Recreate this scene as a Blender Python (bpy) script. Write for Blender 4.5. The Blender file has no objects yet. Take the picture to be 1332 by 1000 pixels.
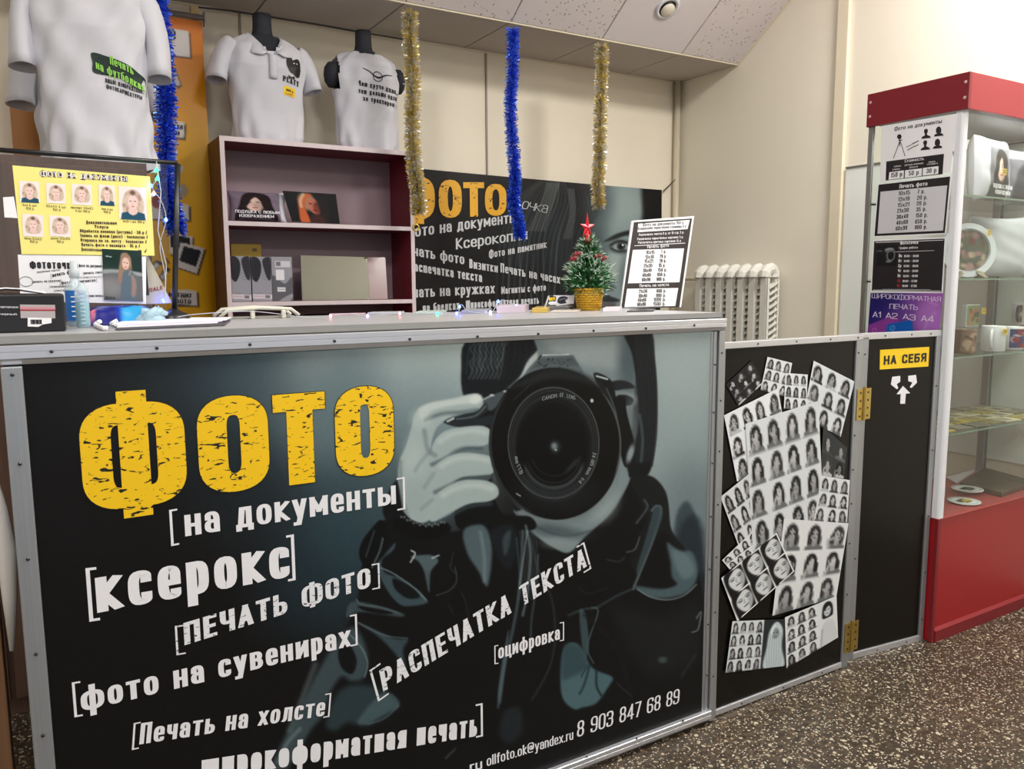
import bpy, bmesh, math, random
import numpy as np
from mathutils import Vector, Matrix
S = bpy.context.scene
COL = S.collection
RND = random.Random(7)
NR = np.random.RandomState(5)

# ------------------------------------------------------------------ camera
FPX, PITCH, ROLL, YAW, CAMH = 1041.75, .12585, -.0061, .53856, 1.25
def cam_axes():
    c, s = math.cos, math.sin
    X = np.array([c(YAW), 0, s(YAW)]); Y = np.array([-s(YAW), 0, c(YAW)]); Z = np.array([0, -1., 0])
    P = np.array([[1, 0, 0], [0, c(PITCH), -s(PITCH)], [0, s(PITCH), c(PITCH)]])
    Q = np.array([[c(ROLL), -s(ROLL), 0], [s(ROLL), c(ROLL), 0], [0, 0, 1]])
    return np.array([Q @ P @ v for v in (X, Y, Z)]).T
CM = cam_axes()                      # camera(x right, y down, z forward) = CM @ world
CO = np.array([0, 0, CAMH])
cd = bpy.data.cameras.new('camera'); cam = bpy.data.objects.new('camera', cd); COL.objects.link(cam)
cd.sensor_width = 36; cd.lens = FPX / 1332 * 36; cd.clip_start = .02
W3 = CM.T
mw = Matrix.Identity(4)
for i in range(3):
    mw[i][0] = W3[i][0]; mw[i][1] = -W3[i][1]; mw[i][2] = -W3[i][2]; mw[i][3] = CO[i]
cam.matrix_world = mw
S.camera = cam

# ------------------------------------------------------------------ light
S.view_settings.view_transform = 'Standard'; S.view_settings.look = 'None'
S.view_settings.gamma = 1; S.view_settings.use_curve_mapping = False
S.view_settings.exposure = 0.55
wd = bpy.data.worlds.new('world'); S.world = wd; wd.use_nodes = True
wd.node_tree.nodes['Background'].inputs[0].default_value = (.90, .94, 1, 1)
wd.node_tree.nodes['Background'].inputs[1].default_value = .42
LAMPS = [(2.85, 1.25, 3.19, 44), (1.1, .9, 3.19, 20), (-.6, .8, 3.19, 16), (1.1, -1.3, 3.19, 18), (2.9, -1.3, 3.19, 20), (-.8, -1.6, 3.19, 18)]
for k, (x, y, z, p) in enumerate(LAMPS):
    ld = bpy.data.lights.new('panel_light', 'AREA'); ld.shape = 'SQUARE'; ld.size = .58; ld.energy = p; ld.color = (1, .97, .93)
    lo = bpy.data.objects.new('panel_light', ld); COL.objects.link(lo); lo.location = (x, y, z)
# added area light under the showcase fascia, brightens the case interior
ld = bpy.data.lights.new('showcase_fill', 'AREA'); ld.shape = 'RECTANGLE'; ld.size = .7; ld.size_y = .05; ld.energy = 1.6; ld.color = (1, .97, .9)
lo = bpy.data.objects.new('showcase_fill', ld); COL.objects.link(lo); lo.location = (3.05, 1.6, 1.785)

# ------------------------------------------------------------------ picture helpers
def ray(x, y): return CM.T @ np.array([(x - 666) / FPX, (y - 500) / FPX, 1.])
class Plane:                         # a flat surface: origin, two unit axes, normal toward the viewer
    def __init__(s, O, U, V):
        s.O = np.array(O, float); s.U = np.array(U, float); s.V = np.array(V, float)
        s.U /= np.linalg.norm(s.U); s.V -= s.U * (s.V @ s.U); s.V /= np.linalg.norm(s.V)
        s.N = np.cross(s.U, s.V)
    def uv(s, x, y):                 # where the surface is seen at a measured point of the photograph
        r = ray(x, y); t = ((s.O - CO) @ s.N) / (r @ s.N); p = CO + r * t - s.O
        return np.array([p @ s.U, p @ s.V])
    def at(s, u, v, off=0): return s.O + s.U * u + s.V * v + s.N * off
def planeY(Y): return Plane((0, Y, 0), (1, 0, 0), (0, 0, 1))
def project(P):
    q = (np.asarray(P) - CO) @ CM.T
    return q[..., 0] / q[..., 2] * FPX + 666, q[..., 1] / q[..., 2] * FPX + 500

# ------------------------------------------------------------------ materials
def lin(c):
    c = np.asarray(c, float) / 255.
    return np.where(c <= .04045, c / 12.92, ((c + .055) / 1.055) ** 2.4)
MATS = {}
def mat(name, col, rough=.5, metal=0, spec=.5, coat=0, bump=0, bscale=50, var=0, vscale=8, emit=0, trans=0, sheen=0, stretch=None, alpha=1):
    if name in MATS: return MATS[name]
    m = bpy.data.materials.new(name); m.use_nodes = True; nt = m.node_tree; b = nt.nodes['Principled BSDF']
    c = (*lin(col), 1)
    b.inputs['Base Color'].default_value = c; b.inputs['Roughness'].default_value = rough; b.inputs['Metallic'].default_value = metal
    b.inputs['Specular IOR Level'].default_value = spec; b.inputs['Coat Weight'].default_value = coat
    b.inputs['Transmission Weight'].default_value = trans; b.inputs['Sheen Weight'].default_value = sheen; b.inputs['Alpha'].default_value = alpha
    if emit:
        b.inputs['Emission Color'].default_value = c; b.inputs['Emission Strength'].default_value = emit
    tc = nt.nodes.new('ShaderNodeTexCoord'); mp = nt.nodes.new('ShaderNodeMapping'); nt.links.new(tc.outputs['Object'], mp.inputs[0])
    if stretch: mp.inputs['Scale'].default_value = stretch
    if var:
        n = nt.nodes.new('ShaderNodeTexNoise'); n.inputs['Scale'].default_value = vscale; n.inputs['Detail'].default_value = 5
        nt.links.new(mp.outputs[0], n.inputs[0])
        r = nt.nodes.new('ShaderNodeValToRGB'); e = r.color_ramp.elements
        e[0].position = .3; e[1].position = .7
        e[0].color = (*[v * (1 - var) for v in c[:3]], 1); e[1].color = (*[min(1, v * (1 + var)) for v in c[:3]], 1)
        nt.links.new(n.outputs[0], r.inputs[0]); nt.links.new(r.outputs[0], b.inputs['Base Color'])
    if bump:
        n = nt.nodes.new('ShaderNodeTexNoise'); n.inputs['Scale'].default_value = bscale; n.inputs['Detail'].default_value = 3
        nt.links.new(mp.outputs[0], n.inputs[0]); bp = nt.nodes.new('ShaderNodeBump'); bp.inputs['Strength'].default_value = bump; bp.inputs['Distance'].default_value = .002
        nt.links.new(n.outputs[0], bp.inputs['Height']); nt.links.new(bp.outputs[0], b.inputs['Normal'])
    MATS[name] = m; return m
def glass_mat(name, tint=(248, 251, 249), refl=.09, gloss=.02):
    m = bpy.data.materials.new(name); m.use_nodes = True; nt = m.node_tree; nt.nodes.remove(nt.nodes['Principled BSDF'])
    o = nt.nodes['Material Output']; t = nt.nodes.new('ShaderNodeBsdfTransparent'); t.inputs[0].default_value = (*lin(tint), 1)
    g = nt.nodes.new('ShaderNodeBsdfGlossy'); g.inputs['Roughness'].default_value = gloss
    mx = nt.nodes.new('ShaderNodeMixShader'); f = nt.nodes.new('ShaderNodeFresnel'); f.inputs[0].default_value = 1.4
    ma = nt.nodes.new('ShaderNodeMath'); ma.operation = 'MULTIPLY_ADD'; ma.inputs[1].default_value = .8; ma.inputs[2].default_value = refl * .4
    ge = nt.nodes.new('ShaderNodeNewGeometry'); iv = nt.nodes.new('ShaderNodeMath'); iv.operation = 'SUBTRACT'; iv.inputs[0].default_value = 1; nt.links.new(ge.outputs['Backfacing'], iv.inputs[1])
    mu = nt.nodes.new('ShaderNodeMath'); mu.operation = 'MULTIPLY'; nt.links.new(f.outputs[0], ma.inputs[0]); nt.links.new(ma.outputs[0], mu.inputs[0]); nt.links.new(iv.outputs[0], mu.inputs[1]); nt.links.new(mu.outputs[0], mx.inputs[0])
    nt.links.new(t.outputs[0], mx.inputs[1]); nt.links.new(g.outputs[0], mx.inputs[2]); nt.links.new(mx.outputs[0], o.inputs[0])
    MATS[name] = m; return m
def print_mat(name, rough, coat, gain=1.0):
    m = bpy.data.materials.new(name); m.use_nodes = True; nt = m.node_tree; b = nt.nodes['Principled BSDF']
    a = nt.nodes.new('ShaderNodeVertexColor'); a.layer_name = 'ink'
    nt.links.new(a.outputs[0], b.inputs['Base Color']); b.inputs['Roughness'].default_value = rough; b.inputs['Coat Weight'].default_value = coat
    b.inputs['Specular IOR Level'].default_value = .22
    MATS[name] = m; return m
PRINT = print_mat('printed_ink', .45, 0)
PRINTG = print_mat('glossy_printed_ink', .32, .0)
FABP = print_mat('printed_fabric', .85, 0)

def terrazzo():
    m = mat('terrazzo', (70, 62, 52), .34, spec=.4); nt = m.node_tree; b = nt.nodes['Principled BSDF']
    tc = nt.nodes['Texture Coordinate']
    def N(t, **k):
        n = nt.nodes.new(t)
        for a, v in k.items(): n.inputs[a].default_value = v
        return n
    def ramp(src, stops, interp='LINEAR'):
        r = nt.nodes.new('ShaderNodeValToRGB'); r.color_ramp.interpolation = interp; e = r.color_ramp.elements
        for i, (p, c) in enumerate(stops):
            q = e[i] if i < 2 else e.new(p)
            q.position = p; q.color = (*lin(c), 1)
        nt.links.new(src, r.inputs[0]); return r
    def mix(f, a, c):
        x = nt.nodes.new('ShaderNodeMix'); x.data_type = 'RGBA'
        nt.links.new(f, x.inputs[0])
        nt.links.new(a, x.inputs[6]); nt.links.new(c, x.inputs[7]); return x.outputs[2]
    wn = N('ShaderNodeTexNoise', Scale=30.); nt.links.new(tc.outputs['Object'], wn.inputs[0])
    wv = nt.nodes.new('ShaderNodeMixRGB'); wv.inputs[0].default_value = .012; nt.links.new(tc.outputs['Object'], wv.inputs[1]); nt.links.new(wn.outputs['Color'], wv.inputs[2])
    n = N('ShaderNodeTexNoise', Scale=2.2, Detail=6.); nt.links.new(tc.outputs['Object'], n.inputs[0])
    base = ramp(n.outputs[0], [(.3, (64, 56, 46)), (.7, (86, 74, 60))]).outputs[0]
    n2 = N('ShaderNodeTexNoise', Scale=60., Detail=4.); nt.links.new(tc.outputs['Object'], n2.inputs[0])
    dk = ramp(n2.outputs[0], [(.4, (0, 0, 0)), (.6, (255, 255, 255))]).outputs[0]
    drk = N('ShaderNodeRGB'); drk.outputs[0].default_value = (*lin((52, 44, 36)), 1)
    base = mix(dk, drk.outputs[0], base)
    for sc, thr, cs in ((44., .27, ((140, 126, 104), (186, 176, 154))), (80., .32, ((104, 78, 56), (166, 152, 128))), (140., .34, ((160, 148, 128), (210, 202, 184)))):
        v = N('ShaderNodeTexVoronoi', Scale=sc); nt.links.new(wv.outputs[0], v.inputs['Vector'])
        f = ramp(v.outputs['Distance'], [(thr - .05, (255, 255, 255)), (thr, (0, 0, 0))])
        sp = nt.nodes.new('ShaderNodeSeparateColor'); nt.links.new(v.outputs['Color'], sp.inputs[0])
        g = nt.nodes.new('ShaderNodeMath'); g.operation = 'GREATER_THAN'; g.inputs[1].default_value = .52; nt.links.new(sp.outputs[0], g.inputs[0])
        mu = nt.nodes.new('ShaderNodeMath'); mu.operation = 'MULTIPLY'; nt.links.new(f.outputs[0], mu.inputs[0]); nt.links.new(g.outputs[0], mu.inputs[1])
        cc = ramp(sp.outputs[1], [(.2, cs[0]), (.9, cs[1])]).outputs[0]
        base = mix(mu.outputs[0], base, cc)
    nt.links.new(base, b.inputs['Base Color']); return m
def tile_mat():
    m = mat('mineral_ceiling_tile', (220, 214, 214), .9, spec=.2); nt = m.node_tree; b = nt.nodes['Principled BSDF']; tc = nt.nodes['Texture Coordinate']
    out = None
    mp = nt.nodes.new('ShaderNodeMapping'); mp.inputs['Scale'].default_value = (1, .45, .45); mp.inputs['Rotation'].default_value = (0, 0, .3)
    nt.links.new(tc.outputs['Object'], mp.inputs[0])
    v = nt.nodes.new('ShaderNodeTexVoronoi'); v.inputs['Scale'].default_value = 95; nt.links.new(mp.outputs[0], v.inputs[0])
    sp = nt.nodes.new('ShaderNodeSeparateColor'); nt.links.new(v.outputs['Color'], sp.inputs[0])
    l = nt.nodes.new('ShaderNodeMath'); l.operation = 'LESS_THAN'; l.inputs[1].default_value = .23; nt.links.new(v.outputs['Distance'], l.inputs[0])
    g = nt.nodes.new('ShaderNodeMath'); g.operation = 'GREATER_THAN'; g.inputs[1].default_value = .62; nt.links.new(sp.outputs[0], g.inputs[0])
    mu = nt.nodes.new('ShaderNodeMath'); mu.operation = 'MULTIPLY'; nt.links.new(l.outputs[0], mu.inputs[0]); nt.links.new(g.outputs[0], mu.inputs[1])
    x = nt.nodes.new('ShaderNodeMix'); x.data_type = 'RGBA'; nt.links.new(mu.outputs[0], x.inputs[0]); x.inputs[6].default_value = (*lin((224, 217, 217)), 1); x.inputs[7].default_value = (*lin((112, 104, 104)), 1)
    nt.links.new(x.outputs[2], b.inputs['Base Color']); return m
def letter_grunge(name, col, dark, sc=70, thr=.60):
    m = mat(name, col, .4); nt = m.node_tree; b = nt.nodes['Principled BSDF']; tc = nt.nodes['Texture Coordinate']
    mp = nt.nodes.new('ShaderNodeMapping'); mp.inputs['Scale'].default_value = (.5, 1, 1.3); mp.inputs['Rotation'].default_value = (0, .7, 0); nt.links.new(tc.outputs['Object'], mp.inputs[0])
    n = nt.nodes.new('ShaderNodeTexNoise'); n.inputs['Scale'].default_value = sc; n.inputs['Detail'].default_value = 4; n.inputs['Distortion'].default_value = 1.2; nt.links.new(mp.outputs[0], n.inputs[0])
    r = nt.nodes.new('ShaderNodeValToRGB'); e = r.color_ramp.elements; e[0].position = thr; e[1].position = thr + .015
    e[0].color = (*lin(col), 1); e[1].color = (*lin(dark), 1); nt.links.new(n.outputs[0], r.inputs[0]); nt.links.new(r.outputs[0], b.inputs['Base Color']); return m
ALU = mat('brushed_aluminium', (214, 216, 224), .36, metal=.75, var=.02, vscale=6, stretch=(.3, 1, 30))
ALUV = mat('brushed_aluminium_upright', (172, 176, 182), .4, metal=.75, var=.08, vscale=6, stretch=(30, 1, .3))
EDGE = mat('worktop_edge_grey', (138, 138, 136), .5, var=.06, vscale=3)
WTOP = mat('worktop_grey', (170, 170, 172), .35, var=.05, vscale=8)
BLACKP = mat('black_glossy_print', (17, 15, 14), .25, spec=.25)
SCREW = mat('dark_screw', (70, 70, 72), .35, metal=.8)
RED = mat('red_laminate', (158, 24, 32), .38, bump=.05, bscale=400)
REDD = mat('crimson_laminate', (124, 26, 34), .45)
WHITEP = mat('white_plastic', (222, 224, 230), .4)
PAPER = mat('white_paper', (236, 236, 240), .6)
WALL = mat('cream_wall_panel', (234, 225, 206), .55, var=.035, vscale=1.6, bump=.05, bscale=120)
WALLR = mat('cream_painted_wall', (236, 230, 214), .55, var=.03, vscale=1.2, bump=.05, bscale=120)
BLACK = mat('black_plastic', (20, 20, 24), .35)
INKW = mat('white_letter_print', (236, 236, 242), .45)
INKB = mat('black_letter_print', (22, 20, 24), .5)
INKR = mat('red_letter_print', (170, 30, 40), .5)
YEL = mat('yellow_plate', (246, 206, 22), .4)
BRASS = mat('brass', (206, 180, 104), .28, metal=1)
RADW = mat('radiator_enamel', (228, 226, 218), .35)
GLASS = glass_mat('shelf_glass'); ACR = glass_mat('clear_acrylic', (248, 249, 248), .12)
STUFFING = mat('white_satin_fabric', (206, 206, 214), .5, sheen=.3, bump=.15, bscale=60)

# ------------------------------------------------------------------ mesh helpers
def wloc(o):
    v = Vector((0, 0, 0))
    while o is not None: v += o.location; o = o.parent
    return v
class MB:
    def __init__(s): s.v = []; s.f = []; s.lift = 0; s.nrm = np.array((0, -1., 0))
    def add(s, vs, fs):
        n = len(s.v); s.v += [tuple(map(float, p)) for p in vs]; s.f += [tuple(n + i for i in f) for f in fs]; return s
    def box(s, a, b):
        x0, y0, z0 = a; x1, y1, z1 = b
        return s.add([(x0, y0, z0), (x1, y0, z0), (x1, y1, z0), (x0, y1, z0), (x0, y0, z1), (x1, y0, z1), (x1, y1, z1), (x0, y1, z1)],
                     [(0, 3, 2, 1), (4, 5, 6, 7), (0, 1, 5, 4), (1, 2, 6, 5), (2, 3, 7, 6), (3, 0, 4, 7)])
    def hexa(s, p):                  # eight corners, bottom ring then top ring
        return s.add(p, [(0, 3, 2, 1), (4, 5, 6, 7), (0, 1, 5, 4), (1, 2, 6, 5), (2, 3, 7, 6), (3, 0, 4, 7)])
    def slab(s, pl, pts, d0, d1):    # outline in a plane, thickened between two offsets
        n = len(pts); vs = [pl.at(u, v, d0) for u, v in pts] + [pl.at(u, v, d1) for u, v in pts]
        fs = [tuple(range(n))[::-1], tuple(range(n, 2 * n))] + [(i, (i + 1) % n, n + (i + 1) % n, n + i) for i in range(n)]
        return s.add(vs, fs)
    def tube(s, path, r, n=8, caps=True, closed=False):
        path = [Vector(p) for p in path]; m = len(path); rs = r if isinstance(r, (list, tuple)) else [r] * m
        rings = []; prev = None
        for i, p in enumerate(path):
            a = path[(i - 1) % m] if (i or closed) else p; b = path[(i + 1) % m] if (i < m - 1 or closed) else p
            t = (b - a).normalized()
            if prev is None:
                u = t.orthogonal().normalized()
            else:
                u = (prev - t * prev.dot(t)).normalized()
            prev = u; w = t.cross(u)
            rings.append([p + (u * math.cos(2 * math.pi * k / n) + w * math.sin(2 * math.pi * k / n)) * rs[i] for k in range(n)])
        vs = [q for rg in rings for q in rg]; fs = []
        for i in range(m if closed else m - 1):
            j = (i + 1) % m
            for k in range(n): fs.append((i * n + k, i * n + (k + 1) % n, j * n + (k + 1) % n, j * n + k))
        if caps and not closed: fs += [tuple(range(n))[::-1], tuple((m - 1) * n + k for k in range(n))]
        return s.add(vs, fs)
    def lathe(s, prof, c=(0, 0, 0), n=24, sx=1, sy=1):
        vs = []; fs = []
        for r, z in prof:
            for k in range(n):
                a = 2 * math.pi * k / n; vs.append((c[0] + r * math.cos(a) * sx, c[1] + r * math.sin(a) * sy, c[2] + z))
        for i in range(len(prof) - 1):
            for k in range(n): fs.append((i * n + k, i * n + (k + 1) % n, (i + 1) * n + (k + 1) % n, (i + 1) * n + k))
        if prof[0][0] > 1e-5: fs.append(tuple(range(n))[::-1])
        if prof[-1][0] > 1e-5: fs.append(tuple((len(prof) - 1) * n + k for k in range(n)))
        return s.add(vs, fs)
    def grid(s, P):                  # P: rows x cols x 3
        h, w = P.shape[:2]
        return s.add(P.reshape(-1, 3), [(i * w + j, i * w + j + 1, (i + 1) * w + j + 1, (i + 1) * w + j) for i in range(h - 1) for j in range(w - 1)])
    def build(s, name, m, parent=None, smooth=False, bevel=0, seg=2, label=None, cat=None, group=None, kind=None, solid=0):
        me = bpy.data.meshes.new(name); off = wloc(parent) if parent is not None else Vector((0, 0, 0))
        A = np.array(s.v, float) - np.array(off[:]) if s.v else np.zeros((0, 3))
        me.from_pydata([tuple(p) for p in A], [], s.f); me.validate(); me.update()
        if smooth:
            me.polygons.foreach_set('use_smooth', [True] * len(me.polygons))
        me.materials.append(m); o = bpy.data.objects.new(name, me); COL.objects.link(o)
        if parent is not None: o.parent = parent
        if solid:
            q = o.modifiers.new('thickness', 'SOLIDIFY'); q.thickness = solid
        if bevel:
            q = o.modifiers.new('bevel', 'BEVEL'); q.width = bevel; q.segments = seg; q.limit_method = 'ANGLE'; q.angle_limit = .6
        tag(o, label, cat, group, kind); return o
def tag(o, label=None, cat=None, group=None, kind=None):
    if label: o['label'] = label
    if cat: o['category'] = cat
    if group: o['group'] = group
    if kind: o['kind'] = kind
    return o
def thing(name, label, cat, loc=(0, 0, 0), group=None):
    o = bpy.data.objects.new(name, None); o.empty_display_size = .05; COL.objects.link(o); o.location = loc
    return tag(o, label, cat, group)
def copy_tree(o, parent=None):
    c = o.copy(); COL.objects.link(c)
    if parent is not None: c.parent = parent
    for ch in list(o.children): copy_tree(ch, c)
    return c
def cbox(c, h):
    return tuple(c[i] - h[i] for i in range(3)), tuple(c[i] + h[i] for i in range(3))

# ------------------------------------------------------------------ lettering: a stroke alphabet drawn here
G = {
'А': (1, '0,0 .5,1 1,0;.18,.28 .82,.28'), 'а': (.95, '.05,.72 .05,1r 1,1r 1,0;1,.55 0,.55r 0,0r 1,0'),
'Б': (1, '.95,1 0,1 0,0 1,0r 1,.55r 0,.55'), 'б': (1, '1,1.38 .05,1.25r 0,.8 0,0r 1,0r 1,.85r 0,.85'),
'В': (1, '0,0 0,1 .92,1r .92,.54r 0,.54;0,.54 1,.54r 1,0r 0,0'), 'Г': (.85, '0,0 0,1 1,1'),
'Д': (1.15, '0,-.2 0,0 1,0 1,-.2;.15,0 .3,1 .86,1 .86,0'), 'Е': (.85, '1,1 0,1 0,0 1,0;0,.52 .85,.52'),
'е': (.95, '0,.5 1,.5 1,1r 0,1r 0,0r 1,0r 1,.16'), 'Ж': (1.5, '.5,0 .5,1;0,0 .46,.5 0,1;1,0 .54,.5 1,1'),
'З': (.95, '0,1 1,1r 1,.54r .3,.54;.3,.54 1,.54r 1,0r 0,0'), 'И': (1.05, '0,1 0,0 1,1 1,0'),
'Й': (1.05, '0,1 0,0 1,1 1,0;.3,1.3 .7,1.3'), 'К': (1, '0,0 0,1;1,1 .08,.5 1,0'), 'Л': (1.05, '0,0 .2,.1r .28,1 1,1 1,0'),
'М': (1.3, '0,0 0,1 .5,.25 1,1 1,0'), 'Н': (1, '0,0 0,1;1,0 1,1;0,.5 1,.5'), 'О': (1, '0,0r 0,1r 1,1r 1,0r z'),
'П': (1, '0,0 0,1 1,1 1,0'), 'Р': (.95, '0,0 0,1 1,1r 1,.43r 0,.43'), 'р': (.95, '0,-.4 0,1 1,1r 1,0r 0,0'),
'С': (.95, '1,.78 1,1r 0,1r 0,0r 1,0r 1,.22'), 'Т': (.95, '0,1 1,1;.5,0 .5,1'), 'У': (1, '0,1 .5,.32;1,1 .42,0 .1,0'),
'у': (1, '0,1 .5,.05;1,1 .38,-.38 .08,-.38'), 'Ф': (1.5, '.5,-.12 .5,1.14;0,0r 0,1r 1,1r 1,0r z'), 'ф': (1.5, '.5,-.4 .5,1.38;0,0r 0,1r 1,1r 1,0r z'),
'Х': (1, '0,0 1,1;0,1 1,0'), 'Ц': (1.05, '0,1 0,0 1,0;.9,1 .9,0 1.1,0 1.1,-.25'), 'Ч': (.95, '0,1 0,.42r 1,.42;1,0 1,1'),
'Ш': (1.5, '0,1 0,0 1,0 1,1;.5,0 .5,1'), 'Щ': (1.55, '0,1 0,0 1.05,0 1.05,-.25;.95,0 .95,1;.48,0 .48,1'), 'Ы': (1.4, '0,1 0,0 .6,0r .6,.55r 0,.55;1,0 1,1'),
'Ь': (.95, '0,1 0,0 1,0r 1,.55r 0,.55'), 'Э': (.95, '0,1 1,1r 1,0r 0,0;.3,.5 1,.5'), 'Ю': (1.5, '0,0 0,1;0,.5 .35,.5;.38,0r .38,1r 1,1r 1,0r z'),
'Я': (.98, '1,0 1,1 0,1r 0,.48r 1,.48;.5,.48 0,0'),
'0': (.95, '0,0r 0,1r 1,1r 1,0r z'), '1': (.5, '0,.75 .9,1 .9,0'), '2': (.95, '0,.75 0,1r 1,1r 1,.6r 0,.2 0,0 1,0'), '3': (.95, '0,.78 0,1r 1,1r 1,.53r .35,.53;.35,.53 1,.53r 1,0r 0,0r 0,.22'),
'4': (1, '.75,0 .75,1 0,.25 1,.25'), '5': (.95, '.95,1 0,1 0,.58 1,.58r 1,0r 0,0r 0,.2'), '6': (.95, '1,.8 1,1r 0,1r 0,0r 1,0r 1,.55r 0,.55'), '7': (.9, '0,1 1,1 .35,0'),
'8': (.95, '.04,.52r .04,1r .96,1r .96,.52r z;0,0r 0,.52r 1,.52r 1,0r z'), '9': (.95, '0,.2 0,0r 1,0r 1,1r 0,1r 0,.45r 1,.45'),
'.': (.18, '0,0 0,.02'), ',': (.2, '0,.02 0,-.15'), '-': (.6, '0,.45 1,.45'), ':': (.2, '0,.15 0,.2;0,.7 0,.75'), '/': (.6, '0,0 1,1'),
'[': (.42, '1,1.35 0,1.35 0,-.45 1,-.45'), ']': (.42, '0,1.35 1,1.35 1,-.45 0,-.45'), '(': (.4, '1,1.1 0,.8r 0,.1r 1,-.2'), ')': (.4, '0,1.1 1,.8r 1,.1r 0,-.2'),
'@': (1.5, '.7,.3 .7,.7r .35,.7r .35,.3r .7,.3 1,.3r 1,1r 0,1r 0,0r .8,0'), '✓': (.8, '0,.4 .35,0 1,1.1'), '*': (.5, '.5,.4 .5,1;0,.7 1,.7'), 'Ø': (1, '0,0r 0,1r 1,1r 1,0r z;0,-.1 1,1.1'),
'L': (.85, '0,1 0,0 1,0'), 'N': (1.05, '0,0 0,1 1,0 1,1'), 'S': (.95, '1,.8 1,1r 0,1r 0,.53r 1,.53r 1,0r 0,0r 0,.2'), 'Y': (1, '0,1 .5,.5 1,1;.5,.5 .5,0'), 'F': (.85, '0,0 0,1 1,1;0,.52 .8,.52'), 'Q': (1, '0,0r 0,1r 1,1r 1,0r z'),
'l': (.22, '0,0 0,1.38'), 'i': (.22, '0,0 0,1;0,1.3 0,1.36'), 't': (.7, '.4,1.35 .4,0r 1,0;0,1 1,1'), 'f': (.7, '1,1.38 .4,1.38r .4,0;0,1 1,1'), 'k': (.9, '0,0 0,1.38;1,1 .1,.5 1,0'),
'd': (.95, '1,1.38 1,0 0,0r 0,1r 1,1'), 'n': (.95, '0,0 0,1;0,1 1,1r 1,0'), 'm': (1.45, '0,0 0,1 1,1r 1,0;.5,1 .5,0'), 'r': (.65, '0,0 0,1;0,.8 .3,1r 1,1'), 'u': (.95, '0,1 0,0r 1,0 1,1'), 'g': (.95, '1,1 1,-.38r 0,-.38;1,1 0,1r 0,0r 1,0'),
'w': (1.4, '0,1 .25,0 .5,1 .75,0 1,1'), 's': (.9, '1,.9 1,1r 0,1r 0,.53r 1,.53r 1,0r 0,0r 0,.1'),
}
for a, b in (('A', 'А'), ('B', 'В'), ('C', 'С'), ('E', 'Е'), ('H', 'Н'), ('K', 'К'), ('M', 'М'), ('O', 'О'), ('P', 'Р'), ('T', 'Т'), ('X', 'Х'), ('a', 'а'), ('e', 'е'), ('p', 'р'), ('y', 'у')): G[a] = G[b]
def glyph(ch):
    if ch in G: return G[ch], (1 if (ch.isupper() or not ch.isalpha() or ch in '✓Ø') else .74)
    u = ch.upper()
    return G.get(u, G['О']), .74
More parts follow.
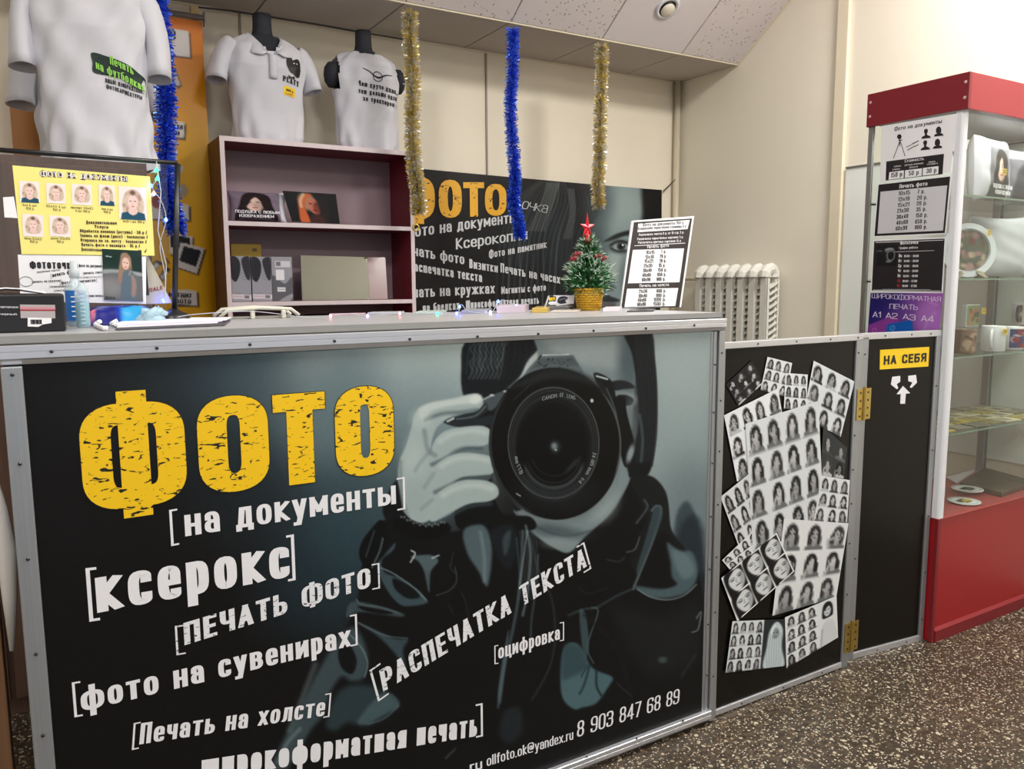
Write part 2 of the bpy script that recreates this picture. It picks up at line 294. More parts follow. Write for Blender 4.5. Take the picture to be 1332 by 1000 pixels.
def text_mesh(mb, txt, P0, P1, H, f, tx=.2, ty=None, gap=None, slant=0, rr=.24, space=.3, sg=6):
    """txt along P0->P1 (2-D points of a surface), capital height vector H; f maps a 2-D point to 3-D."""
    P0 = np.array(P0, float); P1 = np.array(P1, float); H = np.array(H, float)
    ty = tx * .62 if ty is None else ty; gap = tx * .55 if gap is None else gap
    L = np.linalg.norm(P1 - P0); h = np.linalg.norm(H); xd = (P1 - P0) / L
    n = len(txt); W = sum(space if c == ' ' else glyph(c)[0][0] * .5 for c in txt); tot = L / h
    k = max(.2, (tot - gap * (n - 1)) / W); pen = 0
    for c in txt:
        if c == ' ': pen += space * k + gap; continue
        (w, d), sc = glyph(c); w = w * .5 * k
        if w < tx * 1.02 and c in '.,:liI1[]()': w = max(w, tx * (1.02 if c in '.,:li' else 1.5))
        bx = c in '[]'; hx = tx * (.42 if bx else 1); hy = ty * (.5 if bx else 1)
        for path in d.split(';'):
            closed = path.endswith('z'); pts = []
            for q in path.replace(' z', '').split():
                r = q.endswith('r'); a, b = q.rstrip('r').split(',')
                a = float(a); b = float(b)
                pts.append((pen + hx / 2 + a * max(w - hx, 1e-3), hy / 2 + b * ((sc if not bx else .74) - hy), r))
            out = []; m = len(pts)
            for i, (x, y, r) in enumerate(pts):
                if r and (closed or 0 < i < m - 1):
                    A = np.array(pts[i - 1][:2]); B = np.array(pts[(i + 1) % m][:2]); P = np.array((x, y))
                    la = np.linalg.norm(A - P); lb = np.linalg.norm(B - P); da = min(rr, la * .5) / (la + 1e-9); db = min(rr, lb * .5) / (lb + 1e-9)
                    a = P + (A - P) * da; b = P + (B - P) * db
                    for t in np.linspace(0, 1, sg): out.append(a * (1 - t) ** 2 + P * 2 * t * (1 - t) + b * t * t)
                else: out.append(np.array((x, y)))
            o2 = [out[0]]
            for p in out[1:]:
                if np.linalg.norm(p - o2[-1]) > 1e-5: o2.append(p)
            if closed and np.linalg.norm(o2[0] - o2[-1]) < 1e-5: o2.pop()
            ylo = min(q[1] for q in pts) - hy / 2; yhi = max(q[1] for q in pts) + hy / 2
            Q = np.array(o2) / (hx, hy); m = len(Q); strips = []
            if closed: strips = [(np.vstack([Q, Q[:1]]), True)]
            else:
                cur = [Q[0]]
                for i in range(1, m):
                    cur.append(Q[i])
                    if i < m - 1:
                        e1 = Q[i] - Q[i - 1]; e2 = Q[i + 1] - Q[i]
                        if (e1 @ e2) / (np.linalg.norm(e1) * np.linalg.norm(e2)) < -.15: strips.append((np.array(cur), False)); cur = [Q[i]]
                strips.append((np.array(cur), False))
            vs = []; idx = []
            for Qs, cl in strips:
                m = len(Qs); b0 = len(vs)
                for i in range(m):
                    p = Qs[i]; a_ = Qs[i - 1] if i else (Qs[-2] if cl else None); b_ = Qs[i + 1] if i < m - 1 else (Qs[1] if cl else None)
                    e1 = (p - a_) / np.linalg.norm(p - a_) if a_ is not None else None; e2 = (b_ - p) / np.linalg.norm(b_ - p) if b_ is not None else None
                    if e1 is None: p = p - e2 * .5; nn = np.array((-e2[1], e2[0])) * .5
                    elif e2 is None: p = p + e1 * .5; nn = np.array((-e1[1], e1[0])) * .5
                    else:
                        n1 = np.array((-e1[1], e1[0])); n2 = np.array((-e2[1], e2[0])); s_ = n1 + n2; nn = s_ / max(s_ @ n1, .35) * .5
                    for z_ in (p + nn, p - nn):
                        z_ = z_ * (hx, hy); vs.append(np.array((z_[0], min(max(z_[1], ylo), yhi))))
                idx += [(b0 + 2 * i, b0 + 2 * i + 1, b0 + 2 * i + 3, b0 + 2 * i + 2) for i in range(m - 1)]
            V3 = [P0 + xd * (x + slant * y) * h + H * y for x, y in vs]
            for i, fc in enumerate(idx):
                mb.lift += 1; mb.add([np.array(f(*V3[k_])) + mb.nrm * (6e-6 * (mb.lift % 60)) for k_ in fc], [(0, 1, 2, 3)])
        pen += w + gap
    return mb
def letters(name, parent, pl, m, items, off=.0006, tx=.2, **kw):
    """items: (text, (x0,y0) baseline start, (x1,y1) baseline end, capital height) measured on the photograph of this surface"""
    for it in items:
        mb = MB(); mb.nrm = np.array(pl.N); lb = None
        t, a, b, hp = it[:4]; o = dict(tx=tx, **kw)
        if len(it) > 4: o.update(it[4])
        up = o.pop('up', (0, -1)); A = pl.uv(*a); B = pl.uv(*b)
        H = pl.uv(a[0] + up[0] * hp, a[1] + up[1] * hp) - A
        if up == (0, -1):
            Hh = np.linalg.norm(H); H = np.array([0, Hh])
        text_mesh(mb, t, A, B, H, lambda u, v: pl.at(u, v, off), **o)
        ob = mb.build(name, m, parent)
    return ob

# ------------------------------------------------------------------ painted print: colours per vertex of a fine flat grid
def smooth(pts, n=5, closed=True):
    P = np.array(pts, float); m = len(P); out = []
    for i in range(m if closed else m - 1):
        p0, p1, p2, p3 = (P[(i - 1) % m], P[i], P[(i + 1) % m], P[(i + 2) % m]) if closed else (P[max(i - 1, 0)], P[i], P[i + 1], P[min(i + 2, m - 1)])
        for t in np.linspace(0, 1, n, endpoint=False):
            out.append(.5 * ((2 * p1) + (p2 - p0) * t + (2 * p0 - 5 * p1 + 4 * p2 - p3) * t * t + (3 * p1 - p0 - 3 * p2 + p3) * t ** 3))
    if not closed: out.append(P[-1])
    return np.array(out)
class Art:
    def __init__(s, X, Y, base=(20, 20, 22)):
        s.X = X; s.Y = Y; s.C = np.zeros(X.shape + (3,)) + np.array(base, float)
    def _sel(s, x0, y0, x1, y1):
        return np.nonzero((s.X >= x0) & (s.X <= x1) & (s.Y >= y0) & (s.Y <= y1))
    def _put(s, I, a, col):
        if callable(col): col = col(s.X[I], s.Y[I])
        col = np.asarray(col, float)
        a = np.clip(a, 0, 1)[:, None]; s.C[I] = s.C[I] * (1 - a) + col * a
    def ell(s, cx, cy, rx, ry, col, blur=.06, rot=0, a=1):
        R = max(rx, ry) * (1 + blur) + 1; I = s._sel(cx - R, cy - R, cx + R, cy + R)
        dx = s.X[I] - cx; dy = s.Y[I] - cy; c, q = math.cos(rot), math.sin(rot)
        d = np.sqrt(((dx * c + dy * q) / rx) ** 2 + ((-dx * q + dy * c) / ry) ** 2)
        t = np.clip((1 + blur - d) / (2 * blur), 0, 1); s._put(I, a * t * t * (3 - 2 * t), col)
    def ring(s, cx, cy, rx, ry, w, col, blur=.8, a=1, a0=0, a1=6.3, rot=0):
        I = s._sel(cx - rx - w - 3, cy - ry - w - 3, cx + rx + w + 3, cy + ry + w + 3); dx = s.X[I] - cx; dy = s.Y[I] - cy
        c, q = math.cos(rot), math.sin(rot); dx, dy = dx * c + dy * q, -dx * q + dy * c
        d = np.abs(np.sqrt((dx / rx) ** 2 + (dy / ry) ** 2) - 1) * min(rx, ry); an = np.mod(np.arctan2(dy / ry, dx / rx) - a0, 2 * math.pi)
        sp = a1 - a0; fade = np.clip(np.minimum(an, sp - an) / .25, 0, 1) if sp < 6.2 else 1
        s._put(I, a * np.clip((w / 2 + blur - d) / (2 * blur), 0, 1) * fade, col)
    def _dist(s, I, P, closed):
        x = s.X[I]; y = s.Y[I]; d = np.full(x.shape, 1e9); ins = np.zeros(x.shape, bool); m = len(P)
        for i in range(m if closed else m - 1):
            ax, ay = P[i]; bx, by = P[(i + 1) % m]; ex, ey = bx - ax, by - ay; L = ex * ex + ey * ey + 1e-12
            t = np.clip(((x - ax) * ex + (y - ay) * ey) / L, 0, 1); d = np.minimum(d, (x - ax - t * ex) ** 2 + (y - ay - t * ey) ** 2)
            if closed and ay != by:
                c = ((ay > y) != (by > y)) & (x < (bx - ax) * (y - ay) / (by - ay) + ax); ins ^= c
        return np.sqrt(d), ins
    def poly(s, pts, col, blur=1.2, a=1, sm=True):
        P = smooth(pts) if sm else np.array(pts, float); x0, y0 = P.min(0) - blur * 2; x1, y1 = P.max(0) + blur * 2; I = s._sel(x0, y0, x1, y1)
        if not len(I[0]): return
        d, ins = s._dist(I, P, True); d = np.where(ins, d, -d); t = np.clip((d + blur) / (2 * blur), 0, 1); s._put(I, a * t * t * (3 - 2 * t), col)
    def line(s, pts, w, col, blur=.8, a=1, sm=True, taper=False):
        P = smooth(pts, 5, False) if sm else np.array(pts, float); x0, y0 = P.min(0) - w - blur * 2; x1, y1 = P.max(0) + w + blur * 2; I = s._sel(x0, y0, x1, y1)
        if not len(I[0]): return
        d, _ = s._dist(I, P, False); t = np.clip((w / 2 + blur - d) / (2 * blur), 0, 1); s._put(I, a * t, col)
    def noise(s, amp, sc=6, seed=1):
        r = np.random.RandomState(seed); h, w = s.X.shape
        n = r.rand(h // sc + 2, w // sc + 2); yy = np.arange(h) / sc; xx = np.arange(w) / sc; yi = yy.astype(int); xi = xx.astype(int); fy = (yy - yi)[:, None]; fx = (xx - xi)[None]
        v = n[yi][:, xi] * (1 - fy) * (1 - fx) + n[yi + 1][:, xi] * fy * (1 - fx) + n[yi][:, xi + 1] * (1 - fy) * fx + n[yi + 1][:, xi + 1] * fy * fx
        s.C += ((v - .5) * 2 * amp)[..., None]
def sheet(name, parent, P, art, m=None, ink=1.0, **kw):
    """a grid of 3-D points P (rows, cols, 3) carrying the colours of art"""
    h, w = P.shape[:2]; me = bpy.data.meshes.new(name); off = np.array(wloc(parent)[:]) if parent is not None else 0
    V = (P.reshape(-1, 3) - off).astype(np.float32)
    i, j = np.meshgrid(np.arange(h - 1), np.arange(w - 1), indexing='ij'); q = np.stack([i * w + j, i * w + j + 1, (i + 1) * w + j + 1, (i + 1) * w + j], -1).reshape(-1, 4)
    me.vertices.add(h * w); me.vertices.foreach_set('co', V.ravel()); me.loops.add(q.size); me.loops.foreach_set('vertex_index', q.ravel().astype(np.int32))
    me.polygons.add(len(q)); me.polygons.foreach_set('loop_start', np.arange(0, q.size, 4, dtype=np.int32)); me.update(calc_edges=True); me.validate()
    c = np.ones((h * w, 4), np.float32); c[:, :3] = np.clip(lin(np.clip(art.C.reshape(-1, 3), 0, 255)) * ink, 0, .95)
    ca = me.color_attributes.new('ink', 'FLOAT_COLOR', 'POINT'); ca.data.foreach_set('color', c.ravel())
    me.polygons.foreach_set('use_smooth', [True] * len(me.polygons))
    me.materials.append(m or PRINT); o = bpy.data.objects.new(name, me); COL.objects.link(o)
    if parent is not None: o.parent = parent
    tag(o, **kw); return o
def quad_grid(c4, nx, ny, pl, off):
    """bilinear grid over four plane points TL,TR,BR,BL; returns 3-D points and s,t in 0..1 (t down)"""
    s, t = np.meshgrid(np.linspace(0, 1, nx), np.linspace(0, 1, ny)); TL, TR, BR, BL = [np.array(c) for c in c4]
    Q = TL * ((1 - s) * (1 - t))[..., None] + TR * (s * (1 - t))[..., None] + BR * (s * t)[..., None] + BL * ((1 - s) * t)[..., None]
    return pl.O + pl.U * Q[..., :1] + pl.V * Q[..., 1:] + pl.N * off, s, t
def portrait(A, cx, cy, w, h, hair=(60, 55, 55), skin=(200, 180, 172), cloth=(40, 40, 44), bg=None, turn=0, curly=False, shoulders=True):
    """a head-and-shoulders picture inside the cell centred cx,cy"""
    if bg is not None: A.poly([(cx - w / 2, cy - h / 2), (cx + w / 2, cy - h / 2), (cx + w / 2, cy + h / 2), (cx - w / 2, cy + h / 2)], bg, w * .01, sm=False)
    b = .12
    A.ell(cx + turn * w * .04, cy - h * .06, w * .27, h * .34, hair, b); A.poly([(cx - w * .25, cy - h * .08), (cx + w * .25, cy - h * .08), (cx + w * .29, cy + h * .3), (cx + w * .14, cy + h * .36), (cx - w * .16, cy + h * .36), (cx - w * .3, cy + h * .28)], hair, w * .03)
    if curly:
        for k in range(12):
            an = k * .52; A.ell(cx + math.cos(an) * w * .27, cy + h * .05 + math.sin(an) * h * .28, w * .09, h * .08, tuple(min(255, v + (25 if k % 2 else -20)) for v in hair), .3)
    if shoulders:
        A.poly([(cx - w * .42, cy + h * .5), (cx - w * .38, cy + h * .36), (cx - w * .12, cy + h * .27), (cx + w * .12, cy + h * .27), (cx + w * .38, cy + h * .36), (cx + w * .42, cy + h * .5)], cloth, w * .02, sm=False)
    A.poly([(cx - w * .1, cy + h * .1), (cx + w * .1, cy + h * .1), (cx + w * .1, cy + h * .3), (cx, cy + h * .37), (cx - w * .1, cy + h * .3)], tuple(v * .88 for v in skin), w * .02)
    A.ell(cx + turn * w * .05, cy - h * .04, w * .165, h * .2, skin, .12)
    A.ell(cx - w * .07 + turn * w * .06, cy - h * .07, w * .028, h * .014, (50, 45, 48), .4); A.ell(cx + w * .07 + turn * w * .06, cy - h * .07, w * .028, h * .014, (50, 45, 48), .4)
    A.ell(cx + turn * w * .07, cy + h * .065, w * .05, h * .015, (130, 70, 72) if skin[0] - skin[2] > 20 else (90, 80, 82), .4)
    A.ell(cx + turn * w * .07, cy + h * .01, w * .018, h * .03, tuple(v * .85 for v in skin), .6)
    A.poly([(cx - w * .2, cy - h * .02), (cx - w * .16, cy - h * .24), (cx + w * .02, cy - h * .27), (cx - w * .08, cy - h * .15), (cx - w * .13, cy + h * .0)], hair, w * .02)
    A.poly([(cx + w * .2, cy - h * .02), (cx + w * .16, cy - h * .24), (cx + w * .0, cy - h * .27), (cx + w * .1, cy - h * .15), (cx + w * .14, cy + h * .0)], hair, w * .02)

# ================================================================== the setting
TERR = terrazzo(); TILE = tile_mat()
XR, YB = 3.45, 3.79
fl = MB(); fl.box((-3, -4, -.05), (XR, YB, 0)); fl.build('floor', TERR, kind='structure')
wb = MB().box((-2.6, YB, 0), (XR + .1, YB + .1, 3.3)).build('wall_back', WALL, kind='structure')
wr = MB().box((XR, -4, 0), (XR + .1, YB, 3.3)).build('wall_right', WALLR, kind='structure')
wl = MB().box((-2.7, -4, 0), (-2.6, YB + .1, 3.3)).build('wall_left', WALLR, kind='structure')
STRIP = mat('wall_joint_strip', (150, 142, 128), .5); STRIPL = mat('pale_joint_strip', (226, 216, 192), .5)
t1 = MB().box((2.112, YB - .006, 1.0), (2.122, YB, 2.44)).build('trim_1', STRIP, kind='structure')
MB().box((.872, YB - .006, 1.0), (.882, YB, 2.44)).build('trim_2', STRIP, kind='structure')
MB().box((XR - .022, 2.60, 0), (XR, 2.665, 3.2)).build('trim_3', STRIPL, bevel=.004, kind='structure')
# ceiling: slope running down to a narrow level strip at the back wall
SL = .70; E0Y, E0Z = 3.315, 2.44
ceil = thing('ceiling', None, None); ceil['kind'] = 'structure'
PLAINT = mat('plain_ceiling_panel', (226, 220, 222), .6); SOFF = mat('grey_ceiling_tile', (186, 178, 172), .8, var=.04, vscale=3); DARKG = mat('ceiling_gap_shadow_grid', (120, 116, 114), .7)
MB().box((-2.6, -4, 3.225), (XR, 2.19, 3.27)).build('main_ceiling_panel', mat('hall_ceiling_white', (214, 210, 204), .8), ceil)
sx = [-2.6] + [1.464 + .523 * k for k in range(-7, 4)] + [XR]
sdir = np.array([0, -1, SL]) / math.hypot(1, SL)
slp = Plane((0, E0Y, E0Z), (1, 0, 0), sdir); LSL = 1.125 * math.hypot(1, SL)
for i in range(len(sx) - 1):
    x0, x1 = sx[i] + .003, sx[i + 1] - .003
    if x1 - x0 < .05: continue
    smoothp = abs(sx[i] - 2.51) < .03
    for v0, v1 in ((.004, .62), (.626, 1.24)):
        MB().slab(slp, [(x0, v0), (x1, v0), (x1, v1), (x0, v1)], -.02, 0).build('ceiling_tile', PLAINT if smoothp else TILE, ceil, bevel=.002, seg=1)
    MB().box((x0, E0Y + .004, E0Z), (x1, YB - .002, E0Z + .02)).build('ceiling_tile', SOFF, ceil, bevel=.002, seg=1)
gb = MB(); gb.slab(slp, [(-2.6, 0), (XR, 0), (XR, LSL), (-2.6, LSL)], -.03, -.022); gb.box((-2.6, E0Y, E0Z + .022), (XR, YB, E0Z + .03)); gb.build('backing_grid', DARKG, ceil)
ag = MB(); ag.tube([(-2.6, E0Y, E0Z - .001), (XR, E0Y, E0Z - .001)], .004, 6); ag.tube([(-2.6, YB - .006, E0Z - .002), (XR, YB - .006, E0Z - .002)], .005, 6)
ag.tube([(XR - .005, E0Y, E0Z - .002), tuple(slp.at(XR - .005, 1.24, 0))], .005, 6); ag.build('edge_moulding', STRIPL, ceil)
# recessed lamp in the plain panel
u, v = slp.uv(868, 10)
lm = thing('recessed_lamp', 'round recessed white ceiling lamp in the smooth sloping panel', 'ceiling light')
def ring_on(pl, u, v, prof, n=32):
    mb = MB(); vs = []; fs = []
    for r, z in prof:
        for k in range(n): a = 2 * math.pi * k / n; vs.append(pl.at(u + r * math.cos(a), v + r * math.sin(a), z))
    for i in range(len(prof) - 1):
        for k in range(n): fs.append((i * n + k, i * n + (k + 1) % n, (i + 1) * n + (k + 1) % n, (i + 1) * n + k))
    fs.append(tuple((len(prof) - 1) * n + k for k in range(n))); return mb.add(vs, fs)
ring_on(slp, u, v, [(.062, 0), (.062, .006), (.054, .009), (.046, .008), (.044, .002)]).build('trim_ring', WHITEP, lm, smooth=True)
ring_on(slp, u + .002, v - .004, [(.044, .0025), (.041, .004), (.041, .0045)]).build('dark_recess', BLACK, lm, smooth=True)
ring_on(slp, u + .006, v - .008, [(.036, .005), (.036, .008), (.034, .012), (.02, .016), (.004, .018)]).build('bulb_glass', mat('lamp_glass_off', (226, 220, 204), .15), lm, smooth=True)
for k, (x, y, z, p) in enumerate(LAMPS):
    o = thing('ceiling_light_panel', 'square white light panel in the hall ceiling outside the view', 'ceiling light', (x, y, 3.222), 'hall ceiling panels')
    fr = MB()
    for a, b in (((x - .31, y - .31, 3.2), (x + .31, y - .295, 3.225)), ((x - .31, y + .295, 3.2), (x + .31, y + .31, 3.225)), ((x - .31, y - .295, 3.2), (x - .295, y + .295, 3.225)), ((x + .295, y - .295, 3.2), (x + .31, y + .295, 3.225))): fr.box(a, b)
    fr.build('frame', WHITEP, o); MB().box((x - .295, y - .295, 3.214), (x + .295, y + .295, 3.222)).build('diffuser', mat('light_diffuser', (255, 250, 240), .5, emit=3), o)

# pipes, cords and radiator
PIPE = mat('cream_pipe', (206, 196, 172), .4)
vp = MB(); vp.tube([(3.415, YB - .03, 0), (3.415, YB - .03, 2.44)], .019, 14); vp.build('wall_pipe', PIPE, smooth=True, label='cream vertical heating pipe in the back right corner of the room', cat='pipe')
rad = thing('radiator', 'white cast iron column radiator on the right wall behind the low gate', 'radiator', (3.39, 3.35, .75))
ya = float((CO + ray(905, 400) * 3.33 / ray(905, 400)[0])[1]); yb = float((CO + ray(990, 400) * 3.33 / ray(990, 400)[0])[1]); pit = (ya - yb) / 6.05
zt = 1.318
sec = None
def rad_section(parent):
    m = MB()
    w = pit * .5
    for (x0, x1) in ((3.322, 3.346), (3.392, 3.41)):
        m.box((x0, -w / 2, .80 - zt), (x1, w / 2, -.03))
    m.tube([(3.334, 0, -.045), (3.336, 0, -.022), (3.35, 0, -.008), (3.376, 0, 0), (3.385, 0, -.006), (3.398, 0, -.022), (3.398, 0, -.045)], pit * .40, 10)
    m.box((3.322, -w / 2, -.62), (3.41, w / 2, -.57))
    for k in range(15):
        z = -.085 - k * .035
        m.hexa([(3.34, -pit * .42, z - .022), (3.41, -pit * .42, z + .012), (3.41, pit * .42, z + .012), (3.34, pit * .42, z - .022), (3.34, -pit * .42, z - .016), (3.41, -pit * .42, z + .018), (3.41, pit * .42, z + .018), (3.34, pit * .42, z - .016)])
    return m
for k in range(7):
    y = ya - pit * (k + .25)
    if sec is None:
        m = rad_section(rad); sec = m.build('radiator_section', RADW, rad, bevel=.004, seg=1)
        sec.data.transform(Matrix.Translation(Vector(rad.location)))
        o = sec
    else:
        o = sec.copy(); COL.objects.link(o)
    o.location = Vector((0, y, zt)) - Vector(rad.location)
yend = ya - pit * 6.6
m = MB(); m.box((3.322, yend - .004, .75), (3.336, yend, zt - .05)); m.box((3.40, yend - .004, .75), (3.41, yend, zt - .05)); m.build('end_rib', RADW, rad)
m = MB(); m.tube([(3.40, ya - .01, 1.27), (3.40, YB - .045, 1.27)], .012, 10); m.tube([(3.40, ya - .01, .80), (3.40, YB - .045, .80)], .012, 10); m.build('feed_pipe', PIPE, rad, smooth=True)
# white board on the right wall
p0 = .0
wbd = thing('white_wall_board', 'plain glossy white board fixed to the right wall behind the display case', 'board', (XR, 2.3, 1.0))
MB().box((XR - .012, 1.55, .5), (XR - .001, 2.585, 1.79)).build('board', mat('glossy_white_board', (232, 236, 232), .25), wbd, bevel=.002)
m = MB(); m.box((XR - .016, 1.55, 1.79), (XR - .001, 2.585, 1.798)); m.build('top_edge', mat('board_edge_grey', (110, 108, 104), .5), wbd)

# ================================================================== the counter
YC = 1.575; XL, XC = -.05, 1.597
pc = planeY(YC - .012)
ctr = thing('photo_counter', 'long counter front with a large printed photographer poster in an aluminium frame', 'counter', (.77, YC, 0))
m = MB(); m.box((XL + .004, YC - .010, .02), (XC - .004, YC + .006, 1.1545)); m.box((XL + .004, YC + .006, .02), (XL + .02, 2.05, 1.15)); m.box((XC - .02, YC + .006, .02), (XC - .004, 2.05, 1.15)); m.build('carcass', mat('dark_carcass_board', (62, 58, 56), .8), ctr)
def rail(parent, x0, x1, z0, z1, y, name='top_rail', deep=.014):
    h = z1 - z0; m = MB()
    pr = [(y, z0), (y - deep * .45, z0 + .001), (y - deep * .8, z0 + h * .28), (y - deep, z0 + h * .34), (y - deep, z0 + h * .62), (y - deep * .93, z0 + h * .64), (y - deep * .93, z0 + h * .68), (y - deep, z0 + h * .70), (y - deep, z1 - .001), (y - deep * .9, z1), (y, z1)]
    n = len(pr); vs = [(x0, a, b) for a, b in pr] + [(x1, a, b) for a, b in pr]
    m.add(vs, [(i, (i + 1) % n, n + (i + 1) % n, n + i) for i in range(n)] + [tuple(range(n)), tuple(range(n, 2 * n))[::-1]])
    return m.build(name, ALU, parent)
def screws(parent, pts, y, r=.0032):
    first = None
    for (x, z) in pts:
        if first is None:
            mb = MB(); vs = []; n = 8
            mb.lathe([(r, 0), (r, .6 * r), (r * .55, 1.0 * r)], (0, 0, 0), n)
            o = mb.build('screw', SCREW, None); o.parent = parent; o.data.transform(Matrix.Rotation(math.pi / 2, 4, 'X')); first = o
        else:
            o = first.copy(); COL.objects.link(o)
        o.location = Vector((x, y, z)) - Vector(parent.location)
rail(ctr, XL - .004, XC + .002, 1.120, 1.1525, YC - .010)
rail(ctr, XL, XC - .018, .008, .042, YC - .010, 'bottom_rail', .016)
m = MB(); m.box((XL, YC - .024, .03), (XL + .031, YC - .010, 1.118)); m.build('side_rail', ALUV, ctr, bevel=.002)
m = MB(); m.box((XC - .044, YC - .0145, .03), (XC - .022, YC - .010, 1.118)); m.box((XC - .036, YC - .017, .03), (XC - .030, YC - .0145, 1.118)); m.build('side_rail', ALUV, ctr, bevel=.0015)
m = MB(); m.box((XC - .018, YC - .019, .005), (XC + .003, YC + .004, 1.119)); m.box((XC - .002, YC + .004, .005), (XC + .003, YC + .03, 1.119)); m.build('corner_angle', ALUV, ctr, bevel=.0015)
scr = []
for x, y in ((67, 457), (204, 452.6), (325, 448), (435, 443.6), (533, 441), (621, 437.5), (700, 434), (772, 430), (840, 427), (903, 423)):
    u, v = planeY(YC - .024).uv(x, y); scr.append((u, v))
screws(ctr, scr, YC - .024)
screws(ctr, [planeY(YC - .026).uv(x, y) for x, y in ((763, 984), (828, 960), (888, 937))], YC - .0262)
screws(ctr, [(XL + .016, z) for z in (1.105, .955, .79, .62, .47, .3, .14)], YC - .024)
screws(ctr, [(XC - .033, z) for z in (1.03, .9, .76, .61, .46, .3, .15)] + [(XC - .008, z) for z in (1.06, .93, .79, .64, .49, .33, .14)], YC - .0188, .0028)

# ---- the big printed poster
def big_poster():
    x0, x1, z0, z1 = XL + .028, XC - .042, .04, 1.122
    nx, nz = 700, 470
    gx, gz = np.meshgrid(np.linspace(x0, x1, nx), np.linspace(z1, z0, nz)); P = np.stack([gx, np.full_like(gx, YC - .0125), gz], -1)
    X, Y = project(P); A = Art(X, Y, (19, 18, 19)); e, p, l = A.ell, A.poly, A.line
    # blurred backdrop
    e(380, 500, 190, 90, (50, 64, 72), .9, a=.9); e(330, 470, 60, 60, (64, 84, 94), .9, a=.6); e(430, 600, 120, 120, (46, 60, 68), .9, a=.9)
    e(590, 500, 190, 90, (146, 162, 165), .75, a=.95); e(575, 462, 150, 62, (192, 202, 200), .7, a=.9); e(545, 560, 110, 110, (112, 132, 138), .8, a=.75)
    e(455, 500, 40, 70, (78, 98, 106), .9, a=.5); e(420, 560, 60, 55, (98, 118, 124), .9, a=.55); e(500, 650, 70, 70, (60, 78, 84), .9, a=.6)
    e(440, 720, 55, 80, (44, 66, 76), .9, a=.85); e(395, 770, 60, 60, (30, 44, 52), .9, a=.7); e(300, 640, 70, 60, (28, 36, 40), .9, a=.5)
    p([(835, 425), (930, 425), (925, 720), (900, 730), (868, 690), (845, 640), (838, 560)], (138, 154, 157), 3)
    e(890, 470, 50, 60, (160, 172, 174), .8, a=.6); e(900, 660, 45, 60, (96, 112, 118), .8, a=.7)
    p([(876, 720), (880, 670), (893, 652), (905, 672), (913, 720), (915, 780), (890, 790)], (44, 56, 62), 4, .8)
    p([(880, 700), (915, 690), (915, 900), (870, 900)], (30, 40, 46), 6, .8)
    # jacket mass
    J = (17, 18, 20)
    p([(478, 700), (500, 676), (520, 672), (560, 690), (600, 690), (640, 680), (665, 670), (700, 690), (760, 700), (810, 650), (824, 624), (850, 622), (868, 650), (872, 690), (893, 720), (912, 760), (912, 925), (720, 1010), (330, 1010), (380, 930), (430, 850), (462, 790), (470, 740)], J, 2)
    # hair behind the camera, left
    p([(612, 440), (700, 436), (716, 440), (700, 455), (686, 470), (676, 490), (656, 508), (640, 525), (606, 520), (600, 480)], (20, 24, 28), 2)
    for k in range(16):
        x = 612 + k * 5.0; l([(x, 444), (x - 3 + (k % 3) * 3, 462), (x - 6 + (k % 4) * 2, 486 - k)], .9, (70 + 9 * (k % 5), 84 + 9 * (k % 5), 90 + 8 * (k % 5)), .9, .55)
    for k in range(9):
        x = 614 + k * 5.4; l([(x + 3, 446), (x - 2, 454), (x + 3, 463), (x - 3, 472), (x + 1, 482), (x - 4, 492)], 1.7, (96 + 6 * (k % 4), 110 + 6 * (k % 4), 116 + 5 * (k % 3)), 1.6, .55)
    p([(664, 440), (700, 437), (684, 470), (664, 500), (646, 514), (652, 486)], (18, 21, 25), 3, .8)
    # face
    p([(702, 434), (828, 430), (830, 470), (826, 500), (822, 560), (824, 610), (800, 660), (770, 690), (735, 715), (700, 695), (672, 668), (690, 640), (700, 470)], (112, 126, 130), 2)
    p([(705, 434), (800, 432), (812, 460), (800, 480), (740, 470)], (138, 150, 152), 7, .8); e(760, 448, 40, 16, (150, 160, 162), .8, a=.6)
    e(818, 470, 14, 40, (66, 78, 84), .7, a=.8)
    p([(782, 503), (800, 495), (816, 496), (826, 504), (812, 506), (796, 508)], (28, 32, 36), 1.6)
    e(815, 520, 12, 8, (150, 160, 160), .7); p([(800, 518), (812, 513), (824, 519), (820, 527), (806, 526)], (30, 34, 38), 1.5); e(806, 522, 6, 4, (10, 10, 12), .5)
    e(822, 560, 8, 40, (96, 108, 112), .7, a=.7)
    # hair, right
    p([(812, 430), (846, 430), (852, 470), (855, 520), (853, 570), (846, 612), (832, 622), (812, 616), (822, 590), (831, 550), (828, 500), (822, 460)], (17, 20, 24), 2)
    for k in range(8):
        x = 826 + k * 3.2; l([(x, 436), (x + 4, 480), (x + 5, 540), (x + 1, 600)], .8, (58 + 6 * (k % 3), 72 + 6 * (k % 3), 80), 1, .5)
    l([(846, 436), (853, 490), (854, 560), (848, 606)], 1.5, (30, 34, 38), 1.5)
    l([(832, 540), (836, 570), (834, 600)], 3, (84, 98, 106), 2, .7)
    # chin and neck
    p([(668, 664), (690, 676), (730, 683), (770, 674), (800, 650), (808, 596), (818, 620), (810, 640), (786, 668), (765, 690), (742, 718), (720, 712), (694, 694)], (118, 134, 138), 2)
    e(720, 690, 40, 8, (60, 70, 76), .8, .15, .7); e(785, 655, 16, 22, (150, 164, 166), .8, .5, .8); l([(672, 668), (700, 686), (735, 697), (770, 690)], 2, (58, 66, 72), 2, .7); e(728, 706, 20, 7, (136, 148, 150), .8, a=.6)
    # strap side, right of lens
    p([(800, 520), (812, 516), (816, 540), (826, 580), (822, 600), (812, 606), (804, 570)], (14, 16, 18), 1.5); e(820, 590, 4, 12, (130, 144, 148), .6, .3)
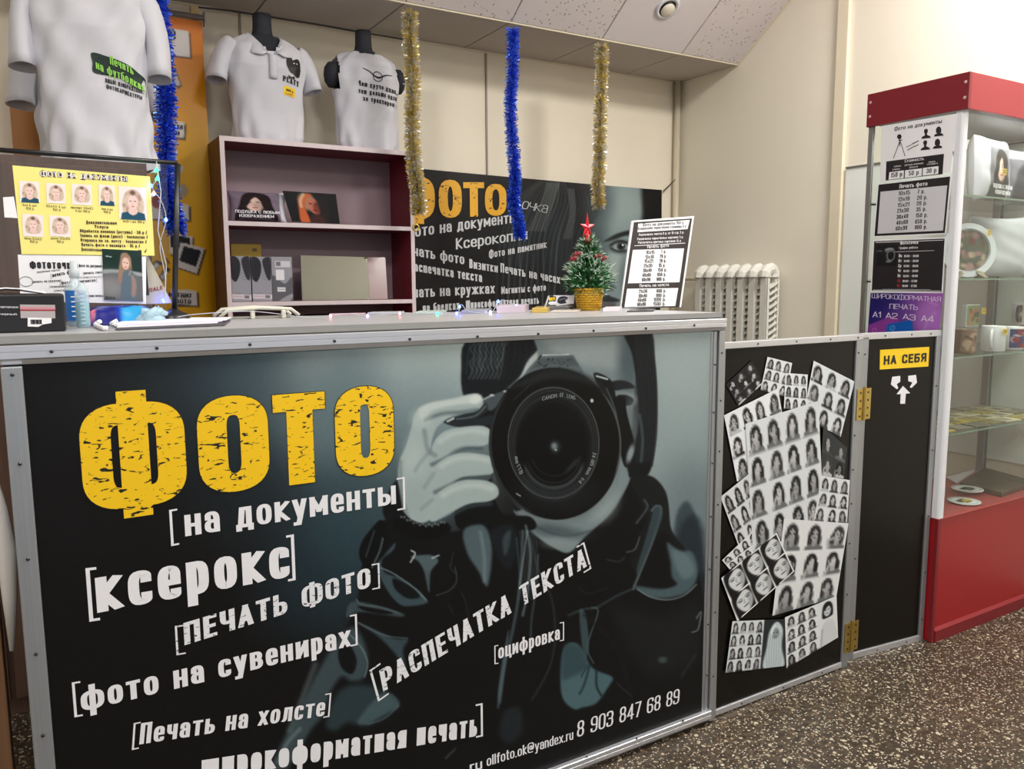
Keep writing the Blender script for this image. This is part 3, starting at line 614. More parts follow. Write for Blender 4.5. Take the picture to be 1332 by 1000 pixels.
    p([(772, 486), (792, 492), (800, 510), (806, 560), (800, 560), (786, 520)], (16, 18, 20), 1.5); l([(776, 489), (790, 493)], 2, (190, 200, 202), .8); l([(789, 505), (802, 540), (804, 580)], 1, (92, 104, 110), 1)
    # camera body
    p([(678, 492), (688, 478), (701, 464), (728, 460), (746, 462), (757, 480), (764, 495), (720, 486), (690, 500)], (86, 98, 102), 1.5, sm=False)
    p([(690, 480), (702, 467), (745, 464), (752, 476), (720, 474)], (66, 76, 80), 2, .8, sm=False); l([(704, 462), (740, 461)], 1.4, (190, 198, 198), .6); l([(701, 466), (704, 462)], 2, (22, 24, 26), .6)
    for k in range(22): e(700 + NR.rand() * 44, 465 + NR.rand() * 12, 1.1, 1, (28, 32, 34), .5, a=.8)
    p([(596, 545), (618, 536), (630, 522), (645, 510), (664, 506), (655, 530), (648, 560), (640, 600), (642, 640), (655, 668), (690, 672), (690, 690), (600, 690), (598, 640), (640, 620), (630, 556)], (15, 17, 19), 1.5)
    p([(626, 524), (644, 512), (662, 508), (650, 524), (638, 534)], (66, 76, 80), 1.6); l([(628, 520), (640, 514)], 2, (150, 160, 162), .8); e(640, 514, 3, 1.6, (170, 178, 180), .5); e(657, 509, 2.4, 1.4, (160, 170, 172), .5)
    p([(576, 548), (598, 540), (622, 532), (632, 524), (634, 534), (622, 544), (640, 540), (640, 552), (600, 556)], (34, 40, 44), 1.4); l([(582, 548), (590, 544)], 2.2, (190, 200, 200), .6); l([(594, 545), (618, 541), (632, 528)], 1, (120, 132, 136), 1)
    # hand: four fingers over the grip, palm to the wrist
    SK = (156, 172, 173); SD = (62, 76, 82); SH = (190, 202, 200)
    p([(519, 602), (528, 580), (535, 556), (541, 536), (556, 525), (585, 519), (615, 512), (626, 516), (628, 526), (618, 535), (596, 538), (580, 546), (566, 560), (560, 590), (568, 620), (566, 660), (556, 678), (534, 678), (524, 660), (518, 630)], SK, 1.6)
    p([(544, 533), (560, 524), (590, 519), (616, 513), (625, 518), (616, 524), (590, 527), (562, 534), (550, 546)], SH, 3, .9); e(619, 519, 8, 6, (204, 212, 208), .5, -.3); l([(553, 546), (575, 538), (600, 536), (620, 533)], 3, SD, 3, .8)
    e(548, 545, 12, 12, (180, 194, 194), .8, a=.6)
    def finger(pts, hl, sh):
        p(pts, SK, 1.4); l(hl, 5, SH, 4, .75); l(sh, 3.5, SD, 3, .85)
    finger([(560, 590), (566, 572), (580, 560), (604, 555), (628, 554), (639, 561), (638, 574), (624, 581), (604, 582), (588, 592), (574, 606), (562, 606)], [(572, 574), (590, 564), (615, 560), (632, 563)], [(562, 604), (580, 596), (600, 584), (626, 583)])
    finger([(560, 622), (566, 606), (582, 594), (600, 589), (622, 590), (638, 594), (642, 604), (640, 616), (620, 619), (600, 621), (584, 632), (570, 642)], [(574, 606), (592, 597), (616, 595), (636, 599)], [(566, 640), (584, 632), (604, 623), (636, 620)])
    finger([(556, 658), (566, 644), (586, 630), (606, 624), (632, 625), (646, 632), (648, 644), (636, 652), (612, 655), (596, 662), (580, 672), (560, 678)], [(576, 644), (596, 634), (620, 631), (640, 636)], [(572, 678), (590, 668), (612, 658), (638, 655)])
    l([(552, 560), (556, 584), (566, 592)], 4, (104, 120, 126), 3, .8); e(538, 600, 14, 30, (176, 190, 190), .8, a=.6); e(540, 640, 14, 22, (150, 164, 166), .8, a=.6); l([(521, 600), (522, 640), (530, 672)], 3, (96, 110, 116), 3, .7)
    l([(560, 586), (548, 600), (540, 612)], 3, (110, 126, 130), 3, .6); l([(564, 616), (552, 634)], 3, (112, 128, 132), 3, .6); l([(562, 650), (548, 662)], 3, (112, 128, 132), 3, .6)
    # wrist band and cuff
    p([(514, 668), (520, 662), (536, 676), (560, 683), (580, 679), (586, 690), (560, 702), (530, 696), (512, 684)], (12, 13, 15), 1.5)
    for k in range(16): e(518 + k * 4.0, 668 + 14 * math.sin(k / 15 * 2.4) + (k % 2) * 2, 1.6, 1.5, (110, 122, 126), .6, .0, .8)
    p([(504, 676), (522, 668), (520, 640), (514, 626), (498, 660)], (18, 20, 22), 2)
    p([(484, 686), (496, 676), (504, 690), (500, 720), (484, 742), (468, 726), (470, 706)], (13, 14, 16), 1.5); l([(487, 690), (476, 724)], 1.5, (60, 70, 76), 1); l([(498, 700), (494, 716), (484, 738)], 2, (98, 112, 118), 1, .8)
    # lens
    B = (11, 12, 13)
    e(722, 577, 86, 99, B, .012, -.06); A.ring(722, 577, 84, 97, 2.5, (58, 66, 70), 1.4, .8, 1.9, 4.0, -.06); A.ring(722, 577, 85, 98, 2, (150, 160, 162), 1, .55, 5.5, 6.9, -.06); A.ring(721, 580, 83, 96, 2, (120, 130, 134), 1, .5, 1.6, 2.4, -.06)
    p([(662, 505), (700, 484), (730, 479), (768, 490), (790, 512), (770, 500), (724, 492), (690, 500)], (34, 38, 41), 5, .8)
    e(726, 640, 50, 26, (28, 31, 34), .6, a=.8)
    e(720, 576, 60, 73, (17, 19, 20), .02); A.ring(720, 576, 59, 72, 1.2, (104, 112, 114), .7, .8); A.ring(720, 577, 56, 69, 1, (64, 70, 73), .7, .7); A.ring(720, 578, 52, 64, 4, (38, 42, 45), 2, .9)
    A.ring(719, 582, 44, 54, 1.4, (84, 92, 96), 1, .7, .1, 3.2); e(719, 580, 46, 56, (9, 10, 12), .04); A.ring(720, 590, 40, 44, 3, (86, 94, 98), 1.8, .75, .2, 2.9); A.ring(720, 586, 36, 42, 1, (54, 60, 64), .8, .8, .2, 2.9); A.ring(720, 584, 30, 35, 1, (40, 46, 50), .8, .8, .2, 2.9)
    for k in range(5): A.ring(720, 592 + k * 1.2, 43 + k * 1.8, 47 + k * 2, .7, (54, 60, 63), .6, .7, .5, 2.6)
    e(722, 581, 7, 8, (40, 48, 52), .5); e(721, 580, 3.5, 4, (116, 128, 130), .7); e(723, 585, 1.6, 1.4, (150, 160, 160), .6); e(745, 605, 14, 3, (34, 38, 42), .6, -.8); e(770, 521, 2, 2.4, (190, 196, 198), .4)
    l([(672, 642), (677, 645)], 1.5, (150, 156, 158), .6); l([(668, 520), (690, 500)], 1, (48, 52, 54), 1)
    # jacket sheen and folds
    T1 = (92, 112, 120); T2 = (60, 78, 86); T3 = (126, 146, 152)
    p([(603, 690), (625, 682), (636, 694), (640, 720), (634, 762), (622, 742), (608, 720)], T1, 3, .8); l([(625, 692), (630, 724), (630, 756)], 3, T3, 2.5, .6); p([(640, 690), (668, 684), (672, 720), (660, 740), (644, 716)], (24, 30, 34), 3)
    p([(654, 700), (664, 690), (662, 712), (656, 722)], (74, 88, 94), 3, .6)
    p([(490, 738), (500, 722), (514, 706), (511, 716), (497, 728), (500, 744), (520, 752), (540, 764), (552, 776), (556, 784), (536, 788), (520, 786), (504, 768)], T2, 2, .95)
    l([(494, 738), (512, 746), (538, 764), (554, 780)], 1.6, T3, 1, .8); p([(512, 752), (536, 764), (546, 776), (530, 778), (514, 766)], (16, 20, 22), 2)
    l([(464, 780), (470, 786), (496, 790), (520, 798)], 1.2, T3, 1, .9); p([(450, 800), (462, 782), (520, 796), (520, 802), (470, 796), (456, 802)], (74, 90, 96), 2, .7); p([(468, 788), (510, 796), (500, 799), (474, 794)], J, 1)
    p([(462, 808), (486, 818), (512, 830), (530, 832), (524, 846), (528, 870), (514, 850), (490, 826)], T2, 3, .9); l([(466, 810), (500, 826), (530, 830)], 1.2, T3, 1, .6)
    p([(440, 830), (462, 816), (478, 850), (474, 880), (458, 886), (444, 880), (430, 900), (420, 930), (404, 950), (372, 1002), (350, 1002), (386, 930), (410, 880)], (64, 80, 86), 5, .9)
    l([(410, 864), (396, 900), (376, 950)], 5, (110, 128, 132), 4, .6); l([(362, 990), (374, 966), (390, 948)], 3, (140, 156, 160), 3, .6); p([(440, 846), (452, 836), (464, 858), (458, 876), (444, 868)], (16, 18, 20), 2); l([(452, 822), (470, 842), (478, 862), (474, 880)], 1.4, T3, 1, .8)
    p([(440, 900), (470, 890), (500, 900), (518, 916), (500, 934), (474, 944), (452, 940), (436, 950), (424, 940)], (46, 62, 68), 6, .9); p([(500, 900), (520, 916), (498, 930), (476, 942), (466, 936)], (78, 100, 106), 3, .7); l([(478, 942), (500, 934), (518, 918)], 1, T3, 1, .6)
    p([(534, 724), (546, 722), (562, 722), (570, 730), (560, 744), (558, 770), (552, 744), (544, 730)], T1, 2, .8); l([(534, 731), (540, 720), (535, 716)], 1.6, (190, 200, 202), .8); l([(562, 726), (571, 722)], 1.6, (170, 182, 186), .8); l([(556, 742), (558, 768)], 1, T2, 1)
    l([(592, 738), (594, 756), (584, 768), (568, 774)], 1, (90, 104, 110), 1, .7); l([(590, 718), (586, 738), (594, 746)], 1, (60, 72, 78), 1, .7); l([(600, 770), (606, 784), (610, 806)], 1, (56, 66, 70), 1, .6); l([(584, 786), (590, 800)], 1, (60, 70, 76), 1, .6)
    # strands of long hair down the front
    for a, c, w in (([(684, 684), (690, 720), (686, 770), (680, 800)], (96, 112, 118), 3), ([(680, 690), (678, 740), (672, 790), (660, 850), (650, 900), (648, 920)], (70, 86, 94), 2.6), ([(700, 722), (698, 760), (692, 800), (690, 830)], (70, 84, 90), 2), ([(690, 700), (700, 740), (718, 780), (722, 830), (714, 870), (692, 910)], (52, 62, 68), 1.4), ([(672, 700), (676, 760), (668, 820), (656, 860)], (60, 74, 80), 2), ([(686, 690), (676, 760)], (140, 154, 158), 1)):
        l(a, w, c, 1.6, .85)
    for k in range(9):
        x = 676 + k * 2.6; l([(x, 690), (x + 2, 730), (x - 3, 780)], .6, (120, 136, 140), .7, .45)
    p([(648, 900), (655, 850), (662, 820), (656, 880), (651, 915)], (84, 102, 110), 2, .8)
    # right lapel, sleeve, pocket flap
    p([(820, 626), (836, 618), (852, 622), (866, 640), (870, 664), (874, 690), (892, 716), (880, 712), (862, 690), (846, 710), (828, 740), (820, 730), (830, 700), (840, 668)], (22, 25, 28), 2)
    l([(848, 664), (854, 658), (860, 664), (850, 700), (836, 736), (826, 760), (824, 766)], 2.4, (112, 128, 132), 1.6, .85); p([(852, 660), (862, 670), (846, 710), (832, 744), (828, 740), (840, 700)], (58, 74, 80), 2, .8); l([(838, 650), (842, 660), (828, 680)], 2, (96, 108, 112), 1.5, .7); l([(815, 718), (826, 714), (832, 698)], 1, (130, 142, 146), 1, .7)
    p([(868, 706), (884, 716), (900, 718), (908, 740), (905, 756), (894, 770), (878, 776), (862, 778), (846, 776), (832, 768), (828, 762), (860, 766), (880, 760), (874, 750), (872, 730)], (78, 98, 106), 3, .9)
    p([(874, 716), (894, 722), (904, 740), (896, 752), (884, 748)], (110, 130, 136), 4, .6); l([(829, 766), (846, 776), (868, 780), (890, 774), (906, 760)], 1.6, (132, 148, 152), 1, .8); l([(822, 766), (800, 776), (776, 790), (760, 792), (740, 800)], 2, (64, 78, 86), 1.6, .8)
    l([(770, 790), (778, 796), (764, 840), (772, 862)], 1.4, (92, 112, 118), 1, .8); p([(754, 794), (762, 800), (766, 840), (760, 860), (756, 830)], (66, 86, 92), 2, .8)
    p([(734, 842), (752, 838), (770, 868), (796, 880), (792, 892), (776, 914), (758, 920), (746, 922), (732, 908), (729, 880)], (78, 106, 114), 2.5, .95); p([(734, 842), (752, 840), (764, 866), (744, 880), (731, 880)], (46, 66, 72), 5, .8); l([(768, 862), (760, 890), (754, 902)], 2, (22, 34, 38), 1.5, .9); l([(776, 870), (776, 892), (782, 904)], 2.6, (22, 34, 38), 1.5, .9); l([(756, 880), (764, 866)], 1.5, (30, 44, 50), 1)
    p([(800, 790), (860, 800), (908, 780), (908, 850), (860, 880), (820, 850)], (26, 29, 32), 16, .9); l([(760, 800), (800, 840), (820, 900)], 2, (24, 28, 30), 3); l([(802, 888), (822, 906)], 1, (70, 76, 78), .8, .7)
    p([(656, 925), (676, 922), (680, 950), (664, 966), (650, 956)], (36, 42, 48), 5, .8); e(862, 858, 6, 4, (60, 74, 72), .7); l([(886, 880), (906, 850)], 2, (42, 54, 60), 2, .7); l([(906, 804), (912, 796), (908, 818), (900, 822)], 1.6, (120, 134, 138), 1, .8)
    l([(580, 986), (592, 974)], 2, (110, 120, 124), 1.5, .5); l([(752, 764), (766, 772), (790, 764)], 1, (50, 60, 64), 1, .6); l([(790, 728), (806, 730), (812, 724)], 1.4, (62, 76, 80), 1, .7)
    A.noise(1.5, 3, 4)
    return sheet('poster_print', ctr, P, A, PRINTG, 1.0, label='printed close-up of a photographer holding a camera')
big_poster()
YGR = letter_grunge('yellow_distressed_print', (244, 198, 16), (24, 22, 20), 85, .605); WGR = letter_grunge('white_distressed_print', (232, 234, 240), (60, 62, 66), 150, .62)
pcl = planeY(YC - .0128)
BK = MB()
# dark rim then yellow heading
for mt, nm, grow in ((INKB, 'lettering_rim', .9), (YGR, 'heading_lettering', 0)):
    mb = MB()
    for ch, xa, xb, yb_, yt, y2 in (('Ф', 110.5, 245, 659, 523, 0), ('О', 261, 352, 639, 514, 0), ('Т', 359, 426, 629, 511, 0), ('О', 438, 513.5, 618.5, 502, 0)):
        xm = (xa + xb) / 2; s_ = -.137
        A0 = pcl.uv(xa - grow, yb_ + s_ * (xa - xm) + grow); B0 = pcl.uv(xb + grow, yb_ + s_ * (xb - xm) + grow); Ht = pcl.uv(xm, yt - grow)[1] - pcl.uv(xm, yb_ + grow)[1]
        # draw on a level baseline
        zb = pcl.uv(xm, yb_ + grow)[1]; A0[1] = B0[1] = zb
        w = (B0[0] - A0[0]) / Ht
        text_mesh(mb, ch, A0, B0, (0, Ht), lambda a, b: pcl.at(a, b, .0004 if grow else .0008), tx=(.285 if ch != 'Ф' else .255), ty=(.2 if ch != 'Т' else .19), rr=.21, gap=0, sg=10)
    mb.build(nm, mt, ctr, label='yellow distressed heading on the counter poster' if nm[0] == 'h' else None)
letters('lettering', ctr, pcl, INKW, [
    ('[', (222, 699), (232.5, 697), 37), ('на документы', (241, 697.5), (515, 655), 37.5, dict(tx=.2)), (']', (516.5, 654), (527, 652), 33),
    ('[', (115, 792), (129, 790), 55), ('ксерокс', (126.5, 797), (377, 750), 62, dict(tx=.21)), (']', (374, 742), (384, 740), 47),
    ('[', (96, 922), (107, 920), 36, dict(slant=0)), ('фото на сувенирах', (106, 925.5), (456, 840), 34, dict(tx=.21)), (']', (456, 831), (465, 829), 32),
    ('[', (172, 967), (181, 965), 27, dict(slant=.12)), ('Печать на холсте', (181, 968), (421.6, 930.5), 27.5, dict(tx=.19, slant=.14)), (']', (421, 926), (429, 924.5), 24, dict(slant=.12)),
    ('широкоформатная печать', (262, 1015), (620, 957), 36, dict(tx=.2, slant=.06)), (']', (619, 949), (628, 947), 34),
    ('[', (643, 858), (648, 857), 19), ('оцифровка', (648, 857), (728, 831), 19, dict(tx=.17)), (']', (728, 828), (733.5, 827), 19),
    ('8 903 847 68 89', (750, 959), (883, 914), 20.5, dict(tx=.135, slant=.05)),
    ('ollfoto.ok@yandex.ru', (633, 996.5), (743, 962), 13.5, dict(tx=.15)), ('ru', (611, 1004), (627, 999), 13),
])
letters('distressed_lettering', ctr, pcl, WGR, [
    ('[', (229, 843), (241, 841), 30), ('ПЕЧАТЬ ФОТО', (240, 839), (482, 763), 29, dict(tx=.25)), (']', (484, 759), (494, 757), 26),
    ('[', (489, 903), (503, 893), 32, dict(up=(-.28, -1))), ('РАСПЕЧАТКА ТЕКСТА', (498.5, 899.6), (763, 736.5), 27.5, dict(up=(-.2, -1), tx=.22)), (']', (757, 737), (767, 731), 27, dict(up=(-.28, -1)))])
letters('lens_lettering', ctr, pcl, mat('grey_lens_print', (120, 128, 130), .5), [
    ('CANON', (705, 521), (724, 516.5), 5), ('EF', (728, 516), (733, 516), 5), ('LENS', (737, 517), (748, 520), 5),
    ('Ø77', (676, 617), (671, 605), 5, dict(up=(.9, -.4))), ('mm', (670.5, 603), (669, 594), 5, dict(up=(.95, -.3))),
    ('24-105', (771, 588), (767, 605), 5, dict(up=(.9, .3))), ('mm', (766, 607), (761, 616), 5, dict(up=(.8, .5))), ('1:4', (757, 620), (752, 626), 5, dict(up=(.7, .7)))], off=.0008)

# worktop
wt = thing('worktop', 'long grey counter worktop with a flat grey front edge', 'worktop', (.77, 1.8, 1.155))
MB().box((XL - .3, YC - .004, 1.156), (XC, 2.10, 1.168)).build('board', WTOP, wt, bevel=.0015)
MB().box((XL - .3, YC - .007, 1.1545), (XC + .001, YC - .0035, 1.1685)).build('edge_band', EDGE, wt, bevel=.0008)
MB().box((XC, YC - .007, 1.1545), (XC + .002, 2.10, 1.1685)).build('edge_band', EDGE, wt)

# ================================================================== fixed side panel with the photo sheets
def panel(name, label, cat, a, b, h, z0=.012, inner='left'):
    """framed flat panel standing on the line a-b"""
    a = np.array(a); b = np.array(b); L = np.linalg.norm(b - a); d = (b - a) / L
    t = thing(name, label, cat, (float((a[0] + b[0]) / 2), float((a[1] + b[1]) / 2), 0)); pl = Plane((a[0], a[1], 0), (d[0], d[1], 0), (0, 0, 1))
    m = MB(); m.slab(pl, [(.004, z0 + .004), (L - .004, z0 + .004), (L - .004, h - .004), (.004, h - .004)], -.018, -.002); m.build('board', BLACKP, t)
    def bar(u0, v0, u1, v1, mm, o0=-.019, o1=.004, nm='frame_rail'):
        MB().slab(pl, [(u0, v0), (u1, v0), (u1, v1), (u0, v1)], o0, o1).build(nm, mm, t, bevel=.0015)
    return t, pl, L, bar
gt, gp, gL, bar = panel('side_panel', 'black fixed panel covered with black and white portrait sheets beside the counter', 'panel', (1.602, 1.574), (2.208, 1.574), 1.086)
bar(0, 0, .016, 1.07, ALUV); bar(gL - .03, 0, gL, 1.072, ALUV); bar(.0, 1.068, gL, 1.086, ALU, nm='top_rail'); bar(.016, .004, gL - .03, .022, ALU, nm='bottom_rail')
def pscrews(t, pl, pts, off, r=.0028):
    first = None
    for u, v in pts:
        P = pl.at(u, v, off)
        if first is None:
            mb = MB(); mb.lathe([(r, 0), (r, .6 * r), (r * .5, r)], (0, 0, 0), 8); o = mb.build('screw', SCREW, None); o.parent = t; o.data.transform(Matrix.Rotation(math.pi / 2, 4, 'X')); first = o
        else: o = first.copy(); COL.objects.link(o)
        o.location = Vector(P) - Vector(t.location)
pscrews(gt, gp, [(.14, 1.077), (.30, 1.077), (.45, 1.077), (.58, 1.077), (.12, .013), (.3, .013), (.48, .013)] + [(.008, z) for z in (1.02, .85, .66, .46, .26)] + [(gL - .02, z) for z in (1.03, .77, .66, .55, .42, .25)], .004)
def sheet_art(q, cols, rows, seed, dark=False, style=0, margin=0):
    r = random.Random(seed)
    nx = max(24, int(cols * 16)); ny = max(24, int(rows * 18))
    return q, cols, rows, r, dark, style, nx, ny
def photo_sheet(k, quad, cols, rows, seed, bg=(226, 230, 234), style='w', label=None, thing_=None, big=None):
    q = [gp.uv(*c) for c in quad]; res = 11 if cols * rows > 6 else 26
    nx = int(cols * res) + 8; ny = int(rows * res * 1.2) + 8
    P, s, t = quad_grid(q, nx, ny, gp, .0006 + k * .00045); r = random.Random(seed)
    A = Art(s * cols * 100, t * rows * 130, bg)
    for i in range(cols):
        for j in range(rows):
            g = r.randint(14, 62); sk = r.randint(160, 205); c = r.choice(((36, 36, 40), (96, 98, 102), (186, 190, 194), (60, 62, 66))) if style != 's' else (104, 108, 110)
            if style == 'd': sk = r.randint(120, 170)
            cb = tuple(v - r.randint(0, 14) for v in bg)
            portrait(A, i * 100 + 50 + r.uniform(-6, 6), j * 130 + 68, 104, 128, hair=(g, g, g + 3), skin=(sk, sk + 1, sk + 3), cloth=c, bg=None, turn=r.uniform(-1.5, 1.5))
            if r.random() < .5: A.line([(i * 100 + 20, j * 130 + 125), (i * 100 + 15 + r.random() * 20, j * 130 + 90), (i * 100 + 42, j * 130 + 78)], 13, (sk - 10, sk - 9, sk - 8), 4)
            if style == 's' and rows == 4: A.ell(i * 100 + 50, j * 130 + 112, 7, 6, (160, 162, 164), .3)
    for j in range(1, rows): A.line([(0, j * 130), (cols * 100, j * 130)], 1.5, (150, 152, 156), 2, .5, sm=False)
    if big:
        big(A)
    sheet('photo_sheet', gt, P, A, PRINTG, 1.0, label=label)
def blonde(A, cx=78, w=60):
    pass
PS = [
 ([(944, 500), (978, 468), (993, 498), (960, 528)], 3, 3, 1, (30, 30, 32), 'w', 'dark sheet of pale figures at the top left'),
 ([(998, 464), (1030, 472), (1022, 516), (989, 507)], 3, 3, 2, (222, 226, 230), 'w', None),
 ([(1058, 469), (1111, 496), (1093, 568), (1044, 542)], 3, 3, 4, (216, 222, 226), 'w', None),
 ([(1021, 485), (1050, 487), (1048, 534), (1019, 531)], 3, 3, 3, (224, 228, 232), 'd', None),
 ([(941, 540), (1011, 505), (1026, 592), (958, 626)], 4, 3, 5, (228, 232, 236), 'w', None),
 ([(1070, 555), (1101, 582), (1097, 622), (1066, 618)], 2, 2, 6, (50, 54, 56), 'd', 'dark sheet of boys pulling faces at the right edge'),
 ([(936, 646), (973, 616), (996, 690), (962, 716)], 3, 3, 7, (214, 218, 222), 'w', None),
 ([(938, 728), (980, 688), (990, 716), (948, 740)], 4, 2, 14, (222, 226, 230), 'w', None),
 ([(968, 551), (1063, 521), (1070, 678), (978, 716)], 4, 4, 8, (214, 219, 223), 's', 'largest sheet, four rows of women in grey tops'),
 ([(1067, 618), (1104, 624), (1100, 681), (1057, 677)], 3, 3, 9, (218, 222, 226), 'w', None),
 ([(1018, 674), (1102, 680), (1086, 776), (1003, 800)], 3, 3, 10, (222, 225, 228), 's', None),
 ([(951, 807), (1022, 804), (1019, 865), (942, 874)], 7, 4, 11, (214, 220, 224), 'w', 'sheet of small portraits and one blonde woman at the bottom left'),
 ([(1019, 802), (1086, 774), (1088, 828), (1021, 868)], 5, 4, 12, (226, 230, 232), 'w', 'sheet of tiny faces and one dark-haired woman at the bottom right'),
]
def big_b(A):
    A.X = (A.X - 400) / 1.58 + 215
    A.poly([(215, -5), (405, -5), (405, 525), (215, 525)], (40, 46, 50), 1, sm=False); A.poly([(240, 525), (250, 300), (262, 140), (300, 40), (340, 36), (374, 120), (372, 300), (396, 525)], (196, 208, 214), 10); A.ell(312, 150, 34, 62, (148, 157, 163), .15); A.ell(298, 140, 9, 7, (40, 46, 50), .4); A.ell(327, 140, 9, 7, (40, 46, 50), .4); A.line([(288, 122), (304, 118)], 6, (70, 76, 80), 4); A.line([(320, 118), (336, 122)], 6, (70, 76, 80), 4); A.poly([(276, 150), (290, 70), (318, 60), (300, 110), (284, 200)], (218, 226, 230), 4); A.ell(314, 186, 12, 5, (90, 90, 96), .4)
    A.ell(300, 145, 8, 4, (40, 46, 50), .4); A.ell(328, 145, 8, 4, (40, 46, 50), .4)
    for k in range(7): A.line([(262 + k * 16, 150), (250 + k * 20, 330), (268 + k * 16, 520)], 4, (100, 116, 124), 5, .5)
def big_w(A):
    A.poly([(310, -5), (505, -5), (505, 525), (310, 525)], (222, 227, 230), 1, sm=False); A.poly([(360, 70), (390, 26), (430, 30), (456, 80), (460, 180), (440, 210), (372, 210), (350, 180)], (30, 32, 36), 8); A.ell(404, 132, 34, 62, (196, 200, 204), .15); A.poly([(372, 120), (380, 66), (430, 60), (400, 90), (384, 110)], (30, 32, 36), 5); A.poly([(330, 525), (345, 300), (390, 240), (430, 240), (470, 300), (485, 525)], (206, 210, 214), 6); A.line([(350, 320), (330, 520)], 10, (120, 124, 130), 8, .6); A.ell(388, 118, 9, 5, (50, 54, 58), .4); A.ell(418, 118, 9, 5, (50, 54, 58), .4); A.ell(403, 160, 12, 4, (90, 94, 98), .4)
def faces(A):
    A.poly([(-5, -5), (305, -5), (305, 265), (-5, 265)], (238, 240, 242), .5, sm=False); A.Y = A.Y / .665
    for i in range(3):
        for j in range(2):
            cx = 53 + i * 98; cy = 99 + j * 192
            A.poly([(cx - 44, cy - 88), (cx + 46, cy - 88), (cx + 46, cy + 92), (cx - 44, cy + 92)], (28, 28, 31), 1, sm=False)
            A.poly([(cx - 22, cy - 70), (cx + 24, cy - 78), (cx + 42, cy - 20), (cx + 38, cy + 44), (cx + 16, cy + 86), (cx - 6, cy + 84), (cx - 24, cy + 40), (cx - 32, cy - 14)], (212, 216, 219), 5)
            A.poly([(cx + 24, cy - 40), (cx + 42, cy - 20), (cx + 38, cy + 44), (cx + 18, cy + 84), (cx + 20, cy + 20)], (146, 150, 154), 9, .7)
            A.line([(cx - 24, cy - 28), (cx - 12, cy - 34), (cx - 1, cy - 28)], 4, (40, 40, 44), 3); A.ell(cx - 12, cy - 16, 9, 5, (34, 36, 40), .4); A.line([(cx + 14, cy - 30), (cx + 24, cy - 36), (cx + 36, cy - 28)], 4, (40, 40, 44), 3); A.ell(cx + 24, cy - 17, 9, 5, (34, 36, 40), .4)
            A.line([(cx + 6, cy - 14), (cx + 2, cy + 14), (cx + 10, cy + 18)], 3, (130, 134, 138), 3); A.ell(cx + 6, cy + 40, 13, 6, (84, 84, 90), .4); A.poly([(cx - 44, cy - 88), (cx + 10, cy - 88), (cx - 24, cy - 50), (cx - 36, cy + 10), (cx - 30, cy + 92), (cx - 44, cy + 92)], (24, 24, 28), 5)
for k, (q, c, r_, sd, bg, stl, lb) in enumerate(PS):
    photo_sheet(k, q, c, r_, sd, bg, stl, lb, big={11: big_b, 12: big_w}.get(k))
photo_sheet(13, [(936, 751), (1008, 692), (1031, 742), (957, 807)], 3, 2, 30, (238, 240, 242), 'w', 'white bordered sheet of six large faces', big=faces)

# ---- swinging gate
dt, dp, dL, bar = panel('swing_gate', 'narrow black gate with a yellow pull sign, hinged beside the display case', 'gate', (2.24, 1.600), (2.600, 1.560), 1.086)
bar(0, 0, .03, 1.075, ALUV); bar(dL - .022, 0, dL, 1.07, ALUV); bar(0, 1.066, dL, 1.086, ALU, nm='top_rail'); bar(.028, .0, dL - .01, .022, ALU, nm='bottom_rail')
pscrews(dt, dp, [(.1, 1.076), (.22, 1.076), (.31, 1.076), (.14, .011), (.28, .011), (.015, 1.02), (.015, .35), (.015, .85)] + [(dL - .011, z) for z in (.9, .68, .45, .25, .08)], .004)
dpl = Plane(dp.at(0, 0, -.002), dp.U, dp.V)
q = [dpl.uv(*c) for c in ((1144.5, 455), (1208.3, 451), (1207, 476.5), (1144, 480.5))]
MB().slab(dpl, [tuple(c) for c in q][::-1], 0, .0018).build('pull_sign', YEL, dt, label='yellow sign plate with black lettering')
letters('lettering', dt, dpl, INKB, [('НА СЕБЯ', (1148.5, 474.5), (1204, 470.2), 11.8, dict(tx=.29, ty=.2))], off=.0022)
m = MB()
for pg in ([(962, 240), (1003, 235), (1003, 265), (985, 278), (993, 300), (985, 304), (955, 280), (960, 250)], [(1045, 235), (1085, 230), (1090, 270), (1063, 297), (1053, 295), (1067, 270), (1045, 262)], [(1018, 288), (1055, 325), (1032, 328), (1028, 380), (1003, 380), (1006, 330), (985, 330)]):
    uv = [tuple(dpl.uv(920 + a / 4, 430 + b / 4)) for a, b in pg]; m.slab(dpl, uv[::-1], .0002, .0008)
m.build('arrow_symbol', INKW, dt, label='white arrows showing the pull direction')
for zc in (.985 - .06, .165 - .04):
    pass
def hinge(px, pyt, pyb, loc_label):
    h = MB(); P = gp; u0, v1 = gp.uv(px, pyt); _, v0 = gp.uv(px, pyb); w = .034
    for a, b in ((u0 - w, u0 - .004), (u0 + .004, u0 + w)): h.slab(gp, [(a, v0), (b, v0), (b, v1), (a, v1)], .0045, .0065)
    o = h.build('hinge', BRASS, dt, bevel=.0008, label=loc_label)
    k = MB(); k.tube([tuple(gp.at(u0, v0 - .002, .0075)), tuple(gp.at(u0, v1 + .006, .0075))], .0052, 12); k.build('hinge_pin', BRASS, o).location = (0, 0, 0)
    s = MB()
    for i in range(4):
        for sg in (-1, 1):
            c = gp.at(u0 + sg * w * .55, v0 + (v1 - v0) * (.12 + .25 * i), .0066); s.box(*cbox(c, (.003, .0008, .003)))
    s.build('hinge_screws', SCREW, o)
hinge(1122.5, 505, 545, 'upper brass hinge'); hinge(1106.5, 808, 845, 'lower brass hinge')
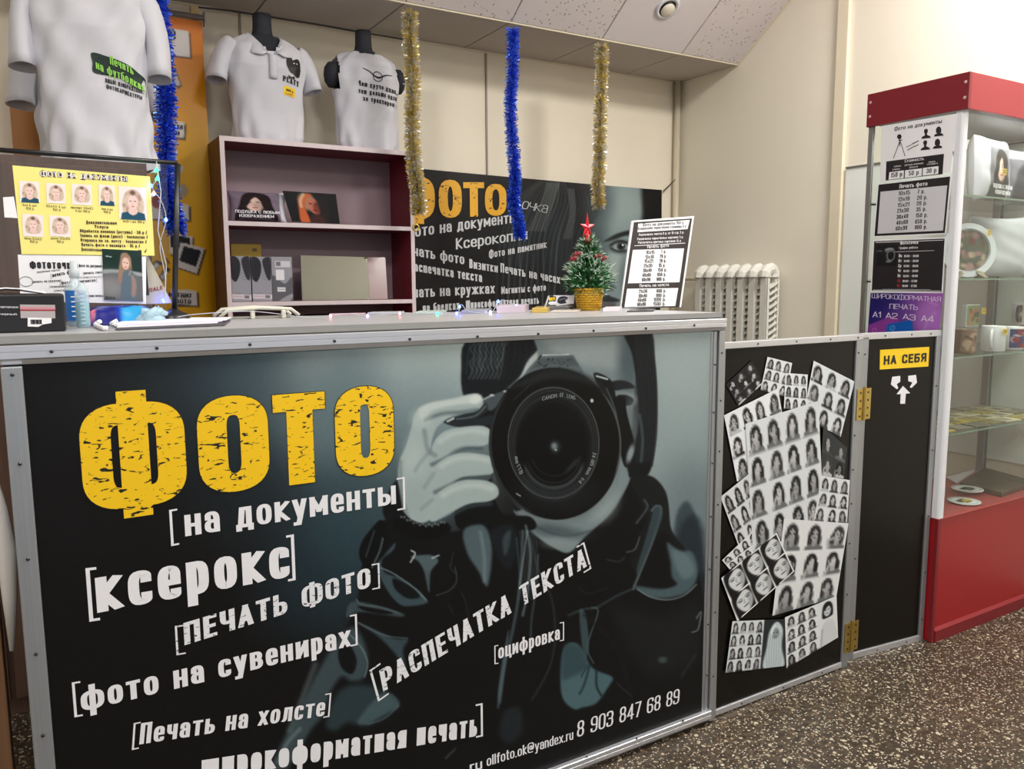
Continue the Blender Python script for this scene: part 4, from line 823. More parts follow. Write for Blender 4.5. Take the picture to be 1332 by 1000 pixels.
# what stands at the counter's open left end
o = thing('wood_plank', 'brown wooden plank standing upright at the left end of the counter', 'plank', (-.1, 1.72, 0))
MB().box((-.115, 1.68, 0), (-.088, 1.75, 1.12)).build('board', mat('brown_wood', (128, 92, 62), .55, var=.25, vscale=6, stretch=(12, 12, .6)), o, bevel=.002)
m = MB(); pts = [(-.072, 1.64, .60), (-.068, 1.635, .70), (-.066, 1.63, .79), (-.07, 1.64, .86), (-.075, 1.65, .92)]
m.tube(pts, [.004, .012, .016, .011, .003], 10); m.build('cloth_strip', mat('white_cloth', (214, 210, 206), .9), smooth=True, label='crumpled white cloth strip hanging at the left end of the counter', cat='cloth')

# ================================================================== behind the counter
def patch(name, parent, pl, quad, m, o0=0, o1=.0008, px=True, **kw):
    q = [tuple(pl.uv(*c)) if px else c for c in quad]
    return MB().slab(pl, q[::-1], o0, o1).build(name, m, parent, **kw)
GREYM = mat('grey_metal', (120, 116, 116), .4, metal=.6)
# ---- shelf unit
UF, UB = 3.43, 3.67; pu = planeY(UF)
ux0, uzt = pu.uv(285, 175.7); ux1 = pu.uv(541, 392)[0]; uzt = (uzt + pu.uv(527, 197.3)[1]) / 2
EDGEW = mat('pale_shelf_edging', (214, 200, 204), .5); UIN = mat('crimson_shelf_board', (122, 30, 44), .5); UBK = mat('mauve_back_panel', (150, 128, 138), .55, var=.05, vscale=3); UBR = mat('brown_side_panel', (112, 80, 62), .6, var=.2, vscale=10, stretch=(6, 6, .7))
su = thing('shelf_unit', 'tall crimson shelf unit with pale edges against the back wall', 'shelves', (float((ux0 + ux1) / 2), 3.55, 0))
T = .018; zs = [pu.uv(296.8, 284.4)[1], pu.uv(302, 393)[1], .72, .3]; zs[0] = (zs[0] + pu.uv(538.7, 297.4)[1]) / 2
MB().box((ux0, UF + .002, 0), (ux0 + T, UB, uzt)).build('side_panel', UBR, su); MB().box((ux0 + T, UF + .002, .06), (ux0 + T + .002, UB, uzt - T)).build('side_lining', UIN, su)
MB().box((ux1 - T, UF + .002, 0), (ux1, UB, uzt)).build('side_panel', UIN, su); MB().box((ux0 + T, UF + .002, uzt - T), (ux1 - T, UB, uzt)).build('top_panel', UIN, su)
MB().box((ux0 + T, UB - .006, .06), (ux1 - T, UB - .001, uzt - T)).build('back_panel', UBK, su)
for z in zs: MB().box((ux0 + T, UF + .004, z - T), (ux1 - T, UB - .006, z)).build('shelf', UIN, su)
m = MB(); m.box((ux0, UF - .001, 0), (ux0 + T, UF + .002, uzt)); m.box((ux1 - T, UF - .001, 0), (ux1, UF + .002, uzt)); m.box((ux0 + T, UF - .001, uzt - T), (ux1 - T, UF + .002, uzt))
for z in zs: m.box((ux0 + T, UF - .001, z - T), (ux1 - T, UF + .004, z))
m.build('edge_banding', EDGEW, su)
MB().box((ux0, UF, uzt), (ux1, UB, uzt + .001)).build('top_sheet', EDGEW, su)

# ---- things on the shelf unit
def cushion(name, label, w, h, d, m, art=None, n=26, group=None, seed=0, photo=None):
    """pillow standing upright, origin at its bottom centre, printed side toward -y"""
    t = thing(name, label, 'pillow', (0, 0, 0), group); nx, nz = n * 2, n * 2
    s, q = np.meshgrid(np.linspace(-1, 1, nx), np.linspace(1, -1, nz))
    th = d / 2 * np.power(np.clip((1 - s ** 4) * (1 - q ** 4), 0, 1), .45); pin = 1 - .07 * (1 - s ** 2) * 0
    xx = s * w / 2 * (1 - .06 * (1 - np.abs(s)) * 0 - .07 * (1 - q ** 2) * np.abs(s) ** 2); zz = h / 2 + q * h / 2 * (1 - .07 * (1 - s ** 2))
    wr = .006 * np.sin(7 * s + 5 * q + seed) * np.abs(s * q) + .0012 * np.sin(11 * q + 5 * s + seed)
    P = np.stack([xx, -(th + wr * (th / d * 2)), zz], -1); B = np.stack([xx, th, zz], -1)[:, ::-1]
    A = Art(s * 50 + 50, 50 - q * 50, (208, 208, 216))
    if art: art(A)
    sheet('front_cover', t, P, A, FABP, 1.0); MB().grid(B).build('back_cover', m, t, smooth=True); return t
def woman(A, x0=20, y0=12, x1=80, y1=96, bg=(150, 150, 158), hair=(36, 28, 28), skin=(206, 168, 150), cloth=(60, 56, 60)):
    A.poly([(x0, y0), (x1, y0), (x1, y1), (x0, y1)], bg, .8, sm=False)
    cx, cy, w, h = (x0 + x1) / 2, (y0 + y1) / 2, x1 - x0, y1 - y0
    A.poly([(cx - w * .36, y1), (cx - w * .30, cy - h * .05), (cx - w * .2, cy - h * .38), (cx + w * .02, y0 + h * .03), (cx + w * .26, cy - h * .36), (cx + w * .34, cy), (cx + w * .4, y1)], hair, 1.5)
    A.poly([(cx - w * .4, y1), (cx - w * .2, y1 - h * .2), (cx + w * .24, y1 - h * .2), (cx + w * .45, y1)], cloth, 1.5, sm=False)
    A.ell(cx - w * .01, cy - h * .06, w * .17, h * .24, skin, .15); A.ell(cx + w * .08, cy - h * .02, w * .09, h * .2, tuple(v * .8 for v in skin), .6, a=.6)
    for sg in (-1, 1):
        A.line([(cx - w * .02 + sg * w * .08 - w * .04, cy - h * .15), (cx - w * .02 + sg * w * .08 + w * .03, cy - h * .155)], 1.0, hair, .8); A.ell(cx - w * .02 + sg * w * .08, cy - h * .11, w * .03, h * .015, (30, 24, 26), .4)
    A.ell(cx, cy - h * .02, w * .02, h * .03, tuple(v * .82 for v in skin), .5); A.ell(cx, cy + h * .06, w * .06, h * .018, (170, 80, 84), .3)
    A.poly([(cx - w * .19, cy + h * .05), (cx - w * .17, cy - h * .24), (cx + w * .02, cy - h * .33), (cx - w * .07, cy - h * .2), (cx - w * .13, cy - h * .04)], hair, 1.2)
    A.poly([(cx + w * .2, cy + h * .1), (cx + w * .18, cy - h * .22), (cx + w * .02, cy - h * .33), (cx + w * .1, cy - h * .18), (cx + w * .14, cy)], hair, 1.2)
def pl_local(o, pl): pass
pa = planeY(3.50)
xa, za = pa.uv(297, 287); xb, _ = pa.uv(374, 290); hz = pa.uv(330, 248)[1] - zs[0]
def artA(A): woman(A, 0, 0, 88, 100, (118, 106, 122), (34, 22, 26), (214, 182, 172), (70, 62, 72))
pw = cushion('photo_pillow', 'pillow printed with a smiling dark-haired woman on the upper shelf of the crimson unit', float(xb - xa), float(hz), .05, STUFFING, artA)
pw.location = (float((xa + xb) / 2), 3.50, float(zs[0])); pw.rotation_euler = (-.12, 0, 0)
l1 = letters('lettering', pw, Plane((0, -.0285, 0), (1, 0, 0), (0, 0, 1)), INKW, [], off=0) if 0 else None
def local_text(parent, m, items, y, tx=.2, off=0):
    for t_, x0, x1, z, h in items:
        mb = MB(); text_mesh(mb, t_, (x0, z), (x1, z), (0, h), lambda a, b: (a, y, b), tx=tx)
        n_ = len(mb.v); o = mb.build('lettering', m, None); o.parent = parent
w2 = float(xb - xa)
local_text(pw, INKW, [('ПОДУШКА С ЛЮБЫМ', -w2 * .40, w2 * .34, float(hz) * .26, .012), ('ИЗОБРАЖЕНИЕМ', -w2 * .34, w2 * .24, float(hz) * .13, .012)], -.030)
pf = thing('canvas_photo', 'dark photo canvas of a red-haired woman beside the pillow on the upper shelf', 'picture', (0, 0, 0))
xa, za = pa.uv(370, 290); xb, _ = pa.uv(443, 292); zc = pa.uv(405, 249)[1]
PP = planeY(3.47); P, s, t = quad_grid([PP.uv(368, 248), PP.uv(437, 252.5), PP.uv(442, 291), PP.uv(381, 288)], 70, 50, PP, 0)
A = Art(s * 100, t * 70, (14, 15, 18)); A.ell(40, 22, 17, 20, (150, 130, 112), .3); A.poly([(26, 14), (40, 4), (52, 6), (40, 16), (34, 40), (38, 70), (18, 70), (20, 40)], (196, 96, 50), 3); A.line([(36, 6), (28, 20), (26, 34)], 4, (214, 196, 170), 3)
A.ell(52, 32, 12, 19, (186, 108, 84), .2, -.2); A.ell(57, 36, 7, 14, (120, 58, 48), .5); A.ell(46, 26, 3, 1.5, (50, 24, 22), .4); A.ell(57, 27, 3, 1.5, (50, 24, 22), .4); A.ell(53, 41, 5, 2, (120, 36, 34), .4); A.poly([(60, 8), (76, 20), (82, 60), (66, 70), (62, 40)], (28, 20, 20), 4); A.poly([(42, 55), (62, 52), (70, 70), (40, 70)], (60, 30, 26), 5)
sheet('photo_face', pf, P, A, PRINTG)
MB().slab(PP, [tuple(PP.uv(*c)) for c in ((381, 288), (442, 291), (437, 252.5), (368, 248))], -.012, -.001).build('backing', BLACK, pf)
# boxes on the second shelf
SL2 = float(zs[1]); pb = planeY(UF + .03); BOXG = mat('grey_printed_carton', (150, 150, 160), .5)
for i, (x0, x1, yt, yb, lab) in enumerate(((302, 328, 333, 389, 'left carton with a pair of dark feather shapes on the crimson unit'), (329, 355, 334, 389, 'middle carton with a pair of dark feather shapes on the crimson unit'), (355, 382, 334, 389, 'grey carton with small white labels, third in the row'))):
    X0 = float(pb.uv(x0, yb)[0]); X1 = float(pb.uv(x1, yb)[0]) - .002; Z1 = float(pb.uv((x0 + x1) / 2, yt)[1])
    t = thing('carton', lab, 'box', ((X0 + X1) / 2, UF + .09, SL2), None); MB().box((X0, UF + .03, SL2), (X1, UF + .16, Z1)).build('body', BOXG, t, bevel=.001)
    gx, gz = np.meshgrid(np.linspace(X0, X1, 40), np.linspace(Z1, SL2 + .001, 80)); P = np.stack([gx, np.full_like(gx, UF + .0295), gz], -1); A = Art((gx - X0) / (X1 - X0) * 100, (Z1 - gz) / (Z1 - SL2) * 215, (152, 152, 162))
    if i < 2:
        A.poly([(0, 6), (30, 4), (48, 30), (46, 78), (26, 118), (8, 112), (0, 90)], (38, 38, 44), 3); A.poly([(56, 30), (66, 6), (96, 4), (100, 60), (94, 110), (76, 100)], (44, 44, 50), 3)
        for k in range(8): A.line([(50, 10 + k * 13), (70 + k, 20 + k * 13), (98, 8 + k * 13)], 1.5, (84, 84, 92), 2, .6); A.line([(2, 20 + k * 11), (24, 14 + k * 11), (44, 22 + k * 10)], 1.5, (70, 70, 78), 2, .5)
        A.poly([(0, 178), (100, 182), (100, 205), (0, 200)], (206, 200, 208), 1, sm=False); A.poly([(64, 184), (88, 185), (88, 200), (64, 199)], (120, 116, 124), 1.5, sm=False); A.line([(6, 188), (55, 190)], 2, (190, 130, 150), 1.5); A.line([(0, 172), (100, 176)], 1, (110, 110, 120), 1)
    else:
        A.poly([(0, 90), (60, 130), (100, 100), (100, 215), (0, 215)], (96, 96, 104), 3); A.poly([(18, 20), (92, 20), (92, 50), (18, 50)], (206, 206, 212), 1, sm=False); A.poly([(22, 24), (44, 24), (44, 44), (22, 44)], (110, 108, 116), 2, sm=False); A.poly([(20, 62), (60, 62), (60, 112), (20, 112)], (226, 226, 230), 1, sm=False); A.poly([(24, 146), (64, 148), (64, 168), (24, 168)], (220, 220, 226), 1, sm=False); A.line([(30, 156), (58, 157)], 2, (60, 60, 66), 1); A.poly([(30, 215), (90, 180), (100, 190), (80, 215)], (150, 150, 158), 2)
    sheet('printed_face', t, P, A, PRINT)
t = thing('yellow_box', 'flat yellow box lying behind the two feather-print cartons', 'box', (.8, UF + .19, SL2))
py = planeY(UF + .175); a = py.uv(300, 322); b = py.uv(340, 322); c = py.uv(320, 317)[1]
MB().box((float(a[0]), UF + .175, SL2 + .001), (float(b[0]), UF + .232, float(c))).build('body', mat('mustard_card', (178, 146, 40), .5), t, bevel=.003); patch('dark_mark', t, py, [(328, 323), (334, 323), (334, 327), (328, 327)], mat('brown_mark', (110, 84, 30), .5), .0005, .001)
t = thing('framed_mirror', 'frameless rectangular mirror leaning on the crimson unit, right of the cartons', 'mirror', (1.2, UF + .1, SL2))
lean = Plane((0, UF + .07, SL2), (1, 0, 0), (0, .30, 1)); q = [lean.uv(*c) for c in ((393, 389), (504, 388), (501, 335), (391, 332))]; q[0][1] = q[1][1] = .001
MB().slab(lean, [tuple(c) for c in q], -.008, 0).build('glass', mat('mirror_silver', (214, 224, 220), .02, metal=1), t)
g = [tuple(lean.uv(*c)) for c in ((481, 389), (504, 388), (501, 335), (478, 334.5))]; g[0] = (g[0][0], .001); g[1] = (g[1][0], .001)
MB().slab(lean, g, .0003, .0016).build('tinted_strip', mat('brown_strip', (138, 108, 108), .25), t); MB().slab(lean, [(c[0], c[1]) for c in q], -.014, -.0085).build('backing', BLACK, t)

# ---- shirts on busts
TEEW = mat('white_tee_fabric', (206, 206, 214), .85, sheen=.25, bump=.2, bscale=300); MANN = mat('charcoal_bust', (38, 40, 48), .8, bump=.1, bscale=300)
def interp(z, tab):
    zz = [r[0] for r in tab]; k = []
    for c in range(1, len(tab[0])):
        k.append(np.interp(z, zz, [r[c] for r in tab]))
    return k
NE = 2.35
class Body:
    def __init__(s, tab, sc=1.0): s.tab = tab; s.sc = sc
    def ab(s, z): return interp(z, s.tab)
    def front(s, x, z):
        if getattr(s, 'bvh', None):
            h_ = s.bvh.ray_cast(Vector((x, -1, z)), Vector((0, 1, 0)))
            if h_[0] is not None: return h_[0].y
        a, b, cy = s.ab(z); q = min(.97, abs(x) / max(a, 1e-4)); return cy - b * (1 - q ** NE) ** (1 / NE)
def loft(body, z0, z1, nz, nt, grow=0, wr=0, seed=0, keep=None, zoff=0):
    vs = []; fs = []; 
    zz = np.linspace(0, 1, nz); zz = z0 + (z1 - z0) * zz
    for z in zz:
        a, b, cy = body.ab(z); a += grow; b += grow
        for k in range(nt):
            t = 2 * math.pi * k / nt; c, s_ = math.cos(t), math.sin(t)
            x = a * np.sign(c) * abs(c) ** (2 / NE); y = b * np.sign(s_) * abs(s_) ** (2 / NE)
            d = 0
            if wr:
                u = z - z0
                d = wr * (.5 * math.sin(5 * t + 22 * z + seed) * math.sin(9 * z + 2 * t + seed) + .9 * math.sin(13 * t + seed * 2 + 9 * z) * math.exp(-u / .07) + .35 * math.sin(9 * t - 30 * z + seed) + .5 * math.sin(3 * t + 8 * z + seed))
            vs.append((x * (1 + d / .15), cy + y * (1 + d / .1), z + zoff + (.5 * d if wr else 0)))
    for i in range(nz - 1):
        for k in range(nt):
            f = (i * nt + k, i * nt + (k + 1) % nt, (i + 1) * nt + (k + 1) % nt, (i + 1) * nt + k)
            if keep:
                c = np.mean([vs[j] for j in f], 0)
                if not keep(*c): continue
            fs.append(f)
    if wr:
        from mathutils.bvhtree import BVHTree
        body.bvh = BVHTree.FromPolygons([Vector(v) for v in vs], fs)
    return MB().add(vs, fs)
def sleeve(path, rad, flat=.8, n=20, wr=.0):
    """open tube along path, elliptical"""
    vs = []; fs = []; path = [Vector(p) for p in path]; m_ = len(path)
    for i, p in enumerate(path):
        t = ((path[min(i + 1, m_ - 1)] - path[max(i - 1, 0)])).normalized(); u = Vector((0, 1, 0)); u = (u - t * u.dot(t)).normalized(); w = t.cross(u)
        for k in range(n):
            a = 2 * math.pi * k / n; r = rad[i] * (1 + wr * math.sin(3 * a + i * .7)); vs.append(p + u * math.cos(a) * r * 1.0 + w * math.sin(a) * r * flat)
    for i in range(m_ - 1):
        for k in range(n): fs.append((i * n + k, i * n + (k + 1) % n, (i + 1) * n + (k + 1) % n, (i + 1) * n + k))
    return MB().add(vs, fs)
def resample(path, n):
    P = smooth([tuple(p) for p in path], 6, False); idx = np.linspace(0, len(P) - 1, n); return [tuple(P[int(round(i))]) for i in idx]
def shirt_text(parent, body, m, items, grow=.0025, tx=.2, cut=None):
    for t_, x0, z0_, x1, z1_, h in items:
        mb = MB(); text_mesh(mb, t_, (x0, z0_), (x1, z1_), (0, h), lambda a, b: (a, body.front(a, b) - grow, b), tx=tx)
        o = mb.build('lettering', m, None); o.parent = parent
def shirt_shape(parent, body, m, pts, name, grow=.002, n=8):
    """printed blob on the chest: outline fanned from its centre"""
    P = smooth(pts, 5); c = P.mean(0); mb = MB(); vs = [(c[0], body.front(*c) - grow, c[1])]; rings = 5
    for r in range(1, rings + 1):
        for p in P: q = c + (p - c) * r / rings; vs.append((q[0], body.front(*q) - grow, q[1]))
    L = len(P); fs = [(0, 1 + k, 1 + (k + 1) % L) for k in range(L)]
    for r in range(rings - 1):
        for k in range(L): a = 1 + r * L; b = a + L; fs.append((a + k, a + (k + 1) % L, b + (k + 1) % L, b + k))
    mb.add(vs, fs); o = mb.build(name, m, None); o.parent = parent; return o
# torso tables: z, half width, half depth, centre y
TOR = [(0, .135, .080, 0), (.03, .150, .090, 0), (.12, .150, .090, 0), (.22, .155, .098, -.004), (.30, .168, .104, -.006), (.35, .172, .098, 0), (.385, .165, .085, .006), (.41, .135, .07, .012), (.43, .095, .06, .016), (.445, .056, .052, .018), (.47, .05, .05, .018), (.56, .047, .048, .016)]
def bust(parent, body, top=.56, sc=.84):
    b2 = Body([(z, a * sc - .002, b * sc - .003, c) for z, a, b, c in body.tab]); mb = loft(b2, 0, top, 46, 40); n = len(mb.v); mb.f.append(tuple(range(n - 40, n))); return mb.build('bust', MANN, parent, smooth=False)
# polo
polo_b = Body(TOR)
po = thing('polo_shirt', 'white polo shirt with open collar and a yellow price tag on a dark bust', 'shirt', (0, 0, 0))
bust(po, polo_b, .53)
vz = lambda x, y, z: not (y < 0 and z > .345 + abs(x) * 1.15) and z < .437
loft(polo_b, 0, .45, 70, 72, .003, .007, 1.0, vz).build('shirt_body', TEEW, po, smooth=True)
for sg in (-1, 1):
    pth = resample([(sg * .13, .005, .385), (sg * .165, .005, .355), (sg * .195, .0, .30), (sg * .212, -.005, .235)], 9)
    sleeve(pth, [.055, .062, .064, .063, .062, .060, .059, .058, .058], .74, wr=.05).build('sleeve', TEEW, po, smooth=True, solid=.003)
    inn = [(0, .068, .455), (sg * .042, .058, .458), (sg * .062, .02, .452), (sg * .058, -.035, .425), (sg * .034, -.075, .385), (sg * .006, -.103, .345)]
    out = [(0, .085, .42), (sg * .066, .072, .418), (sg * .098, .02, .412), (sg * .10, -.04, .388), (sg * .092, -.088, .348), (sg * .045, -.116, .338)]
    I_ = smooth(inn, 5, False); O_ = smooth(out, 5, False); P = np.stack([I_, (I_ + O_) / 2 + np.array([0, -.003, .008]), O_], 1); MB().grid(P).build('collar', TEEW, po, smooth=True, solid=.004)
m = MB(); zz = np.linspace(.345, .25, 8); P = np.array([[(x, polo_b.front(x, z) - .006, z) for x in (-.016, 0, .016)] for z in zz]); m.grid(P); m.build('placket', TEEW, po, smooth=True, solid=.003)
shirt_shape(po, polo_b, INKB, [(.062, .335), (.072, .352), (.086, .35), (.09, .336), (.1, .34), (.118, .345), (.128, .33), (.128, .296), (.12, .272), (.104, .268), (.088, .278), (.074, .284), (.064, .30), (.06, .318)], 'chest_print')
shirt_shape(po, polo_b, INKB, [(.058, .352), (.066, .366), (.082, .362), (.086, .35), (.074, .342), (.062, .344)], 'chest_print')
shirt_shape(po, polo_b, INKB, [(.066, .272), (.080, .266), (.094, .270), (.094, .256), (.080, .262), (.068, .256)], 'chest_print')
for x in (.094, .108):
    shirt_shape(po, polo_b, INKW, [(x - .004, .322), (x, .325), (x + .004, .322), (x, .320)], 'chest_print', grow=.004)
shirt_text(po, polo_b, INKB, [('PLATY', .042, .246, .118, .232, .022)], tx=.3)
o = shirt_shape(po, polo_b, YEL, [(.044, .226), (.062, .227), (.084, .223), (.098, .221), (.099, .205), (.099, .188), (.084, .189), (.062, .192), (.044, .194), (.044, .21)], 'price_tag'); 
shirt_text(po, polo_b, INKB, [('1000 р', .055, .208, .09, .204, .01)], grow=.004, tx=.2); shirt_text(po, polo_b, INKR, [('РАЗМЕР', .05, .196, .092, .193, .006)], grow=.004)
pu2 = planeY(3.55); u0 = pu2.uv(349, 186); po.location = (float(u0[0]), 3.55, float(uzt) + .001); po.rotation_euler = (0, 0, .06); po.scale = (.96, .96, 1.0)
# sleeveless looking tee
TB = [(z, a * .9, b * .9, c) for z, a, b, c in TOR]; tb = Body(TB)
ts = thing('white_tee', 'white tee with a winged emblem and slogan on a dark bust, right of the polo', 'shirt', (0, 0, 0))
bust(ts, tb, .53)
for sg in (-1, 1):
    m = MB(); m.lathe([(.001, -.055), (.02, -.052), (.034, -.03), (.038, 0), (.034, .03), (.02, .05), (.001, .055)], (sg * .150, .004, .325), 20, 1.0, 1.2); m.build('shoulder_cap', MANN, ts, smooth=True)
keep2 = lambda x, y, z: z < .425 + (0 if y > 0 else -.012 + min(.014, abs(x) * .2)) and not (abs(x) > .132 and z > .255 and abs(y) < .058)
loft(tb, 0, .45, 70, 76, .003, .009, 2.6, keep2).build('shirt_body', TEEW, ts, smooth=True)
m = MB(); pts = [(.062 * math.cos(a), .016 + .058 * math.sin(a) - (.004 if math.sin(a) < 0 else 0), .428 - (.012 if math.sin(a) < 0 else 0)) for a in np.linspace(0, 2 * math.pi, 25)[:-1]]; m.tube(pts, .004, 6, closed=True); m.build('neck_band', TEEW, ts, smooth=True)
shirt_text(ts, tb, INKB, [('ЧЕМ КРУЧЕ ДЖИП,'.capitalize().replace('джип', 'джип'), -.062, .268, .118, .250, .021), ('тем дальше идти', -.062, .238, .118, .222, .021), ('за трактором', -.042, .208, .104, .193, .021)], tx=.27)
def strip_on(body, pts, w, m, parent, grow=.0022, name='emblem'):
    P = smooth(pts, 6, False); mb = MB(); vs = []
    for i, p in enumerate(P):
        d = P[min(i + 1, len(P) - 1)] - P[max(i - 1, 0)]; n_ = np.array((-d[1], d[0])) / np.linalg.norm(d) * (w if np.isscalar(w) else np.interp(i / (len(P) - 1), [0, 1], w)) / 2
        for q in (p + n_, p - n_): vs.append((q[0], body.front(*q) - grow, q[1]))
    mb.add(vs, [(2 * i, 2 * i + 1, 2 * i + 3, 2 * i + 2) for i in range(len(P) - 1)]); o = mb.build(name, m, None); o.parent = parent
cx, cz = .022, .312
strip_on(tb, [(cx + .021 * math.cos(a), cz + .021 * math.sin(a)) for a in np.linspace(0, 2 * math.pi, 14)], .0035, INKB, ts)
strip_on(tb, [(cx - .066, cz + .03), (cx - .036, cz + .018), (cx - .012, cz + .0), (cx + .004, cz - .005)], (.003, .009), INKB, ts); strip_on(tb, [(cx + .07, cz + .012), (cx + .04, cz + .01), (cx + .018, cz + .0), (cx + .004, cz - .006)], (.003, .009), INKB, ts)
u0 = pu2.uv(478, 194); ts.location = (float(u0[0]), 3.55, float(uzt) + .001); ts.rotation_euler = (0, 0, -.05)
# big tee at the left
BG = [(0, .165, .095, 0), (.05, .158, .10, 0), (.2, .156, .10, 0), (.34, .17, .108, -.006), (.43, .185, .10, 0), (.475, .172, .085, .006), (.50, .135, .07, .012), (.52, .07, .06, .016), (.535, .056, .052, .018), (.6, .05, .05, .018)]
BG = [(z * 1.24, a, b, c) for z, a, b, c in BG]; bb = Body(BG); bt = thing('large_tee', 'large white tee with a dark green print box on a bust at the far left', 'shirt', (0, 0, 0)); bust(bt, bb, .72)
loft(bb, -.02, .65, 100, 90, .004, .012, .4).build('shirt_body', TEEW, bt, smooth=True)
for sg in (-1, 1):
    pth = resample([(sg * .125, .0, .57), (sg * .165, -.005, .53), (sg * .195, -.012, .42), (sg * .200, -.02, .29)], 9)
    sleeve(pth, [.06, .068, .068, .066, .064, .062, .061, .061, .063], .68, wr=.07).build('sleeve', TEEW, bt, smooth=True, solid=.003)
GRN = mat('dark_green_print', (22, 46, 40), .6); LIME = mat('lime_print', (150, 214, 90), .6)
zt_ = .02; ts2 = [(-.022, .305), (.02, .300), (.06, .29), (.10, .272), (.132, .252), (.134, .226), (.133, .196), (.10, .214), (.085, .222), (.06, .234), (.02, .242), (-.02, .246), (-.021, .275)]; ts2 = [(a + .022, b_ + .03) for a, b_ in ts2]
shirt_shape(bt, bb, GRN, ts2, 'print_box', grow=.002)
shirt_text(bt, bb, LIME, [('Печать', .052, .307, .120, .282, .026), ('на футболках', .010, .288, .152, .236, .026)], grow=.005, tx=.16)
shirt_text(bt, bb, INKB, [('ЛЮБОЕ ИЗОБРАЖЕНИЕ', .034, .250, .142, .228, .013), ('ФОТОКАРИКАТУРЫ', .036, .230, .142, .208, .013)], grow=.0025, tx=.2)
p29 = planeY(2.9); c0 = p29.uv(125, 205); bt.location = (float(c0[0]) + .01, 2.9, float(planeY(2.645).uv(100, 206)[1]) + .022); bt.rotation_euler = (0, 0, -.10); bt.scale = (.93, .93, .93)
b2 = thing('rear_tee', 'white tee on a bust half hidden behind the large tee at the far left', 'shirt', (0, 0, 0)); bust(b2, bb, .72); loft(bb, -.02, .65, 50, 60, .004, .016, 2.4).build('shirt_body', TEEW, b2, smooth=True)
for sg in (-1, 1):
    pth = resample([(sg * .13, .0, .45), (sg * .175, -.005, .42), (sg * .205, -.012, .345), (sg * .215, -.02, .25)], 9); sleeve(pth, [.06, .07, .072, .07, .069, .067, .066, .066, .068], .72, wr=.07).build('sleeve', TEEW, b2, smooth=True, solid=.003)
p31 = planeY(3.25); c1 = p31.uv(22, 145); b2.scale = (.93, .93, .93); b2.location = (float(c1[0]) + .215, 3.25, float(c1[1]) - .215)

# ---- what the two left tees stand on, and the wall of wood behind
DW = mat('dark_brown_wood', (84, 60, 48), .5, var=.25, vscale=5, stretch=(10, 10, .5)); OW = mat('orange_wood', (172, 116, 54), .45, var=.12, vscale=4, stretch=(6, 6, .6))
cabx1 = .325; cz_ = float(planeY(2.645).uv(100, 206)[1])
cb = thing('dark_cabinet', 'dark brown wooden cabinet under the large white tee', 'cabinet', (-.1, 2.85, 0)); MB().box((-.62, 2.66, 0), (cabx1, 3.06, cz_ + .0)).build('body', DW, cb)
for a, b in ((-.60, -.13), (-.115, cabx1 - .01)):
    o = MB().box((a, 2.645, .05), (b, 2.66, cz_ - .02)).build('door', DW, cb, bevel=.003)
    for k in range(1, 4): MB().box((a + (b - a) * k / 4 - .003, 2.641, .08), (a + (b - a) * k / 4 + .003, 2.645, cz_ - .05)).build('door_batten', OW if k == 2 else DW, o)
c_ = float(c1[1]) - .27
o = thing('wooden_rack', 'tall orange-brown wooden rack behind the large tee', 'rack', (0, 3.3, 0)); MB().box((-.45, 3.12, 0), (.28, 3.40, c_)).build('body', OW, o)
q1 = planeY(3.46); a = q1.uv(10, 110); b = q1.uv(50, 190)
o = MB().box((float(a[0]) + .0, 3.50, .3), (float(b[0]) + .05, 3.52, float(a[1]))).build('wooden_partition', OW, label='orange-brown wooden partition seen under the far left sleeve', cat='partition')

# ---- yellow roll-up banner
YBN = planeY(3.68); yr = thing('rollup_banner', 'yellow and orange roll-up banner with printed cards between tee and shelf unit', 'banner', (.45, 3.68, 0))
xr, zr = YBN.uv(263, 28); xr = float(xr); zr = float(zr); xl = xr - .62; zb = 1.0
gx, gz = np.meshgrid(np.linspace(xl, xr, 120), np.linspace(zr, zb, 220)); bow = .012 * np.sin((gz - zb) / (zr - zb) * 9) * ((gx - xl) / (xr - xl)) ** 3
P = np.stack([gx, YBN.O[1] - .004 + bow, gz], -1); X, Y = project(P); tt = (Y - 28) / 385
A = Art(X, Y, (0, 0, 0)); c0_, c1_ = np.array((212, 116, 20)), np.array((222, 168, 14)); A.C = c0_ + (c1_ - c0_) * np.clip(tt * 2.2, 0, 1)[..., None]
DK = (74, 56, 34); Wt = (214, 208, 206)
def card(q):
    A.poly([(x + 2.5, y + 2.5) for x, y in q], DK, 1.2, sm=False); A.poly(q, Wt, .5, sm=False)
card([(200, 34), (245, 40), (247, 74), (200, 70)]); card([(216, 156), (240, 159), (239, 180), (216, 177)]); card([(196, 262), (246, 266), (246, 286), (196, 284)]); card([(222, 376), (256, 378), (257, 397), (222, 396)])
A.poly([(222, 92), (230, 94), (237, 112), (231, 116), (226, 106), (226, 150), (210, 150), (210, 92)], DK, 1, sm=False); A.poly([(220, 90), (228, 92), (235, 110), (230, 113), (224, 104), (224, 146), (210, 146), (210, 90)], (196, 190, 190), .6, sm=False)
for k in range(6): A.line([(214, 110 + 6 * k), (224, 114 + 6 * k)], 1, (90, 84, 84), .8)
A.poly([(224, 210), (234, 214), (240, 218), (234, 228), (226, 226)], (190, 184, 180), .8, sm=False); A.poly([(226, 236), (232, 242), (240, 238), (246, 248), (242, 256), (228, 258), (222, 250)], (170, 150, 120), 1, sm=False)
A.ell(221, 254, 9, 15, (150, 30, 30), .15); A.ell(205, 262, 8, 9, (140, 26, 28), .2)
card([(220, 302), (250, 307), (250, 335), (220, 330)]); A.poly([(222, 305), (247, 309), (247, 326), (222, 322)], (26, 24, 28), .6, sm=False)
